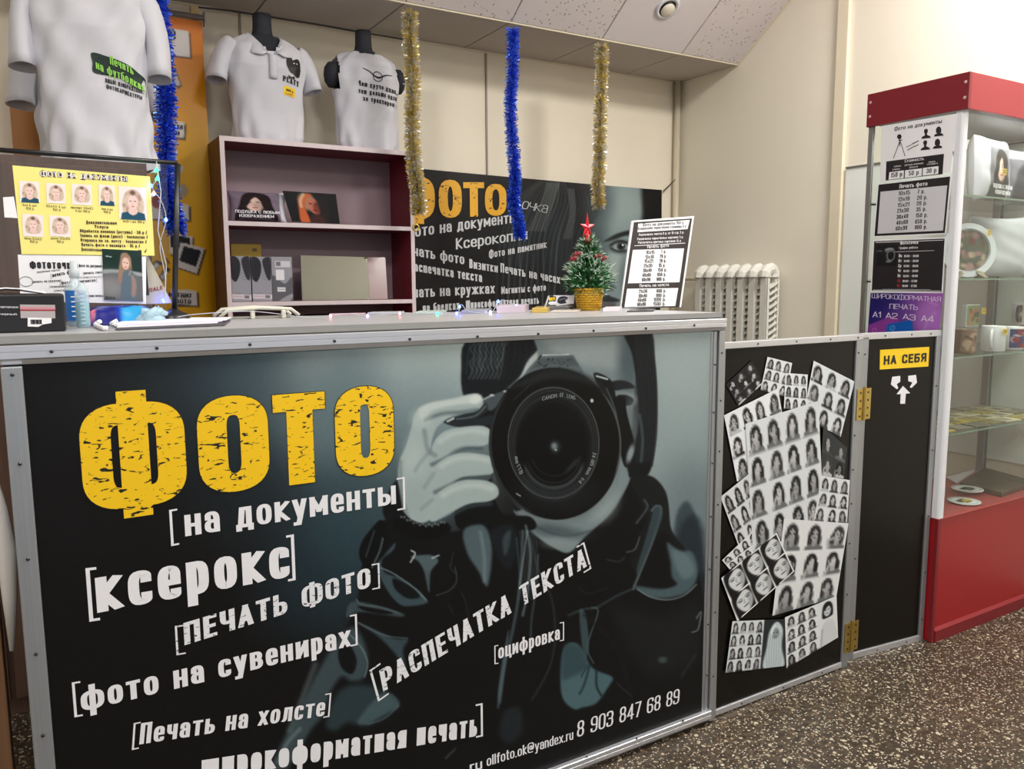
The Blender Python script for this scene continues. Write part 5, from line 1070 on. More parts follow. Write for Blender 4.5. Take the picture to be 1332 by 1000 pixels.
card([(235, 315), (266, 323), (256, 356), (227, 346)]); A.poly([(239, 320), (262, 326), (255, 347), (233, 339)], (26, 26, 32), .6, sm=False)
A.poly([(196, 345), (204, 338), (212, 342), (202, 352)], (40, 34, 30), .8, sm=False); A.poly([(196, 348), (204, 341), (208, 345), (200, 353)], (214, 208, 200), .8, sm=False); A.poly([(206, 360), (216, 347), (222, 350), (212, 366)], (60, 54, 50), .8, sm=False); A.poly([(208, 360), (216, 352), (219, 355), (212, 364)], (200, 196, 190), .8, sm=False); A.line([(216, 336), (220, 342), (215, 344), (219, 350)], 1.4, (40, 34, 30), .8, sm=False)
sheet('printed_sheet', yr, P, A, PRINTG, .95)
YP = Plane((0, 3.68 - .0105, 0), (1, 0, 0), (0, 0, 1))
letters('lettering', yr, YP, INKB, [('фотографие', (128, 40), (229, 51), 16, dict(tx=.16)), ('кружка', (212, 164), (238, 168), 7), ('фото', (220, 174), (234, 176), 7), ('магнит', (220, 385), (250, 387), 7), ('фото', (226, 394), (249, 395), 7)])
m = MB(); m.tube([(xl, 3.67, zr + .012), (xr + .006, 3.67, zr + .012)], .011, 10); m.box((xr + .004, 3.655, zr - .02), (xr + .008, 3.685, zr + .035)); m.build('top_bar', GREYM, yr); MB().box((xl, 3.62, 0), (xr, 3.74, .07)).build('base_case', GREYM, yr, bevel=.01); MB().tube([((xl + xr) / 2, 3.70, .05), ((xl + xr) / 2, 3.70, zr)], .009, 8).build('pole', GREYM, yr)
o = MB().box((xr - .035, 3.72, zr + .015), (xr - .005, 3.75, zr + .07)).build('wooden_block', mat('pale_wood', (216, 190, 140), .6), label='small pale wooden block above the top bar of the yellow banner', cat='block')
o.parent = None
m = MB(); pp = planeY(3.74); m.tube([tuple(pp.at(*pp.uv(x, y))) for x, y in ((255, 9), (300, 14), (345, 21), (420, 33), (470, 42), (530, 52))], .004, 6); m.build('ceiling_cable', BLACK, label='dark cable running along the back wall above the shirts', cat='cable')

# ---- large banner on the back wall
BP = planeY(3.735); bn = thing('wall_banner', 'wide black advertising banner with half a face, hung on the back wall', 'banner', (2.2, 3.735, 1.4))
tr = BP.uv(861, 247); tl0 = BP.uv(545, 218); xA = 1.22; xB = float(tr[0]); zB = 1.02
nx, nz = 330, 150; s, t = np.meshgrid(np.linspace(0, 1, nx), np.linspace(0, 1, nz)); gx = xA + (xB - xA) * s; ztop = float(tl0[1]) + (float(tr[1]) - float(tl0[1])) * (gx - float(tl0[0])) / (xB - float(tl0[0])) - .006 * np.sin(math.pi * s)
gz = ztop + (zB - ztop) * t; P = np.stack([gx, 3.734 + .004 * np.sin(9 * s + 3 * t), gz], -1); X, Y = project(P); A = Art(X, Y, (24, 22, 24)); e, p, l = A.ell, A.poly, A.line
e(700, 320, 60, 80, (40, 46, 50), .8, a=.8); e(640, 400, 90, 50, (34, 32, 34), .9)
p([(756, 226), (835, 240), (838, 262), (832, 300), (828, 360), (826, 420), (776, 420), (770, 370), (764, 330), (772, 290), (784, 262)], (128, 146, 148), 5)
e(812, 268, 24, 26, (152, 168, 168), .7, a=.8); e(778, 262, 18, 30, (70, 82, 84), .8, a=.8); e(775, 320, 14, 34, (62, 74, 76), .8, a=.8)
p([(836, 236), (870, 240), (870, 420), (838, 420), (833, 330), (838, 290)], (20, 19, 21), 5); e(800, 345, 9, 24, (160, 174, 172), .6, a=.8); e(815, 360, 10, 20, (98, 112, 114), .7, a=.8)
p([(786, 314), (800, 305), (816, 300), (826, 300), (826, 305), (812, 307), (798, 312)], (34, 38, 40), 2); e(808, 321, 15, 8, (50, 58, 60), .5); e(808, 321, 11, 5, (150, 160, 160), .3); e(808, 320.5, 5.6, 5.4, (52, 60, 62), .25); e(808, 320.5, 2.6, 2.6, (12, 12, 14), .4); e(810, 318.5, 1.2, 1.2, (230, 236, 236), .4); l([(794, 319), (802, 314), (812, 314), (822, 322)], 1.8, (22, 24, 26), 1); l([(795, 323), (806, 327), (820, 324)], 1.3, (34, 36, 40), 1)
e(792, 374, 8, 4, (66, 74, 76), .6); p([(776, 388), (788, 383), (796, 386), (806, 390), (800, 393), (776, 392)], (52, 54, 58), 1.6); p([(776, 393), (800, 394), (798, 400), (780, 402)], (96, 92, 94), 2)
for k in range(22):
    x = 664 + k * 5; f = 1 if k < 15 else .4
    l([(700 + k * 2.4, 236), (x + 6, 262), (x - 12 + (k % 5), 310), (x - 18 + (k % 3) * 3, 370), (x - 16, 420)], .9 + (k % 3) * .3, (96 + 12 * (k % 4), 106 + 12 * (k % 4), 108 + 12 * (k % 4)), 1, .42 * f)
for k in range(6): l([(712 + k * 3, 238), (704 + k * 3, 264), (688 + k * 4, 300)], 1.2, (170, 176, 176), 1, .5)
for k in range(4): l([(740 + k * 2, 246), (742 + k * 2, 275), (734 + k * 3, 310)], 1.0, (150, 158, 158), 1, .5)
e(770, 240, 16, 10, (54, 50, 50), .8, a=.7)
sheet('printed_sheet', bn, P, A, PRINTG, 1.0)
BP2 = planeY(3.7285)
YG2 = letter_grunge('amber_distressed_print', (232, 172, 34), (24, 22, 22), 40, .62)
for nm, xa, xb, yb_, h in (('Ф', 523, 566, 286, 57), ('О', 571, 601, 283.6, 50), ('Т', 603, 630, 282, 45), ('О', 631, 659, 281, 42)):
    letters('heading_lettering', bn, BP2, YG2, [(nm, (xa, yb_), (xb, yb_ - .6), h, dict(tx=.27, ty=.17, rr=.34))])
SLG = mat('grey_white_letter_print', (208, 210, 214), .5)
letters('lettering', bn, BP2, SLG, [('Фото на документы', (527, 310), (672, 289), 15.5), ('Ксерокопии', (593, 324.5), (686, 311), 14.5), ('Фото на памятник', (636, 336), (711, 322), 10), ('Печать фото', (522, 329.5), (604, 344), 14), ('Визитки', (610.5, 348.5), (647.5, 354.5), 12), ('Печать на часах', (651, 354), (728.5, 369), 12), ('Распечатка текста', (533, 351.5), (627, 367), 13), ('Печать на кружках', (522, 388), (643.5, 381.5), 14.5), ('Магниты с фото', (652, 382.5), (710, 378), 9.5), ('на брелках', (550, 406.5), (597.5, 402.5), 12), ('Широкоформатная печать', (606, 401.5), (701, 395), 10.5)], tx=.19)
letters('script_lettering', bn, BP2, SLG, [('очка', (678, 271), (711, 277), 14, dict(tx=.09, slant=.35))])
m = MB()
for px1, py1, px2, py2 in ((861, 249, 880, 233), (861, 251, 879, 234)): m.tube([(float(BP.uv(px1, py1)[0]), 3.728, float(BP.uv(px1, py1)[1])), (float(BP.uv(px2, py2)[0]), 3.745, float(BP.uv(px2, py2)[1]))], .0022, 5)
m.build('tie_cord', BLACK, bn)

# ---- tinsel garlands
def garland(name, label, pts, R_, cols, n, m1, seed=1, bottom=0):
    """twisted foil garland: thousands of thin strips around a string"""
    r = np.random.RandomState(seed); P = smooth(pts, 14, False); L = len(P); vs = []; fs = []; col = []
    for k in range(n):
        q = k / n * (L - 1); i = int(q); f = q - i; c = P[i] * (1 - f) + P[min(i + 1, L - 1)] * f
        a = k * 2.39996 + r.rand() * .5; el = r.uniform(-.7, .6); d = np.array((math.cos(a) * math.cos(el), math.sin(a) * math.cos(el), math.sin(el))); w = np.cross(d, r.randn(3)); w /= np.linalg.norm(w)
        ln = R_ * r.uniform(.75, 1.15); wd = .0016; b = len(vs); mid = c + d * ln * .55 + w * r.uniform(-.002, .002)
        vs += [c - w * wd, c + w * wd, mid + w * wd, mid - w * wd, c + d * ln + w * wd * .6 + np.array((0, 0, -.004 * r.rand())), c + d * ln - w * wd * .6]
        fs += [(b, b + 1, b + 2, b + 3), (b + 3, b + 2, b + 4, b + 5)]
    m = MB(); m.add(vs, fs); t = m.build(name, m1, label=label, cat='garland'); return t
def foil(name, c1, c2, axis=None):
    m = mat(name, c1, .3, metal=.72); nt = m.node_tree; b = nt.nodes['Principled BSDF']; g = nt.nodes.new('ShaderNodeNewGeometry'); r = nt.nodes.new('ShaderNodeValToRGB'); e = r.color_ramp.elements
    e[0].color = (*lin(c1), 1); e[1].color = (*lin(c2), 1); e[0].position = .45; e[1].position = .55; nt.links.new(g.outputs['Random Per Island'], r.inputs[0]); nt.links.new(r.outputs[0], b.inputs['Base Color']); return m
FB = foil('blue_foil', (40, 80, 226), (110, 160, 255)); FG = foil('gold_silver_foil', (236, 214, 110), (236, 236, 240))
def gp3(Y, pts): q = planeY(Y); return [(float(q.uv(x, y)[0]), Y, float(q.uv(x, y)[1])) for x, y in pts]
garland('gold_tinsel', 'gold and silver tinsel garland hanging in front of the shelf unit edge', gp3(3.30, [(533, 17), (534, 60), (537, 110), (536, 160), (538, 210), (543, 245), (545, 276)]), .037, None, 6200, FG, 2)
garland('gold_tinsel', 'gold and silver tinsel garland hanging above the small christmas tree', gp3(3.30, [(782, 60), (783, 100), (781, 150), (780, 200), (778, 240), (779, 268)]), .036, None, 5200, FG, 3)
garland('blue_tinsel', 'blue tinsel garland hanging in the middle of the back wall', gp3(3.30, [(667, 39), (667, 90), (664, 140), (667, 190), (670, 235), (668, 262), (675, 290), (676, 308)]), .033, None, 5200, FB, 4)
garland('blue_tinsel', 'blue tinsel garland hanging behind the large tee at the left', gp3(3.05, [(203, -14), (206, 15), (212, 60), (215, 110), (216, 150), (216, 200), (219, 250), (227, 285), (229, 300)]), .038, None, 4600, FB, 5)
m = MB(); m.tube(gp3(3.30, [(545, 276), (544, 285), (541, 290)]), .0015, 5); q = gp3(3.30, [(541, 296)])[0]; m.tube([(q[0] + .014 * math.cos(a), q[1], q[2] + .014 * math.sin(a)) for a in np.linspace(0, 6.283, 14)[:-1]], .004, 6, closed=True)
m.build('gold_ring', mat('gold_metal', (212, 176, 84), .3, metal=1), smooth=True, label='small gold ring on a thread below the left gold tinsel', cat='ring')

# ================================================================== on the worktop
ZW = 1.1682
def wz(x, y): r = ray(x, y); p = CO + r * (ZW - CAMH) / r[2]; return float(p[0]), float(p[1])
# acrylic notice stand
YA = 1.93; pA = planeY(YA); ab = thing('acrylic_stand', 'clear acrylic notice stand on a black rod frame at the left of the worktop', 'stand', (.1, YA, ZW))
P0_ = pA.uv(-40, 192); P1_ = pA.uv(231, 212); pb0 = pA.uv(226, 398)
m = MB(); m.tube([(float(P0_[0]), YA, float(P0_[1])), (float(P1_[0]), YA, float(P1_[1]))], .005, 10); m.build('top_rod', BLACK, ab, smooth=True)
m = MB(); m.tube([(float(P1_[0]), YA, float(P1_[1]) - .002), (float(pb0[0]), YA, ZW + .01)], .0062, 10); m.build('post', BLACK, ab, smooth=True)
m = MB(); m.lathe([(.036, 0), (.036, .006), (.028, .018), (.012, .026), (.008, .03)], (float(pb0[0]), YA, ZW), 24); m.build('foot', BLACK, ab, smooth=True)
m = MB(); m.lathe([(.036, 0), (.036, .006), (.028, .018), (.012, .026), (.008, .03)], (float(P0_[0]) + .02, YA, ZW), 24); m.build('foot', BLACK, ab, smooth=True)
m = MB(); m.tube([(float(P0_[0]) + .02, YA, float(P0_[1])), (float(P0_[0]) + .02, YA, ZW + .01)], .0062, 10); m.build('post', BLACK, ab, smooth=True)
q = [tuple(pA.uv(*c)) for c in ((-30, 196), (218, 214), (216, 400), (-30, 404))]; q[2] = (q[2][0], ZW + .006); q[3] = (q[3][0], ZW + .006)
MB().slab(pA, q[::-1], -.002, .001).build('acrylic_sheet', ACR, ab)
m = MB(); m.tube([tuple(pA.at(*pA.uv(203, 210), .004)), tuple(pA.at(*pA.uv(209, 250), .005)), tuple(pA.at(*pA.uv(205, 300), .004)), tuple(pA.at(*pA.uv(216, 345), .004)), tuple(pA.at(*pA.uv(214, 392), .004))], .0012, 5); m.build('clear_wire', mat('clear_cord', (196, 196, 200), .3), ab)
# yellow price sheet
pS = Plane((0, YA - .0045, 0), (1, 0, 0), (0, 0, 1)); CREAM = mat('pale_yellow_paper', (240, 228, 132), .6)
ys = thing('yellow_notice', 'pale yellow price notice with seven blonde portrait photos on the acrylic stand', 'notice', tuple(pS.at(*pS.uv(114, 331))))
patch('paper', ys, pS, [(16, 215), (195, 229.5), (201, 332.5), (28, 330.5)], CREAM)
def mini(parent, pl, x0, y0, x1, y1, off=.0014, full=True, sk=(236, 204, 196)):
    q = [pl.uv(*c) for c in ((x0, y0), (x1, y0 + (x1 - x0) * .07), (x1 + 1, y1 + (x1 - x0) * .05), (x0 + 1, y1))]; P, s, t = quad_grid(q, 44, 52, pl, off); A = Art(s * 100, t * 120, (238, 226, 224))
    h = (206, 184, 166)
    A.poly([(16, 96), (12, 60), (24, 22), (50, 8), (76, 22), (90, 60), (84, 96), (66, 104), (34, 104)], h, 3)
    for k in range(34): an = k * 2.4; A.ell(50 + (24 + k % 11) * math.cos(an), 58 + (34 + k % 8) * math.sin(an), 6, 8, [(184, 152, 132), (222, 204, 188), (160, 124, 106), (214, 194, 178)][k % 4], .6, a=.7)
    if full: A.poly([(6, 122), (10, 96), (34, 90), (50, 104), (68, 90), (92, 96), (96, 122)], (34, 78, 100), 1.5, sm=False)
    A.poly([(38, 76), (62, 76), (66, 94), (50, 103), (34, 94)], tuple(v * .95 for v in sk), 2); A.ell(50, 55, 18, 25, sk, .2); A.ell(42, 52, 4, 2, (80, 60, 60), .5); A.ell(58, 52, 4, 2, (80, 60, 60), .5); A.ell(50, 71, 6, 2.2, (196, 96, 96), .4); A.ell(50, 62, 2.4, 3, (214, 170, 160), .6); A.poly([(40, 20), (50, 12), (60, 20), (52, 30), (46, 28)], (110, 84, 72), 4)
    sheet('portrait_photo', parent, P, A, PRINT)
for b_ in ((25, 235, 51, 263, 1), (60, 238, 85, 264, 0), (93, 239, 119, 266, 0), (128, 240, 149, 267, 1), (154, 242, 190, 285, 1), (29, 278, 56, 307, 0), (64, 280, 91, 307, 0)): mini(ys, pS, *b_[:4], full=bool(b_[4]))
LO = .0016
INKBR = mat('brown_black_letter_print', (70, 50, 34), .5)
letters('lettering_outline', ys, pS, INKBR, [('ФОТО НА ДОКУМЕНТЫ', (52, 229.5), (166, 236.5), 7.4, dict(tx=.36))], off=.0012)
letters('lettering', ys, pS, INKW, [('ФОТО НА ДОКУМЕНТЫ', (52.6, 228.8), (165.4, 235.8), 6, dict(tx=.2))], off=LO)
letters('lettering', ys, pS, INKBR, [('3х4 6 шт', (29, 268), (48, 269), 3), ('150 р', (34, 272.5), (44, 273), 3), ('3,5х4,5 4 шт', (60, 269), (86, 271), 3), ('150 р', (69, 274), (79, 274.5), 3), ('паспорт 3,5х4,5', (92, 271), (121, 272.5), 3), ('4 шт 150 р', (98, 275.5), (117, 276.5), 3), ('3х4 4 шт', (132, 273), (147, 274), 3), ('150 р', (135, 277), (144, 277.5), 3), ('9х12 1 шт 150 р', (160, 289), (188, 290.5), 3),
    ('виза 3,5х4,5', (32, 311), (54, 312.5), 3), ('150 р', (39, 315.5), (49, 316), 3), ('виза 3,5х4,5', (66, 311), (91, 312), 3), ('150 р', (74, 315.5), (83, 316), 3),
    ('Дополнительные', (112, 291), (152, 292), 4.2, dict(tx=.24)), ('Услуги', (123, 296.5), (141, 297.5), 4.2, dict(tx=.24)), ('Обработка военная (ретушь) - 50 р ✓', (104, 302), (190, 304.5), 4.2, dict(tx=.22)), ('Запись на флеш (диск) - бесплатно ✓', (104, 308), (191, 310.5), 4.2, dict(tx=.22)), ('Отправка на эл. почту - бесплатно ✓', (105, 314), (190, 316.5), 4.2, dict(tx=.22)), ('Печать фото с паспорта - 35 р ✓', (106, 320), (182, 322), 4.2, dict(tx=.22)), ('Дополнительно', (106, 326), (133, 327), 4.2, dict(tx=.22)), ('р ✓', (180, 328), (191, 328.5), 4.2, dict(tx=.22))], off=LO, tx=.16)
wsx = thing('white_leaflet', 'white landscape leaflet with scattered black lines of text below the yellow notice', 'leaflet', tuple(pS.at(*pS.uv(80, 390))))
q = [tuple(pS.uv(*c)) for c in ((23, 331), (190, 333.5), (190, 395), (27, 392))]; MB().slab(pS, q[::-1], -.001, -.0003).build('paper', PAPER, wsx)
pS2 = Plane((0, YA - .0042, 0), (1, 0, 0), (0, 0, 1))
letters('lettering', wsx, pS2, INKB, [('ФОТОТОЧКА', (39, 349), (99, 350), 8.5, dict(tx=.26)), ('[фото на документы]', (101, 347), (136, 348), 4), ('[визитные карты]', (48, 355), (78, 352), 2.6), ('[печать фото]', (66, 361), (100, 354), 5, dict(tx=.2)), ('[печать текста]', (108, 357), (138, 355), 3.6), ('[печать на кружках]', (42, 368), (80, 366), 3.2), ('[фото на магнитах]', (78, 370), (126, 366), 4.2), ('[сканирование]', (64, 374), (94, 373), 2.8), ('[ксерокс]', (98, 362), (134, 361), 2.6), ('[распечатка]', (70, 379), (100, 378), 2.8), ('[широкоформатная печать]', (92, 386), (135, 386), 3.4)], tx=.18)
m = MB(); u, v = pS2.uv(34, 366); m.tube([tuple(pS2.at(float(u) + .012 * math.cos(a), float(v) + .010 * math.sin(a), .0004)) for a in np.linspace(0, 6.283, 20)[:-1]], .0006, 4, closed=True); m.build('stamp_ring', mat('stamp_grey', (120, 116, 120), .6), wsx)
o = thing('garden_photo', 'photo print of a long-haired woman in a grey dress outdoors on the acrylic stand', 'photo', tuple(pS.at(*pS.uv(158, 390))))
q = [pS.uv(*c) for c in ((132.5, 323.5), (184, 326), (186, 392), (135, 390))]; P, s, t = quad_grid(q, 80, 100, pS, .0024); A = Art(s * 100, t * 128, (44, 60, 54))
A.ell(30, 20, 50, 24, (26, 48, 42), .6); A.ell(85, 40, 40, 30, (34, 52, 48), .6); A.poly([(0, 52), (40, 50), (100, 56), (100, 66), (0, 62)], (150, 156, 158), 3); A.poly([(0, 64), (100, 68), (100, 128), (0, 128)], (104, 104, 106), 4); A.ell(20, 96, 30, 24, (132, 130, 130), .6); A.ell(12, 18, 4, 1.4, (190, 200, 200), .5); A.ell(20, 19, 4, 1.2, (180, 190, 190), .5)
A.poly([(48, 10), (62, 8), (72, 22), (70, 44), (62, 60), (54, 80), (38, 82), (40, 50), (44, 28)], (150, 120, 100), 3); A.poly([(50, 60), (60, 50), (76, 56), (86, 76), (84, 124), (78, 128), (46, 128), (44, 100)], (92, 108, 120), 2); A.poly([(72, 62), (82, 74), (84, 96), (78, 118), (70, 112), (72, 90)], (150, 126, 118), 3); A.ell(58, 34, 9, 15, (222, 188, 172), .15); A.ell(55, 32, 2, 1, (60, 44, 44), .4); A.ell(62, 33, 2, 1, (60, 44, 44), .4); A.ell(58, 43, 3, 1.2, (170, 80, 84), .4); A.line([(66, 20), (72, 44), (66, 62)], 3, (190, 160, 136), 2, .7)
sheet('print_face', o, P, A, PRINTG); MB().slab(pS, [tuple(c) for c in q][::-1], .0008, .0022).build('paper', PAPER, o)
letters('lettering', o, Plane((0, YA - .0072, 0), (1, 0, 0), (0, 0, 1)), INKB, [('ФОТО', (137, 389), (150, 389.5), 3.6)], off=0)
o = thing('cream_folder', 'cream folded leaflet with a black picture and red capitals behind the garden photo', 'leaflet', (.2, YA + .02, ZW)); pF = planeY(YA + .012)
MB().slab(pF, [tuple(pF.uv(*c)) for c in ((180, 396), (224, 394), (192, 332), (180, 330))], -.001, 0).build('paper', mat('cream_paper', (226, 214, 196), .6), o); patch('black_picture', o, pF, [(184, 336), (190, 338), (194, 384), (184, 384)], BLACK, .0003, .0008); letters('lettering', o, pF, INKR, [('SALE', (194, 380), (212, 376), 5, dict(tx=.24))], off=.001)
o = MB(); qw = [tuple(pA.uv(*c)) for c in ((4, 257), (18, 256), (23, 284), (6, 283))]; o.slab(Plane((0, YA - .006, 0), (1, 0, 0), (0, 0, 1)), qw[::-1], 0, .001); o.build('blank_label', PAPER, label='blank white label stuck left of the yellow notice', cat='label')

# black product box with torn labels
pB = planeY(1.665); bx0 = -.33; bx1 = float(pB.uv(86, 420)[0]); bz = float(pB.uv(50, 382)[1])
bo = thing('black_box', 'black cardboard box with a silver sticker and a torn barcode at the worktop left end', 'box', ((bx0 + bx1) / 2, 1.72, ZW))
MB().box((bx0, 1.665, ZW), (bx1, 1.79, bz)).build('body', mat('black_card', (26, 25, 28), .4), bo, bevel=.004)
patch('silver_sticker', bo, pB, [(26, 396), (71.5, 396.5), (72, 414), (27, 413.5)], mat('silver_sticker', (176, 168, 170), .35), .0002, .001); patch('red_stripe', bo, pB, [(26, 402.5), (72, 402.8), (72, 404.2), (26, 404)], INKR, .001, .0014); patch('pink_stripe', bo, pB, [(26, 399), (72, 399.4), (72, 402.4), (26, 402)], mat('pink_print', (196, 140, 150), .5), .001, .0014)
patch('barcode_label', bo, pB, [(36, 413), (67, 413.5), (67, 420), (55, 422), (50, 425), (36, 424.5)], PAPER, .0012, .0018)
m = MB()
for k in range(9): u0, v0 = pB.uv(40 + k * 1.6, 421.5); u1, v1 = pB.uv(40.7 + k * 1.6 + (k % 3) * .25, 415.5); m.slab(pB, [(u0, v0), (u1, v0), (u1, v1), (u0, v1)], .0018, .0021)
m.build('barcode', INKB, bo, kind='stuff'); letters('lettering', bo, pB, INKW, [('лазерный картридж', (-30, 399.8), (24, 400.5), 2.6), ('тонер чёрный', (-20, 409.2), (22, 409.8), 2.6)], off=.0004)
m = MB(); s, t = np.meshgrid(np.linspace(0, 1, 18), np.linspace(0, 1, 8)); P = np.stack([bx0 + .01 + s * (.345), 1.675 + t * .1, bz + .003 + .009 * (1 - s) + .004 * np.abs(np.sin(9 * s + 4 * t)) + .003 * np.sin(17 * s)], -1); m.grid(P); m.build('paper_wad', PAPER, smooth=True, solid=.002, label='crumpled white paper lying on top of the black box', cat='paper')
# bottles
CLR = mat('clear_bottle_plastic', (206, 222, 226), .12, trans=.0, spec=.6, alpha=.45); LIQ = mat('turquoise_liquid', (40, 170, 196), .15, spec=.6); BLB = mat('blue_bottle_label', (40, 110, 190), .35); CAPW = mat('translucent_cap', (206, 214, 220), .3, alpha=.75)
def bottle(name, lab, x, y, r, h, liquid, cap, label_band):
    t = thing(name, lab, 'bottle', (x, y, ZW)); mb = MB()
    mb.lathe([(r * .9, 0), (r, .003), (r, h * .78), (r * .85, h * .86), (r * .45, h * .93), (r * .42, h)], (x, y, ZW), 24); mb.build('bottle_body', CLR, t, smooth=True)
    MB().lathe([(r * .86, .003), (r * .93, .006), (r * .93, h * liquid), (r * .9, h * liquid + .0005)], (x, y, ZW), 24).build('liquid', LIQ if liquid < .6 else mat('blue_gel', (70, 150, 206), .2), t, smooth=True)
    if cap: MB().lathe([(r * .5, h), (r * .5, h + cap * .45), (r * .36, h + cap * .55), (r * .34, h + cap), (r * .2, h + cap)], (x, y, ZW), 20).build('cap', CAPW, t, smooth=True)
    if label_band:
        n = 14; vs = []
        for z in (h * .12, h * .74):
            for k in range(n): a = math.radians(195 + k * 150 / (n - 1)); vs.append((x + (r + .0006) * math.cos(a), y + (r + .0006) * math.sin(a), ZW + z))
        lb = MB().add(vs, [(k, k + 1, n + k + 1, n + k) for k in range(n - 1)]).build('label_band', BLB, t, smooth=True)
        for k in range(5): MB().box((x - r * .5, y - r - .0012, ZW + h * (.2 + .1 * k)), (x + r * (.3 + .1 * (k % 2)), y - r - .0009, ZW + h * (.2 + .1 * k) + .002)).build('label_line', INKW, t)
        MB().box((x - .002, y - r - .0012, ZW + h * .64), (x + .002, y - r - .0009, ZW + h * .72)).build('white_cross', INKW, t)
    else:
        for k in range(9): MB().box((x - .004, y - r - .0009, ZW + h * (.1 + .085 * k)), (x + .004, y - r - .0006, ZW + h * (.1 + .085 * k) + .001)).build('graduation_mark', INKW, t)
    return t
d_ = lambda w_, x, y: w_
bottle('sanitizer_bottle', 'clear bottle with a blue label and translucent cap behind the graduated bottle', wz(99, 422)[0] * 1.0, 1.87, .0195, .098, .7, .034, True)
bottle('graduated_bottle', 'narrow graduated bottle half filled with turquoise liquid', float(planeY(1.79).uv(109, 424)[0]), 1.79, .0125, .088, .58, 0, False)
# wipes packet, gloves, papers
BLUP = mat('blue_packet_film', (24, 56, 160), .25, spec=.6); TEAL = mat('teal_packet_print', (40, 150, 200), .3)
o = thing('wipes_packet', 'glossy blue packet of wipes lying behind the graduated bottle', 'packet', (.22, 1.86, ZW)); a = planeY(1.84)
x0 = float(a.uv(113, 410)[0]); x1 = float(a.uv(207, 410)[0]); s, t = np.meshgrid(np.linspace(-1, 1, 30), np.linspace(-1, 1, 16)); hgt = .036 * np.power(np.clip((1 - s ** 6) * (1 - t ** 4), 0, 1), .5) + .002 * np.sin(9 * s + 5 * t)
P = np.stack([(x0 + x1) / 2 + s * (x1 - x0) / 2, 1.90 + t * .05, ZW + .002 + hgt], -1); X_ = s * 50 + 50; Y_ = t * 50 + 50; A = Art(X_, Y_, (26, 52, 158)); A.poly([(4, -5), (40, -5), (44, 60), (4, 60)], (30, 34, 120), 3, sm=False); A.poly([(46, -5), (100, -5), (100, 40), (50, 30)], (46, 150, 206), 4, sm=False); A.ell(8, 20, 6, 16, (220, 110, 130), .2); A.line([(20, 30), (44, 30)], 4, (220, 226, 240), 2); A.line([(56, 60), (90, 62)], 5, (180, 200, 240), 2); A.line([(50, 74), (80, 78)], 4, (150, 180, 230), 2)
sheet('packet_film', o, P, A, PRINTG); MB().box((x0 + .01, 1.853, ZW), (x1 - .01, 1.947, ZW + .003)).build('packet_base', BLUP, o)
o = thing('clear_glove', 'crumpled pale translucent glove beside the black foot of the acrylic stand', 'glove', (.3, 1.87, ZW)); pg = planeY(1.845); mb = MB()
for k, (xa, ya_, xb, yb_) in enumerate(((188, 418, 204, 400), (192, 418, 212, 402), (200, 418, 219, 408), (186, 418, 196, 404), (204, 418, 214, 414))):
    A_ = pg.uv(xa, ya_); B_ = pg.uv(xb, yb_); mb = MB(); mb.tube([(float(A_[0]), 1.845 + .006 * k, ZW + .012), (float((A_[0] + B_[0]) / 2), 1.843 + .006 * k, ZW + .022 + .002 * k), (float(B_[0]), 1.845 + .005 * k, max(ZW + .006, float(B_[1])))], [.009, .010, .004], 8); mb.build('glove_finger', mat('translucent_glove', (176, 206, 220), .35, alpha=.8), o, smooth=True)
mb = MB(); mb.lathe([(.001, 0), (.024, .003), (.026, .012), (.018, .02), (.001, .024)], (float(pg.uv(196, 414)[0]), 1.857, ZW), 14, 1.2, .8); mb.build('palm', MATS['translucent_glove'], o, smooth=True)
for k, (pts, lb) in enumerate((([(120, 414), (124, 420), (134, 425), (146, 429)], 'white rolled paper strip in front of the wipes packet, nearer one'), ([(132, 411), (136, 416), (148, 421), (158, 425)], 'white rolled paper strip in front of the wipes packet, rear one'))):
    mb = MB(); pth = []
    for i, (x, y) in enumerate(pts): px_, py_ = wz(x, y + (5 if k == 0 else 3)); pth.append((px_, min(1.80, max(1.63, py_)) + .03 * k, ZW + .0048 + (.006 if i == 0 else 0)))
    mb.tube(smooth(pth, 5, False), .0045, 10); mb.build('paper_roll', PAPER, smooth=True, label=lb, cat='paper')
def flat(name, lab, cat, pts, h, m, z=0, group=None, bev=.001, ypin=None):
    """flat object on the worktop from measured outline points"""
    out = []
    for x, y in pts:
        a_, b_ = wz(x, y); b_ = min(max(b_, 1.59), 2.085); r = ray(x, y); a_ = float(r[0] / r[1] * b_); out.append((a_, b_))
    pl = Plane((0, 0, ZW + z), (1, 0, 0), (0, 1, 0)); return MB().slab(pl, out, 0, h).build(name, m, label=lab, cat=cat, group=group, bevel=bev)
flat('notebook', 'thin dark notebook lying under loose sheets at the worktop front', 'notebook', [(150, 430), (292, 424), (300, 418), (170, 419)], .004, mat('dark_notebook', (74, 72, 80), .5))
for k in range(3): flat('loose_sheet', ['lowest white sheet on the thin dark notebook', 'middle lilac white sheet on the thin dark notebook', 'top white sheet on the thin dark notebook'][k], 'paper', [(152 - 3 * k, 429 - k), (282 + 6 * k, 423 - k), (296 + 3 * k, 417), (174, 418)], .0012, [PAPER, mat('lilac_paper', (206, 200, 222), .6), PAPER][k], .0042 + k * .0014, bev=0)
o = thing('plastic_tray', 'pale translucent plastic tray with two pegs behind the notebook', 'tray', (.55, 2.03, ZW)); mb = MB(); a = planeY(2.02); x0 = float(a.uv(282, 412)[0]); x1 = float(a.uv(384, 410)[0]); TRM = mat('milky_plastic', (206, 204, 190), .35)
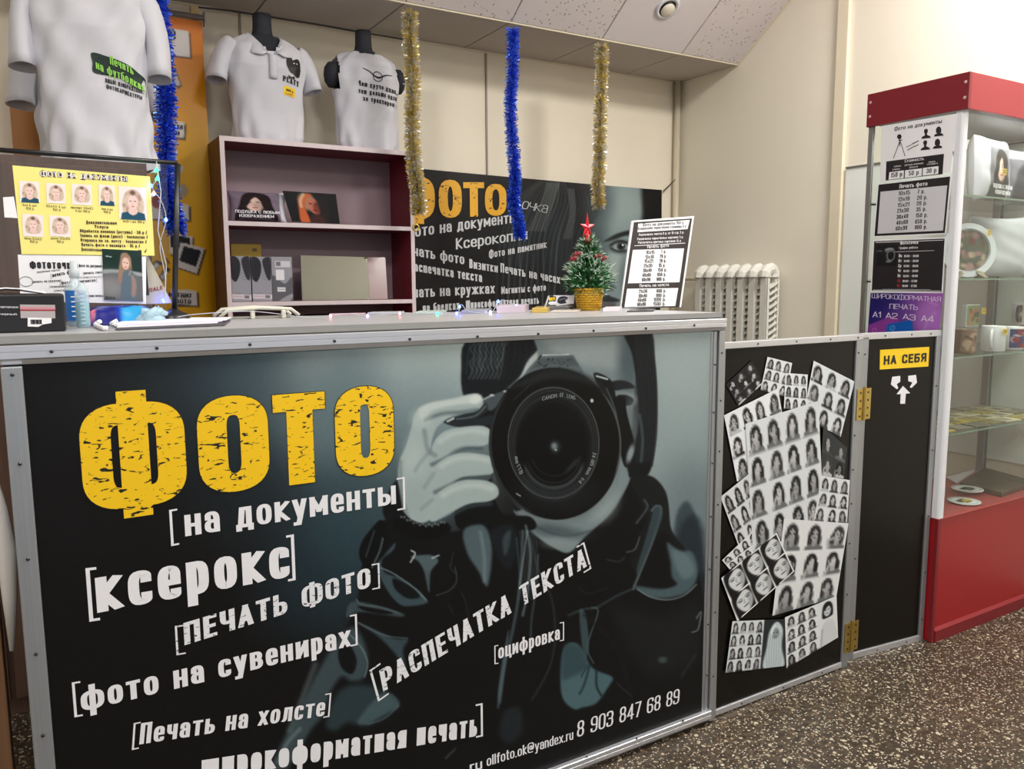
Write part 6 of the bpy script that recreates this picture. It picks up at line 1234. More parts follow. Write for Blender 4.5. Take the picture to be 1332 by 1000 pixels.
for yy in (1.985, 2.06): MB().tube([(x0, yy, ZW + .006), (x0 + .02, yy, ZW + .022), ((x0 + x1) / 2, yy, ZW + .026), (x1 - .02, yy, ZW + .022), (x1, yy, ZW + .006)], .0045, 8).build('rim', TRM, o, smooth=True)
MB().box((x0 + .02, 1.99, ZW), (x1 - .02, 2.055, ZW + .004)).build('base', mat('tray_base_grey', (150, 150, 142), .4), o, bevel=.001)
for x in (x0 + .07, x1 - .045): MB().box((x, 1.975, ZW), (x + .01, 1.985, ZW + .02)).build('peg', TRM, o, bevel=.002)
# small goods scattered along the back edge of the worktop
goods = [('badge_blank', 'clear badge blank at the left of the scattered goods', 395, 425, 2, (196, 196, 204)), ('badge_blank', 'pinkish badge blank near the left garland foot', 428, 470, 2, (206, 176, 190)), ('plastic_sleeve', 'clear plastic sleeve lying left of the blue light', 478, 520, 3, (178, 180, 190)), ('magnet_blank', 'pale magnet blank under the green light', 540, 575, 3, (180, 196, 190)), ('plastic_sleeve', 'grey plastic sleeve right of the blue light', 600, 634, 4, (150, 152, 160)),
         ('paper_stack', 'small lilac stack of price cards under the banner text', 646, 682, 9, (206, 190, 204)), ('keychain_pack', 'golden pack of keychains beside the card holder', 692, 712, 6, (196, 166, 84)), ('badge_blank', 'pale badge blank in front of the card holder', 716, 752, 2, (206, 196, 186)), ('crumpled_wrapper', 'small white wrapper behind the christmas tree pot', 784, 806, 5, (214, 206, 216)), ('black_pen_case', 'thin black case lying in front of the leaning price board', 815, 850, 1.4, (24, 24, 28))]
for k, (nm, lb, x0, x1, h, c) in enumerate(goods):
    yb = 410.5 - (x0 - 395) * .012; pts = [(x0, yb), (x1, yb - .5), (x1 + 6, yb - 3.5), (x0 + 6, yb - 3)]
    if x0 > 780: pts = [(x0, 406), (x1, 405), (x1 + 3, 403), (x0 + 4, 403.5)]
    flat(nm, lb, 'goods' if 'pen' not in nm else 'case', pts, .0022 * h, mat('goods_' + str(k), c, .3), .0, bev=.0012)
# string of tiny lights
CORDM = mat('clear_light_wire', (186, 190, 196), .3); ls = thing('light_string', 'thin wire string of tiny blue, green and pink lights along the worktop', 'string lights', (.9, 1.95, ZW))
pts = [(230, 412), (262, 408), (330, 405), (400, 413), (430, 411), (455, 408), (478, 411), (520, 407), (569, 408), (594, 411), (600, 396), (610, 405), (638, 409), (646, 396), (655, 390), (672, 398), (690, 407), (720, 408)]
def spos(x, y):
    Yp = 1.90 if y > 402 else 1.93; q_ = planeY(Yp).uv(x, y); return (float(q_[0]), Yp, max(float(q_[1]), ZW + .003))
m = MB(); m.tube(smooth([spos(*p_) for p_ in pts], 5, False), .0009, 5); m.build('wire', CORDM, ls, smooth=True)
LB = {'b': (40, 80, 255), 'g': (20, 220, 130), 'p': (255, 110, 120), 'v': (150, 110, 255), 'w': (190, 200, 255)}
for i, (x, y, c, st) in enumerate(((594, 411, 'b', 30), (598, 399, 'b', 40), (569, 408, 'g', 14), (638, 408, 'w', 30), (648, 392, 'b', 24), (672, 398, 'b', 40), (430, 411, 'p', 10), (478, 411, 'v', 14), (520, 408, 'p', 8), (213, 391, 'b', 40), (216, 286, 'b', 40), (204, 221, 'g', 14), (205, 232, 'g', 22), (197, 242, 'b', 14), (200, 252, 'w', 10))):
    if y > 380: p_ = spos(x, y)
    else: q_ = planeY(1.915).uv(x, y); p_ = (float(q_[0]), 1.915, float(q_[1]))
    mb = MB(); mb.lathe([(.0003, -.004), (.0028, -.002), (.003, .001), (.0016, .004), (.0003, .005)], p_, 10); o = mb.build('bulb', mat('light_' + c + str(st), LB[c], .3, emit=st), ls, smooth=True)
m = MB(); m.tube(smooth([tuple(float(v) for v in (planeY(1.915).uv(x, y)[0], 1.915, planeY(1.915).uv(x, y)[1])) for x, y in ((203, 214), (205, 232), (198, 244), (210, 262), (216, 286), (208, 320), (215, 360), (213, 391))], 5, False), .0009, 5); m.build('wire', CORDM, ls, smooth=True)
# card holder
ch = thing('card_holder', 'clear holder of black and white business cards left of the christmas tree', 'card holder', (1.35, 1.93, ZW)); pH = Plane((0, 1.945, ZW), (1, 0, 0), (0, .22, 1))
cq = [pH.uv(*c) for c in ((715, 384), (747.5, 384), (746, 405), (709, 405.5))]; cq[2][1] = cq[3][1] = .004
MB().slab(pH, [tuple(c) for c in cq][::-1], -.010, -.0004).build('card_pack', PAPER, ch); P, s, t = quad_grid(cq, 60, 36, pH, .0); A = Art(s * 100, t * 60, (214, 214, 226)); A.poly([(0, 0), (14, 0), (30, 22), (18, 34), (40, 44), (100, 36), (100, 60), (0, 60)], (34, 34, 44), 1, sm=False); A.poly([(2, 6), (26, 4), (30, 20), (8, 26)], (40, 34, 30), 1, sm=False)
A.poly([(40, 8), (60, 4), (74, 12), (66, 24), (72, 32), (50, 36), (36, 26)], (40, 40, 52), 1.5); A.line([(44, 20), (60, 14), (70, 18)], 2, (190, 194, 204), 1.2); A.poly([(4, 30), (20, 24), (34, 36), (16, 40)], (220, 222, 232), 1); A.line([(6, 48), (94, 46)], 2.5, (180, 184, 198), 1); A.line([(10, 55), (80, 54)], 2, (150, 154, 170), 1)
sheet('top_card', ch, P, A, PRINT); letters('lettering', ch, pH, YEL, [('ФОТО', (714, 391), (722, 390.5), 4, dict(tx=.25))], off=.001)
MB().slab(pH, [(cq[3][0] - .004, 0), (cq[2][0] + .004, 0), (cq[2][0] + .003, .022), (cq[3][0] - .003, .022)], .002, .0032).build('holder_front', ACR, ch); MB().box((float(cq[3][0]) - .004, 1.935, ZW), (float(cq[2][0]) + .004, 1.975, ZW + .002)).build('holder_base', ACR, ch)
# small christmas tree
tx_, ty_ = float(planeY(1.93).uv(766, 404)[0]), 1.93
ct = thing('christmas_tree', 'small frosted christmas tree with a red star in a woven gold pot', 'christmas tree', (tx_, ty_, ZW))
GP = mat('gold_pot_foil', (226, 184, 70), .3, metal=.85); PH = .066; RP = lambda z: .034 + .010 * z / PH
MB().lathe([(.031, 0), (.034, .001), (.043, PH - .002), (.045, PH), (.040, PH), (.038, PH - .012)], (tx_, ty_, ZW), 40).build('pot', GP, ct, smooth=True)
m = MB()
for r_ in range(9):
    n_ = 18
    for k in range(n_):
        a = 2 * math.pi * (k + .5 * (r_ % 2)) / n_; z = .004 + r_ * .0068; R0 = RP(z) + .0003; aw = math.pi / n_ * .84; vs = []
        for (da, dz, dr) in ((-aw, .0006, 0), (aw, .0006, 0), (aw, .006, 0), (-aw, .006, 0), (-aw * .6, .0016, .0014), (aw * .6, .0016, .0014), (aw * .6, .005, .0014), (-aw * .6, .005, .0014)):
            R1 = RP(z + dz) + dr + .0003; vs.append((tx_ + R1 * math.cos(a + da), ty_ + R1 * math.sin(a + da), ZW + z + dz))
        m.add(vs, [(4, 5, 6, 7), (0, 1, 5, 4), (1, 2, 6, 5), (2, 3, 7, 6), (3, 0, 4, 7)])
m.build('pot_weave', GP, ct, kind='stuff')
GRM = mat('green_needles', (34, 118, 52), .6); WHM = mat('frosted_needles', (206, 222, 206), .6); GRN2 = mat('dark_green_needles', (16, 66, 34), .6)
mg, mw_, md = MB(), MB(), MB(); r = random.Random(11)
def needle(mb, p, d, L, w):
    d = Vector(d).normalized(); s_ = d.orthogonal().normalized() * w; s_.rotate(Matrix.Rotation(r.random() * 6.28, 3, d)); p = Vector(p); mb.add([p - s_, p + s_, p + d * L + s_ * .3, p + d * L - s_ * .3], [(0, 1, 2, 3)])
for lay, (z0, R0, nb, up) in enumerate(((.072, .060, 80, -.15), (.080, .072, 110, .05), (.092, .078, 110, .2), (.106, .072, 90, .35), (.120, .060, 60, .5), (.138, .038, 40, .6), (.152, .046, 70, .25), (.168, .040, 34, .6), (.186, .032, 26, .9), (.20, .018, 14, 1.6))):
    for k in range(nb):
        a = r.random() * 6.283; el = up + r.uniform(-.25, .25); L = R0 * r.uniform(.75, 1.05); d = Vector((math.cos(a), math.sin(a), el)).normalized(); base = Vector((tx_, ty_, ZW + z0)) + Vector((0, 0, r.uniform(-.006, .006)))
        for j in range(15):
            f = .25 + .75 * j / 14; p = base + d * L * f; nd = d + Vector((r.uniform(-1, 1), r.uniform(-1, 1), r.uniform(-.6, 1))) * .75
            tgt = mw_ if (f > .84 and r.random() < (.75 if z0 > .085 else .2)) else (md if r.random() < .4 else mg); needle(tgt, p, nd, .013 * r.uniform(.7, 1.2), .001)
mg.build('green_foliage', GRM, ct, kind='stuff'); md.build('dark_foliage', GRN2, ct, kind='stuff'); mw_.build('frosted_tips', WHM, ct, kind='stuff')
MB().tube([(tx_, ty_, ZW + .03), (tx_, ty_, ZW + .21)], .003, 6).build('trunk', mat('brown_stem', (80, 60, 40), .8), ct)
RF = mat('red_foil', (196, 22, 36), .35, metal=.4); RF2 = mat('dark_red_ribbon', (120, 16, 28), .5)
for (x, y) in ((749, 331), (776, 334), (744, 337), (783, 337)):
    q_ = planeY(ty_ - .042).uv(x, y)
    for k in range(2): MB().lathe([(.001, -.007), (.006, -.004), (.008, 0), (.006, .004), (.001, .007)], (float(q_[0]) + .007 * k, ty_ - .042 - .003 * k, float(q_[1]) + .003 * k), 8, 1.1, .8).build('red_berry', RF2, ct)
star = MB(); sz = planeY(ty_).uv(764, 296); cx_, cz_ = float(sz[0]), float(sz[1]); vs = [(cx_, ty_ - .006, cz_), (cx_, ty_ + .006, cz_)]
for k in range(10):
    a = math.pi / 2 + k * math.pi / 5; R1 = .032 if k % 2 == 0 else .0125; R1 = .046 if k == 0 else R1; vs.append((cx_ + R1 * .85 * math.cos(a), ty_, cz_ + R1 * math.sin(a)))
star.add(vs, [(0, 2 + k, 2 + (k + 1) % 10) for k in range(10)] + [(1, 2 + (k + 1) % 10, 2 + k) for k in range(10)]); star.build('red_star', RF, ct); MB().lathe([(.009, 0), (.011, .012), (.004, .03), (.002, .04)], (cx_, ty_, ZW + .196), 10).build('star_cone', RF, ct, smooth=True)
# leaning price board
pr = Plane((0, 1.965, ZW), (1, 0, 0), (0, .10, 1)); bq = [pr.uv(*c) for c in ((822, 287), (903, 281), (886, 400.5), (807, 402))]; bq[2][1] = bq[3][1] = .001
pb_ = thing('price_board', 'white framed black price board leaning back at the right end of the worktop', 'price board', (1.7, 1.965, ZW))
MB().slab(pr, [tuple(c) for c in bq][::-1], -.005, 0).build('backing_board', PAPER, pb_); MB().slab(pr, [(.5 * (bq[0][0] + bq[1][0]) - .02, .002), (.5 * (bq[0][0] + bq[1][0]) + .02, .002), (.5 * (bq[0][0] + bq[1][0]) + .02, .15), (.5 * (bq[0][0] + bq[1][0]) - .02, .15)], -.012, -.006).build('rear_prop', PAPER, pb_)
INKP = mat('brown_black_board_print', (44, 36, 36), .45)
patch('black_ground', pb_, pr, [(824.5, 289), (900, 284), (883.5, 399.5), (808, 400.5)], INKP, .0003, .0008)
for qd in ([(830, 291), (897, 286), (894, 298), (829, 302)], [(823, 325), (889.5, 323), (883.5, 367), (816.5, 368.5)], [(815.5, 375.5), (882, 374.5), (878, 398), (812, 399.5)]): patch('white_field', pb_, pr, qd, PAPER, .0008, .0012)
pr1 = Plane(pr.at(0, 0, .0012), pr.U, pr.V)
letters('lettering', pb_, pr1, INKB, [('Фото на документы 150 р.', (836, 294.5), (890, 291), 4, dict(tx=.18)), ('Ксерокопия чёрно-белой страницы 6 р.', (830, 299), (893, 295.5), 3.6, dict(tx=.18))] + [(a_, (x, y), (x + 11, y - .5), 4.6) for a_, x, y in (('10х15', 840.5, 330.5), ('13х18', 839.5, 336.5), ('15х21', 838.5, 342), ('21х30', 837.5, 348), ('30х40', 836.5, 354), ('40х60', 835.5, 360), ('60х90', 835, 366), ('21х30', 831, 381), ('30х40', 830.5, 387), ('40х60', 829.5, 392.5), ('60х90', 829, 398))]
 + [(a_, (x, y), (x + w_, y - .4), 4.6) for a_, x, y, w_ in (('7 р.', 860, 329.5, 6), ('20 р.', 858.5, 335.5, 8), ('20 р.', 858, 341.5, 8), ('35 р.', 857, 347.3, 8), ('150 р.', 856, 353.3, 11), ('650 р.', 855, 359.3, 11), ('900 р.', 854, 365.3, 11), ('600 р.', 854, 380.5, 12), ('900 р.', 853.5, 386.3, 12), ('1000 р.', 850.5, 391.8, 15), ('1500 р.', 850, 397.4, 15))], tx=.2)
letters('lettering', pb_, pr1, INKW, [('Распечатка текста 8 р. от 10 стр. 5 р.', (831, 307), (889, 303.5), 3.2), ('Распечатка чёрно-белых картинок 5 р.', (829, 312.5), (888.5, 309.5), 3.2), ('Распечатка цветных картинок 15 р.', (830, 317), (886, 314.5), 3.2), ('Печать фото', (842, 323), (870, 321), 4), ('Печать на холсте', (832, 373.5), (870, 372), 4)], tx=.18)
patch('white_rule', pb_, pr, [(825, 319.3), (891, 315.8), (891, 316.5), (825, 320)], PAPER, .0008, .0012)

# ================================================================== display case
SX0, SX1, SY0, SY1 = 2.605, 3.435, 1.53, 1.872
dc = thing('display_case', 'tall glass display case with red base and red top on the right', 'display case', ((SX0 + SX1) / 2, (SY0 + SY1) / 2, 0))
BZ = .443
MB().box((SX0 + .004, SY0 + .006, 0), (SX1, SY1, BZ - .002)).build('base', RED, dc, bevel=.002)
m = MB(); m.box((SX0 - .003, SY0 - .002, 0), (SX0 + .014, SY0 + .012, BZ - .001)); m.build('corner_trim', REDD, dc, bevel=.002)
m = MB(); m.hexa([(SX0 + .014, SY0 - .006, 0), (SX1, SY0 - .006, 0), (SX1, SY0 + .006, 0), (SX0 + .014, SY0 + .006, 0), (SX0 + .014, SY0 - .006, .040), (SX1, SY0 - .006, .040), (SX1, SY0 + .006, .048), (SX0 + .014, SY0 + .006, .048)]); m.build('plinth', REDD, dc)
MB().box((SX0, SY0, BZ - .003), (SX1, SY1, BZ)).build('base_top', mat('pinkish_red_laminate', (170, 74, 72), .4), dc)
FZ0, FZ1 = 1.792, 1.905; fx = SX0 - .008; fy = SY0 - .016
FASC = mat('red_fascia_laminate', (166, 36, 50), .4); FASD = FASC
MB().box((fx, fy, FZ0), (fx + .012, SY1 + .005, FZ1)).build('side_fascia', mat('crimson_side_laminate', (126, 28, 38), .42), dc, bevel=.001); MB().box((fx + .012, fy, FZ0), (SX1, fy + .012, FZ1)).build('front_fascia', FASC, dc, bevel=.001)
MB().box((fx + .012, fy + .012, FZ1 - .012), (SX1, SY1 + .005, FZ1 - .001)).build('top_panel', FASC, dc); MB().box((fx + .012, fy + .02, FZ0 + .01), (SX1, SY1, FZ0 + .016)).build('light_baffle', mat('grey_baffle', (150, 148, 150), .5), dc)
first = None
for y, z in ((fy + .012, FZ1 - .03), (fy + .012, FZ0 + .035), (SY1 - .008, FZ1 - .03), (SY1 - .008, FZ0 + .035)):
    mb = MB(); mb.lathe([(.005, 0), (.005, .001), (.002, .002)], (0, 0, 0), 10); o = mb.build('screw_cap', mat('pale_screw_cap', (196, 170, 170), .4), None); o.parent = dc; o.data.transform(Matrix.Rotation(-math.pi / 2, 4, 'Y')); o.location = Vector((fx, y, z)) - Vector(dc.location)
pw_ = .026; m = MB(); vs = []
prof = [(SX0, SY0 + pw_), (SX0, SY0 + .008), (SX0 + .003, SY0 + .003), (SX0 + .008, SY0), (SX0 + pw_, SY0), (SX0 + pw_, SY0 + pw_)]
n_ = len(prof); m.add([(x, y, BZ) for x, y in prof] + [(x, y, FZ0 + .01) for x, y in prof], [(i, (i + 1) % n_, n_ + (i + 1) % n_, n_ + i) for i in range(n_)] + [tuple(range(n_))[::-1], tuple(range(n_, 2 * n_))]); m.build('front_post', WHITEP, dc)
CHR = mat('grey_channel_metal', (168, 170, 172), .35, metal=.8)
MB().box((SX0, SY1 - .018, BZ), (SX0 + .012, SY1, FZ0 + .005)).build('rear_post', CHR, dc)
o = MB().box((3.385, 1.815, BZ), (3.415, 1.845, FZ0)).build('rear_post', CHR, dc, bevel=.002); MB().box((3.396, 1.812, BZ), (3.404, 1.815, FZ0)).build('post_slot', mat('dark_slot', (96, 98, 102), .4), o)
ZS = [1.5305, 1.2565, .9935, .7305]; GE = mat('green_glass_edge', (120, 142, 128), .2)
for z in ZS:
    o = MB().box((SX0 + .02, SY0 + .012, z - .006), (SX1 - .01, SY1 - .01, z)).build('glass_shelf', GLASS, dc); MB().box((SX0 + .02, SY0 + .010, z - .006), (SX1 - .01, SY0 + .0119, z)).build('shelf_edge', GE, o)
    MB().box((SX0 + .006, SY1 - .03, z - .012), (SX0 + .03, SY1 - .02, z - .006)).build('shelf_peg', BLACK, o)
MB().box((SX0 + .004, SY0 + pw_, BZ), (SX0 + .007, SY1 - .018, FZ0 + .005)).build('side_glass', GLASS, dc); MB().box((SX0 + pw_, SY0 + .004, BZ), (SX1, SY0 + .007, FZ0 + .005)).build('front_glass', GLASS, dc)
# notices on the side glass
pX = Plane((SX0 - .001, 0, 0), (0, -1, 0), (0, 0, 1))
def notice(name, lab, quad, m, cat='notice'):
    q = [pX.uv(*c) for c in quad]; c = np.mean(q, 0); t = thing(name, lab, cat, tuple(pX.at(c[0], min(a[1] for a in q)))); MB().slab(pX, [tuple(c) for c in q][::-1], .0, .0012).build('paper', m, t); return t
pX1 = Plane(pX.at(0, 0, .0012), pX.U, pX.V); INKD = mat('soft_black_print', (30, 28, 32), .45)
n1 = notice('portrait_price_notice', 'white notice with a tripod camera and four black busts under the red top', [(1147, 164), (1246, 147.5), (1236, 224), (1145, 236)], PAPER)
patch('black_band', n1, pX1, [(1153, 210), (1228, 200), (1226, 226.5), (1152, 235)], INKD, 0, .0004)
for qd in ([(1157, 224), (1176, 221.5), (1175.5, 231.5), (1156, 233.8)], [(1177.5, 221.5), (1199.5, 218.8), (1199, 228.8), (1177, 231.4)], [(1200.8, 218.5), (1221, 216), (1220.5, 226), (1200.3, 228.5)]): patch('price_field', n1, pX1, qd, PAPER, .0004, .0008)
pX2 = Plane(pX1.at(0, 0, .0008), pX.U, pX.V)
letters('lettering', n1, pX1, INKB, [('Фото на документы', (1163, 170.5), (1225, 160), 5, dict(tx=.2, slant=.15))], off=.0004)
letters('lettering', n1, pX2, INKB, [('150 р', (1159, 231), (1173.5, 229), 6), ('50 р', (1182, 228.5), (1195, 227), 6), ('30 р', (1205, 225.5), (1218, 224), 6)], tx=.2, off=.0003)
letters('lettering', n1, pX1, INKW, [('Стоимость', (1177, 211.5), (1202, 208), 4), ('съёмка', (1163, 217.5), (1172, 216.5), 2.2), ('и печать', (1161, 221.5), (1171, 220.5), 2.2), ('ретушь военная', (1177, 215.8), (1201, 213), 2.2), ('форма', (1183, 218.8), (1194, 217.5), 2.2), ('печать', (1208, 211.8), (1217, 210.8), 2.2), ('готового', (1206, 214.8), (1220, 213.2), 2.2)], tx=.16, off=.0007)
def px_shapes(name, parent, pl, m, polys, off=.0004, th=.0003):
    mb = MB()
    for pg in polys: uv = [tuple(pl.uv(*c)) for c in pg]; mb.slab(pl, uv[::-1], off, off + th)
    return mb.build(name, m, parent)
def head(cx, cy, s, long=0):
    P = [(cx - 6.5 * s, cy + 8 * s), (cx - 5 * s, cy + 5 * s), (cx - 1.6 * s, cy + 3.4 * s)]
    w = 3.6 if long else 2.8
    P += [(cx - (w if long else 1.4) * s, cy + (2.6 if long else 1.5) * s), (cx - w * s, cy - 2.2 * s), (cx - 1.8 * s, cy - 5 * s), (cx + .4 * s, cy - 6 * s), (cx + 2.4 * s, cy - 5 * s), (cx + w * s, cy - 2.4 * s), (cx + (w if long else 1.4) * s, cy + (2 if long else 1) * s), (cx + 1.8 * s, cy + 2.6 * s), (cx + 5.4 * s, cy + 4 * s), (cx + 7 * s, cy + 6.6 * s)]
    return P
for cx_, cy_, lg in ((1204.5, 173, 0), (1221, 170, 1), (1203.5, 188, 0), (1219.5, 186, 1)): px_shapes('bust_silhouette', n1, pX1, INKD, [head(cx_, cy_, .95, lg)])
px_shapes('tripod_camera', n1, pX1, INKD, [[(1167, 177), (1169, 174.5), (1172, 175), (1173, 178), (1172, 180.5), (1169, 181), (1167.2, 179.5)], [(1170, 181), (1171.2, 181), (1171, 190), (1170, 190)], [(1170, 184), (1170.6, 184.6), (1162.4, 206.4), (1161.8, 206)], [(1171, 184), (1171.8, 184), (1177.8, 203), (1177, 203.4)], [(1169, 182), (1174, 181.6), (1174, 182.6), (1169, 183.2)]])
px_shapes('link_arrow', n1, pX1, INKD, [[(1179, 191), (1186, 187.6), (1186, 188.4), (1179, 192)], [(1180, 195), (1190, 189.4), (1190, 190.4), (1181, 195.6)], [(1186, 187), (1195, 182.4), (1195.4, 183.4), (1186.6, 188)], [(1190, 190), (1195, 187.4), (1195, 188.4), (1190, 191)]])
n2 = notice('photo_price_notice', 'black bordered photo printing price notice, second from the top on the case', [(1142, 239), (1238, 228), (1230.5, 304.5), (1136.5, 308.5)], PAPER)
patch('black_ground', n2, pX1, [(1143, 240.2), (1236, 229.5), (1229, 303), (1137.5, 307)], INKD, 0, .0003); patch('white_field', n2, pX1, [(1145.5, 249.3), (1232.3, 241), (1226.8, 299.8), (1141.5, 304)], mat('pale_grey_paper', (206, 206, 214), .6), .0003, .0006)
letters('lettering', n2, pX1, INKW, [('Печать фото', (1170, 245), (1206.5, 241.2), 5.2, dict(tx=.2))], off=.0006)
rows = [('10х15', 1169, 254.3, '7 р.', 1193.5, 252, 9), ('13х18', 1168.6, 262, '20 р.', 1193, 260, 13), ('15х21', 1168, 269.5, '20 р.', 1192.4, 267.4, 13), ('21х30', 1167.2, 277, '35 р.', 1192, 275.2, 12.5), ('30х40', 1166.4, 285, '150 р.', 1191.4, 283, 15), ('40х60', 1166, 292.5, '650 р.', 1190.4, 291, 15.5), ('60х90', 1165.2, 300, '900 р.', 1190, 298.4, 15.5)]
letters('lettering', n2, pX1, INKB, [(a_, (x, y), (x + 15, y - 1.4), 5.4) for a_, x, y, *_ in rows] + [(b_, (x, y), (x + w_, y - 1), 5.4) for *_, b_, x, y, w_ in rows], tx=.2, off=.0009)
n3 = notice('opening_hours_notice', 'black opening hours notice with a faint camera, third from the top on the case', [(1135.5, 312), (1230.5, 308.5), (1226.5, 381.5), (1132.5, 379.5)], PAPER)
patch('black_ground', n3, pX1, [(1137.2, 313.8), (1228.8, 310.2), (1224.8, 379.8), (1134, 378)], INKD, 0, .0003); px_shapes('inner_line', n3, pX1, PAPER, [[(1139, 315), (1227, 312), (1227, 312.6), (1139, 315.7)], [(1136, 376.8), (1223.6, 378.2), (1223.6, 378.8), (1136, 377.5)]], off=.0004)
letters('lettering', n3, pX1, INKW, [('ФотоТочка', (1171, 318), (1194.5, 317), 4, dict(tx=.22)), ('График работы', (1170, 324), (1194, 323), 3)], off=.0005, tx=.17)
hr = [('Пн', '10:00 - 19:00', 334.5), ('Вт', '10:00 - 19:00', 341), ('Ср', '10:00 - 19:00', 347.5), ('Чт', '10:00 - 19:00', 354), ('Пт', '10:00 - 19:00', 360.5)]
letters('lettering', n3, pX1, INKW, [(a_, (1169.2 - i * .35, y), (1173.2 - i * .35, y), 4) for i, (a_, b_, y) in enumerate(hr)] + [(b_, (1176 - i * .3, y), (1194.6 - i * .3, y - .2), 3) for i, (a_, b_, y) in enumerate(hr)] + [('10:00 - 17:00', (1174, 367), (1192.5, 367), 3), ('10:00 - 17:00', (1173.6, 373.3), (1192, 373.3), 3)], tx=.19, off=.0005)
letters('red_lettering', n3, pX1, INKR, [('Сб', (1167.5, 367), (1171.5, 367), 4), ('Вс', (1167, 373.3), (1171, 373.3), 4)], off=.0005); px_shapes('white_rule', n3, pX1, PAPER, [[(1164, 327.4), (1215, 325.6), (1215, 326), (1164, 327.8)], [(1148, 376), (1210, 376.4), (1210, 376.7), (1148, 376.3)]], off=.0005)
q = [pX1.uv(*c) for c in ((1141, 319), (1168, 318), (1166, 346), (1140, 346))]; P, s, t = quad_grid(q, 40, 40, pX1, .0005); A = Art(s * 100, t * 100, (30, 28, 32)); A.ell(68, 50, 22, 28, (70, 74, 76), .1); A.ell(70, 50, 15, 20, (24, 26, 28), .1); A.ring(70, 50, 18, 24, 3, (150, 156, 160), 2, .8); A.poly([(40, 20), (60, 12), (82, 18), (84, 30), (44, 34)], (100, 106, 108), 3); A.line([(44, 22), (76, 18)], 3, (200, 204, 206), 2); A.line([(4, 30), (14, 26), (24, 30)], 5, (110, 114, 118), 3); A.ell(60, 78, 14, 5, (120, 126, 130), .5)
sheet('camera_print', n3, P, A, PRINT)
n4 = notice('purple_notice', 'purple large-format printing notice, lowest on the side of the case', [(1132.5, 381), (1227, 381), (1222.5, 428), (1128.5, 434)], PAPER)
q = [pX1.uv(*c) for c in ((1132.5, 381), (1227, 381), (1222.5, 428), (1128.5, 434))]; P, s, t = quad_grid(q, 90, 56, pX1, .0003); A = Art(s * 100, t * 56, (0, 0, 0)); A.C = np.array((40, 34, 110)) + (np.array((150, 90, 170)) - np.array((40, 34, 110))) * np.clip(s * 1.3 - .1, 0, 1)[..., None]
A.ell(84, 36, 16, 24, (168, 112, 190), .5, a=.7); A.poly([(0, 44), (36, 32), (44, 38), (44, 60), (0, 60)], (136, 60, 150), 1, sm=False); A.poly([(28, 44), (62, 40), (66, 60), (26, 60)], (20, 92, 180), 1, sm=False); A.ell(10, 10, 30, 14, (30, 28, 96), .6, a=.7); A.line([(78, 60), (84, 40), (92, 30)], 2, (190, 150, 210), 2, .6); A.line([(84, 14), (94, 18)], 2, (190, 150, 210), 2, .6); A.ring(10, 52, 3, 3, 1, (190, 120, 190), .6); A.ring(36, 50, 3, 3, 1, (120, 170, 220), .6)
sheet('purple_print', n4, P, A, PRINTG); letters('lettering', n4, pX1, mat('pale_lilac_print', (222, 206, 230), .45), [('ШИРОКОФОРМАТНАЯ', (1134, 387.5), (1224, 392.5), 6, dict(tx=.13)), ('ПЕЧАТЬ', (1157, 401.5), (1194, 403), 6.5, dict(tx=.15)), ('A1', (1135, 412.5), (1146, 413), 7.5), ('A2', (1152, 413.8), (1167.5, 415), 7.5), ('A3', (1174, 415), (1191, 417), 7.5), ('A4', (1198, 417.5), (1215, 419), 8)], tx=.17, off=.0006)

# goods in the case
def at_case(x, y, Y): q_ = planeY(Y).uv(x, y); return float(q_[0]), float(q_[1])
TAG = mat('yellow_price_tag', (240, 200, 40), .45)
def ptag(parent_loc, x, y, Y, w=.018, h=.012, lb=''):
    X_, Z_ = at_case(x, y, Y); t = thing('price_tag', lb, 'price tag', (X_, Y, Z_)); MB().hexa([(X_ - w / 2, Y, Z_ - h / 2), (X_ + w / 2, Y, Z_ - h / 2 - .002), (X_ + w / 2, Y + .001, Z_ - h / 2 - .002), (X_ - w / 2, Y + .001, Z_ - h / 2), (X_ - w / 2, Y, Z_ + h / 2), (X_ + w / 2, Y, Z_ + h / 2 - .002), (X_ + w / 2, Y + .001, Z_ + h / 2 - .002), (X_ - w / 2, Y + .001, Z_ + h / 2)]).build('card', TAG, t)
    for k in range(2): MB().box((X_ - w * .32, Y - .0006, Z_ + h * (.1 - .3 * k)), (X_ + w * .3, Y - .0002, Z_ + h * (.1 - .3 * k) + .0022)).build('print_line', INKB, t)
def artP(A): woman(A, 16, 16, 84, 96, (120, 120, 128), (34, 28, 30), (232, 196, 182), (70, 70, 76)); A.poly([(16, 78), (84, 78), (84, 98), (16, 98)], (84, 84, 90), 2, sm=False)
p1 = cushion('photo_pillow', 'white pillow printed with a dark-haired woman on the top glass shelf', .25, .235, .09, STUFFING, artP, seed=3); X_, Z_ = at_case(1284, 262, 1.68); p1.location = (X_ + .005, 1.68, ZS[0] + .001); p1.rotation_euler = (-.05, 0, .12)
local_text(p1, INKW, [('ПОДУШКА С ЛЮБЫМ', -.075, .088, .045, .015), ('ИЗОБРАЖЕНИЕМ', -.058, .07, .024, .015)], -.048)
p2 = cushion('photo_pillow', 'grey printed pillow at the right end of the top glass shelf', .22, .22, .09, STUFFING, lambda A: (A.poly([(6, 20), (94, 20), (94, 96), (6, 96)], (110, 110, 120), 3, sm=False), A.poly([(20, 96), (30, 40), (60, 30), (80, 96)], (60, 60, 70), 4)), seed=6); p2.location = (3.305, 1.72, ZS[0] + .001); p2.rotation_euler = (-.05, 0, -.1)
ptag(None, 1307, 223, 1.60, .026, .022, 'yellow price tag on the white photo pillow')
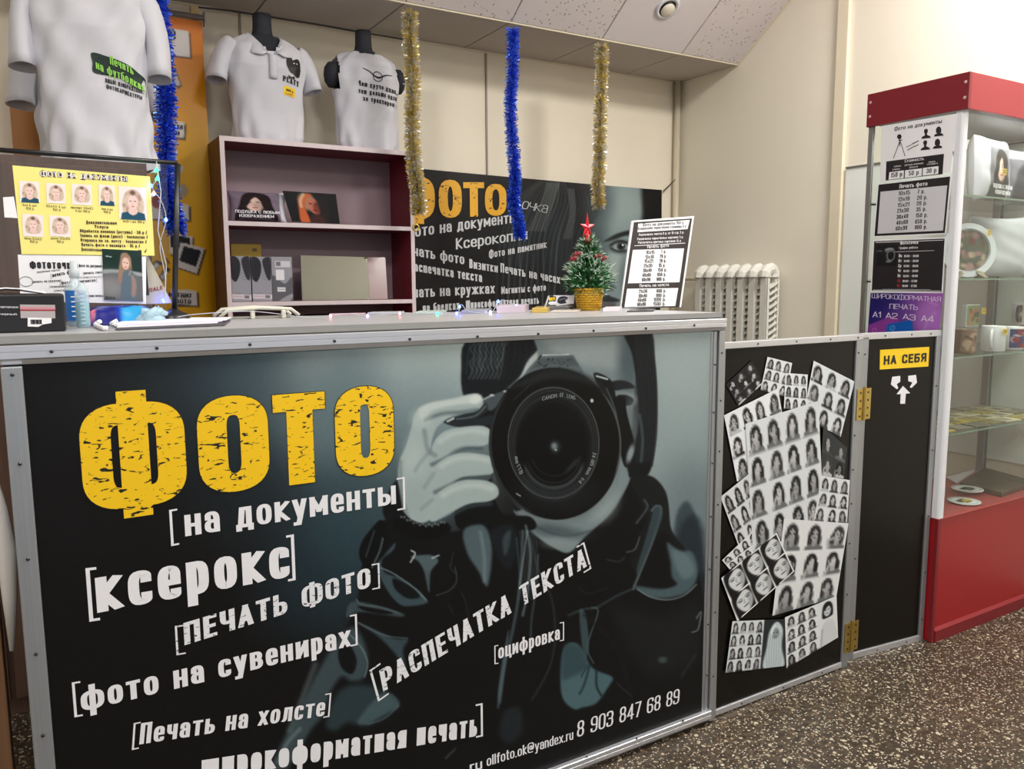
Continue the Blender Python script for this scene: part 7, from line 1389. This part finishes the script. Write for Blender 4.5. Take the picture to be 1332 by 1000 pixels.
p3 = cushion('satin_pillow', 'plain shiny white pillow standing on the second glass shelf', .27, .235, .12, mat('silver_satin', (214, 214, 220), .32, sheen=.2), None, seed=9); p3.location = (3.20, 1.70, ZS[1] + .001); p3.rotation_euler = (-.1, 0, -.25)
# round photo plate on stand
X_, Z_ = at_case(1263, 326, 1.66); rp = thing('photo_plate', 'round white photo plate with a floral picture on an easel, second glass shelf', 'plate', (X_, 1.66, ZS[1])); R_ = .098
def disc(parent, name, r0, r1, y0, y1, m, n=40):
    mb = MB(); vs = []
    for (r_, y) in ((r0, y0), (r1, y0), (r1, y1), (r0, y1)):
        for k in range(n): a = 2 * math.pi * k / n; vs.append((r_ * math.cos(a), y, R_ + .004 + r_ * math.sin(a)))
    mb.add(vs, [(j * n + k, j * n + (k + 1) % n, ((j + 1) % 4) * n + (k + 1) % n, ((j + 1) % 4) * n + k) for j in range(4) for k in range(n)]); o_ = mb.build(name, m, None, smooth=False); o_.parent = parent; return o_
disc(rp, 'rim', R_ * .80, R_, 0, .016, WHITEP); disc(rp, 'inner_rim', R_ * .76, R_ * .82, .006, .012, mat('silver_ring', (190, 190, 196), .3, metal=.6))
s, t = np.meshgrid(np.linspace(0, 1, 14), np.linspace(0, 2 * math.pi, 40)); P = np.stack([s * R_ * .78 * np.cos(t), np.full_like(s, .0085), R_ + .004 + s * R_ * .78 * np.sin(t)], -1); A = Art(50 + 50 * s * np.cos(t), 50 - 50 * s * np.sin(t), (92, 96, 84)); rr_ = random.Random(3)
for k in range(46): A.ell(rr_.uniform(0, 100), rr_.uniform(0, 100), rr_.uniform(4, 11), rr_.uniform(4, 11), rr_.choice(((140, 110, 100), (104, 116, 84), (170, 130, 130), (70, 76, 66), (190, 170, 150), (120, 60, 66))), .4)
o = sheet('picture', rp, P, A, PRINT); o.parent = rp; o.data.transform(Matrix.Translation(Vector(wloc(rp))))
for sg in (-1, 1): o = MB().hexa([(sg * .05 - .006, -.02, 0), (sg * .05 + .006, -.02, 0), (sg * .05 + .006, .05, 0), (sg * .05 - .006, .05, 0), (sg * .03 - .005, -.012, .014), (sg * .03 + .005, -.012, .014), (sg * .03 + .005, .04, .07), (sg * .03 - .005, .04, .07)]).build('easel_leg', mat('easel_grey_brown', (136, 124, 106), .5), None); o.parent = rp
rp.rotation_euler = (-.12, 0, -.55); rp.location = (X_, 1.66, ZS[1] + .001)
ptag(None, 1287, 302, 1.63, .016, .024, 'yellow price tag on the rim of the round photo plate')
# mugs and photo block on the third shelf
def mug(lab, x, y, Y, r_, h, m, handle=None, art=None, ang=-math.pi * .8, inner=None):
    X_, _ = at_case(x, y, Y); t = thing('mug', lab, 'mug', (X_, Y, mug.z)); z0 = mug.z
    mb = MB(); mb.lathe([(r_ * .9, 0), (r_, .004), (r_, h - .002), (r_ * .98, h), (r_ * .92, h), (r_ * .9, h - .004), (r_ * .9, .006), (.001, .005)], (X_, Y, z0), 28); mb.build('cup', m, t, smooth=True)
    if art:
        a = np.linspace(math.pi * 1.05, math.pi * 1.95, 30); g, hh = np.meshgrid(a, np.linspace(h - .008, .008, 24)); P = np.stack([X_ + (r_ + .0007) * np.cos(g), Y + (r_ + .0007) * np.sin(g), z0 + hh], -1); s, t_ = np.meshgrid(np.linspace(0, 100, 30), np.linspace(0, 100, 24)); A = Art(s, t_, art[0]); rr = random.Random(len(lab))
        for k in range(14): A.ell(rr.uniform(5, 95), rr.uniform(5, 95), rr.uniform(6, 18), rr.uniform(6, 20), rr.choice(art[1]), .3)
        sheet('print_wrap', t, P, A, PRINTG)
    mb = MB(); cx, cy = X_ + math.cos(ang) * r_, Y + math.sin(ang) * r_; pts = []
    for k in range(11): b_ = -1.35 + 2.7 * k / 10; e_ = math.cos(b_) * r_ * .62; pts.append((cx + math.cos(ang) * e_, cy + math.sin(ang) * e_, z0 + h * .5 + math.sin(b_) * h * .36))
    mb.tube(pts, r_ * .13, 8); mb.build('handle', handle or m, t, smooth=True); return t
MW = mat('white_ceramic', (232, 232, 236), .2, spec=.6); MBR = mat('brown_ceramic', (120, 92, 74), .25); MK = mat('black_ceramic', (24, 22, 24), .25)
mug.z = ZS[2] + .0005
mug('brown patterned mug at the left of the mug shelf', 1254, 455, 1.61, .036, .085, MBR, None, ((130, 104, 88), ((160, 130, 110), (96, 70, 56), (180, 150, 130))), ang=math.pi * .2)
mug('plain white mug with its handle to the left on the mug shelf', 1291, 456, 1.60, .040, .092, MW, ang=math.pi * 1.12)
mug('mug with a dark blue and red picture right of the plain white mug', 1317, 452, 1.60, .036, .085, MW, MBR, ((60, 60, 110), ((140, 40, 50), (40, 50, 110), (190, 180, 190))), ang=math.pi * .4)
mug('dark red mug at the right end of the mug shelf', 1337, 450, 1.61, .036, .085, mat('maroon_ceramic', (110, 34, 40), .3), ang=math.pi * .3)
rs = thing('acrylic_riser', 'clear acrylic riser at the back of the mug shelf', 'riser', (3.05, 1.77, ZS[2])); MB().box((2.72, 1.70, ZS[2] + .075), (3.37, 1.80, ZS[2] + .079)).build('top_plate', ACR, rs); MB().box((2.72, 1.70, ZS[2] + .0005), (2.724, 1.80, ZS[2] + .075)).build('side_plate', ACR, rs); MB().box((3.366, 1.70, ZS[2] + .0005), (3.37, 1.80, ZS[2] + .075)).build('side_plate', ACR, rs)
mug.z = ZS[2] + .0795
mug('white mug with a pinkish photo and black handle on the clear riser', 1327, 425, 1.75, .040, .085, MW, MK, ((150, 120, 120), ((190, 140, 140), (110, 70, 70), (210, 190, 190))), ang=math.pi * 1.08)
X_, Z_ = at_case(1265, 420, 1.74); o = thing('photo_block', 'glass photo block with a pink flower picture on the clear riser', 'photo block', (X_, 1.74, mug.z)); MB().box((X_ - .045, 1.74, mug.z), (X_ + .045, 1.76, mug.z + .085)).build('block', MW, o, bevel=.002); s, t = np.meshgrid(np.linspace(0, 1, 34), np.linspace(0, 1, 30)); P = np.stack([X_ - .042 + .084 * s, np.full_like(s, 1.7392), mug.z + .082 - .078 * t], -1); A = Art(s * 100, t * 100, (150, 160, 120))
for k in range(16): A.ell(rr_.uniform(20, 90), rr_.uniform(20, 90), rr_.uniform(8, 16), rr_.uniform(8, 16), rr_.choice(((214, 120, 110), (226, 150, 140), (110, 120, 80), (190, 90, 80))), .35)
sheet('picture', o, P, A, PRINTG)
ptag(None, 1280, 404, 1.715, .03, .022, 'yellow price tag in front of the flower photo block'); ptag(None, 1308, 431, 1.555, .03, .02, 'yellow price tag on the plain white mug')
# flat magnets on the fourth shelf
zz_ = ZS[3] + .0006; rr_ = random.Random(21); pal = ((196, 186, 160), (150, 140, 116), (206, 196, 150), (120, 116, 104), (176, 170, 150), (214, 206, 176), (130, 124, 96), (190, 170, 80)); k = 0
wh = ['front', 'second', 'third', 'rear']
for j in range(4):
    for i in range(7):
        x0 = 2.645 + i * .104 + rr_.uniform(-.008, .008); y0 = 1.56 + j * .074 + rr_.uniform(-.004, .004)
        if x0 + .09 > 3.38: continue
        a = rr_.uniform(-.12, .12); c, s_ = math.cos(a), math.sin(a); w_, h_ = .088, .060
        t = thing('photo_magnet', 'small flat photo magnet, %s from the left in the %s row of the magnet shelf' % (['first', 'second', 'third', 'fourth', 'fifth', 'sixth', 'seventh'][i], wh[j]), 'magnet', (x0 + .045, y0 + .03, zz_), 'photo magnets on the glass shelf')
        def cr(u, v, z): return (x0 + .045 + (u * c - v * s_), y0 + .03 + (u * s_ + v * c), zz_ + z)
        co = rr_.choice(pal); cm = mat('magnet_%d_%d_%d' % co, co, .3)
        MB().hexa([cr(-w_ / 2, -h_ / 2, 0), cr(w_ / 2, -h_ / 2, 0), cr(w_ / 2, h_ / 2, 0), cr(-w_ / 2, h_ / 2, 0), cr(-w_ / 2, -h_ / 2, .004), cr(w_ / 2, -h_ / 2, .004), cr(w_ / 2, h_ / 2, .004), cr(-w_ / 2, h_ / 2, .004)]).build('plate', cm, t)
        co2 = rr_.choice(pal); u0 = rr_.uniform(-.02, .01)
        MB().hexa([cr(u0 - .018, -h_ * .36, .004), cr(u0 + .022, -h_ * .36, .004), cr(u0 + .022, h_ * .36, .004), cr(u0 - .018, h_ * .36, .004), cr(u0 - .018, -h_ * .36, .0046), cr(u0 + .022, -h_ * .36, .0046), cr(u0 + .022, h_ * .36, .0046), cr(u0 - .018, h_ * .36, .0046)]).build('picture', mat('magnet_%d_%d_%d' % tuple(v * .7 for v in co2), tuple(v * .7 for v in co2), .3), t)
X_, Z_ = at_case(1326, 527, 1.80); o = thing('small_frame', 'small dark photo frame standing at the back of the magnet shelf', 'frame', (X_, 1.84, ZS[3])); MB().hexa([(X_ - .05, 1.852, ZS[3] + .006), (X_ + .07, 1.852, ZS[3] + .006), (X_ + .07, 1.858, ZS[3] + .006), (X_ - .05, 1.858, ZS[3] + .006), (X_ - .04, 1.86, ZS[3] + .10), (X_ + .07, 1.86, ZS[3] + .10), (X_ + .07, 1.866, ZS[3] + .10), (X_ - .04, 1.866, ZS[3] + .10)]).build('frame', mat('dark_bronze_frame', (70, 64, 56), .4), o)
MB().hexa([(X_ - .033, 1.851, ZS[3] + .02), (X_ + .055, 1.851, ZS[3] + .02), (X_ + .055, 1.852, ZS[3] + .02), (X_ - .033, 1.852, ZS[3] + .02), (X_ - .026, 1.8575, ZS[3] + .086), (X_ + .055, 1.8575, ZS[3] + .086), (X_ + .055, 1.8585, ZS[3] + .086), (X_ - .026, 1.8585, ZS[3] + .086)]).build('picture', mat('olive_picture', (120, 112, 92), .4), o)
# on the red base
def caseflat(name, lab, cat, pts, h, m, z=0, bev=.001):
    out = []
    for x, y in pts: r = ray(x, y); p = CO + r * (BZ + z - CAMH) / r[2]; out.append((min(float(p[0]), SX1 - .01), min(max(float(p[1]), SY0 + .01), SY1 - .01)))
    return MB().slab(Plane((0, 0, BZ + z + .0005), (1, 0, 0), (0, 1, 0)), out, 0, h).build(name, m, label=lab, cat=cat, bevel=bev)
caseflat('photo_album', 'dark brown photo album lying on the red base of the display case', 'album', [(1248, 634), (1303, 647), (1345, 632), (1290, 612)], .02, mat('dark_brown_leather', (84, 74, 62), .45, var=.3, vscale=20), bev=.003)
caseflat('white_folder', 'white folder lying behind the dark album on the red base', 'folder', [(1230, 622), (1244, 630), (1276, 611), (1254, 604)], .006, mat('off_white_folder', (206, 200, 204), .5))
for k, (x, y, c2, lb) in enumerate(((1254, 654, (196, 170, 60), 'round white plate with a yellow and grey print, nearest on the red base'), (1258, 642, (90, 96, 92), 'round white plate with a grey print, behind the yellow one on the red base'))):
    r = ray(x, y); p = CO + r * (BZ - CAMH) / r[2]; X_, Y_ = float(p[0]), float(p[1]) ; Y_ = max(Y_, SY0 + .066 + .05 * k); o = thing('printed_plate', lb, 'plate', (X_, Y_, BZ)); zt = BZ + .001 + .012 * k; R2 = .055
    MB().lathe([(R2 * .7, 0), (R2, .006), (R2, .008), (R2 * .8, .006), (.001, .006)], (X_, Y_, zt), 36).build('plate', MW, o, smooth=True)
    s, t = np.meshgrid(np.linspace(0, 1, 12), np.linspace(0, 2 * math.pi, 32)); P = np.stack([X_ + s * R2 * .72 * np.cos(t), Y_ + s * R2 * .72 * np.sin(t), np.full_like(s, zt + .0068)], -1)[::-1]; A = Art(50 + 50 * s * np.cos(t), 50 + 50 * s * np.sin(t), (220, 220, 220))[::1] if 0 else Art((50 + 50 * s * np.cos(t))[::-1], (50 + 50 * s * np.sin(t))[::-1], (222, 222, 222)); A.ell(62, 50, 30, 22, c2, .2); A.ell(28, 56, 16, 18, (40, 44, 44), .3); A.ell(60, 72, 20, 6, (60, 60, 60), .4); A.ell(50, 30, 26, 6, (50, 60, 54), .4); sheet('picture', o, P, A, PRINT)
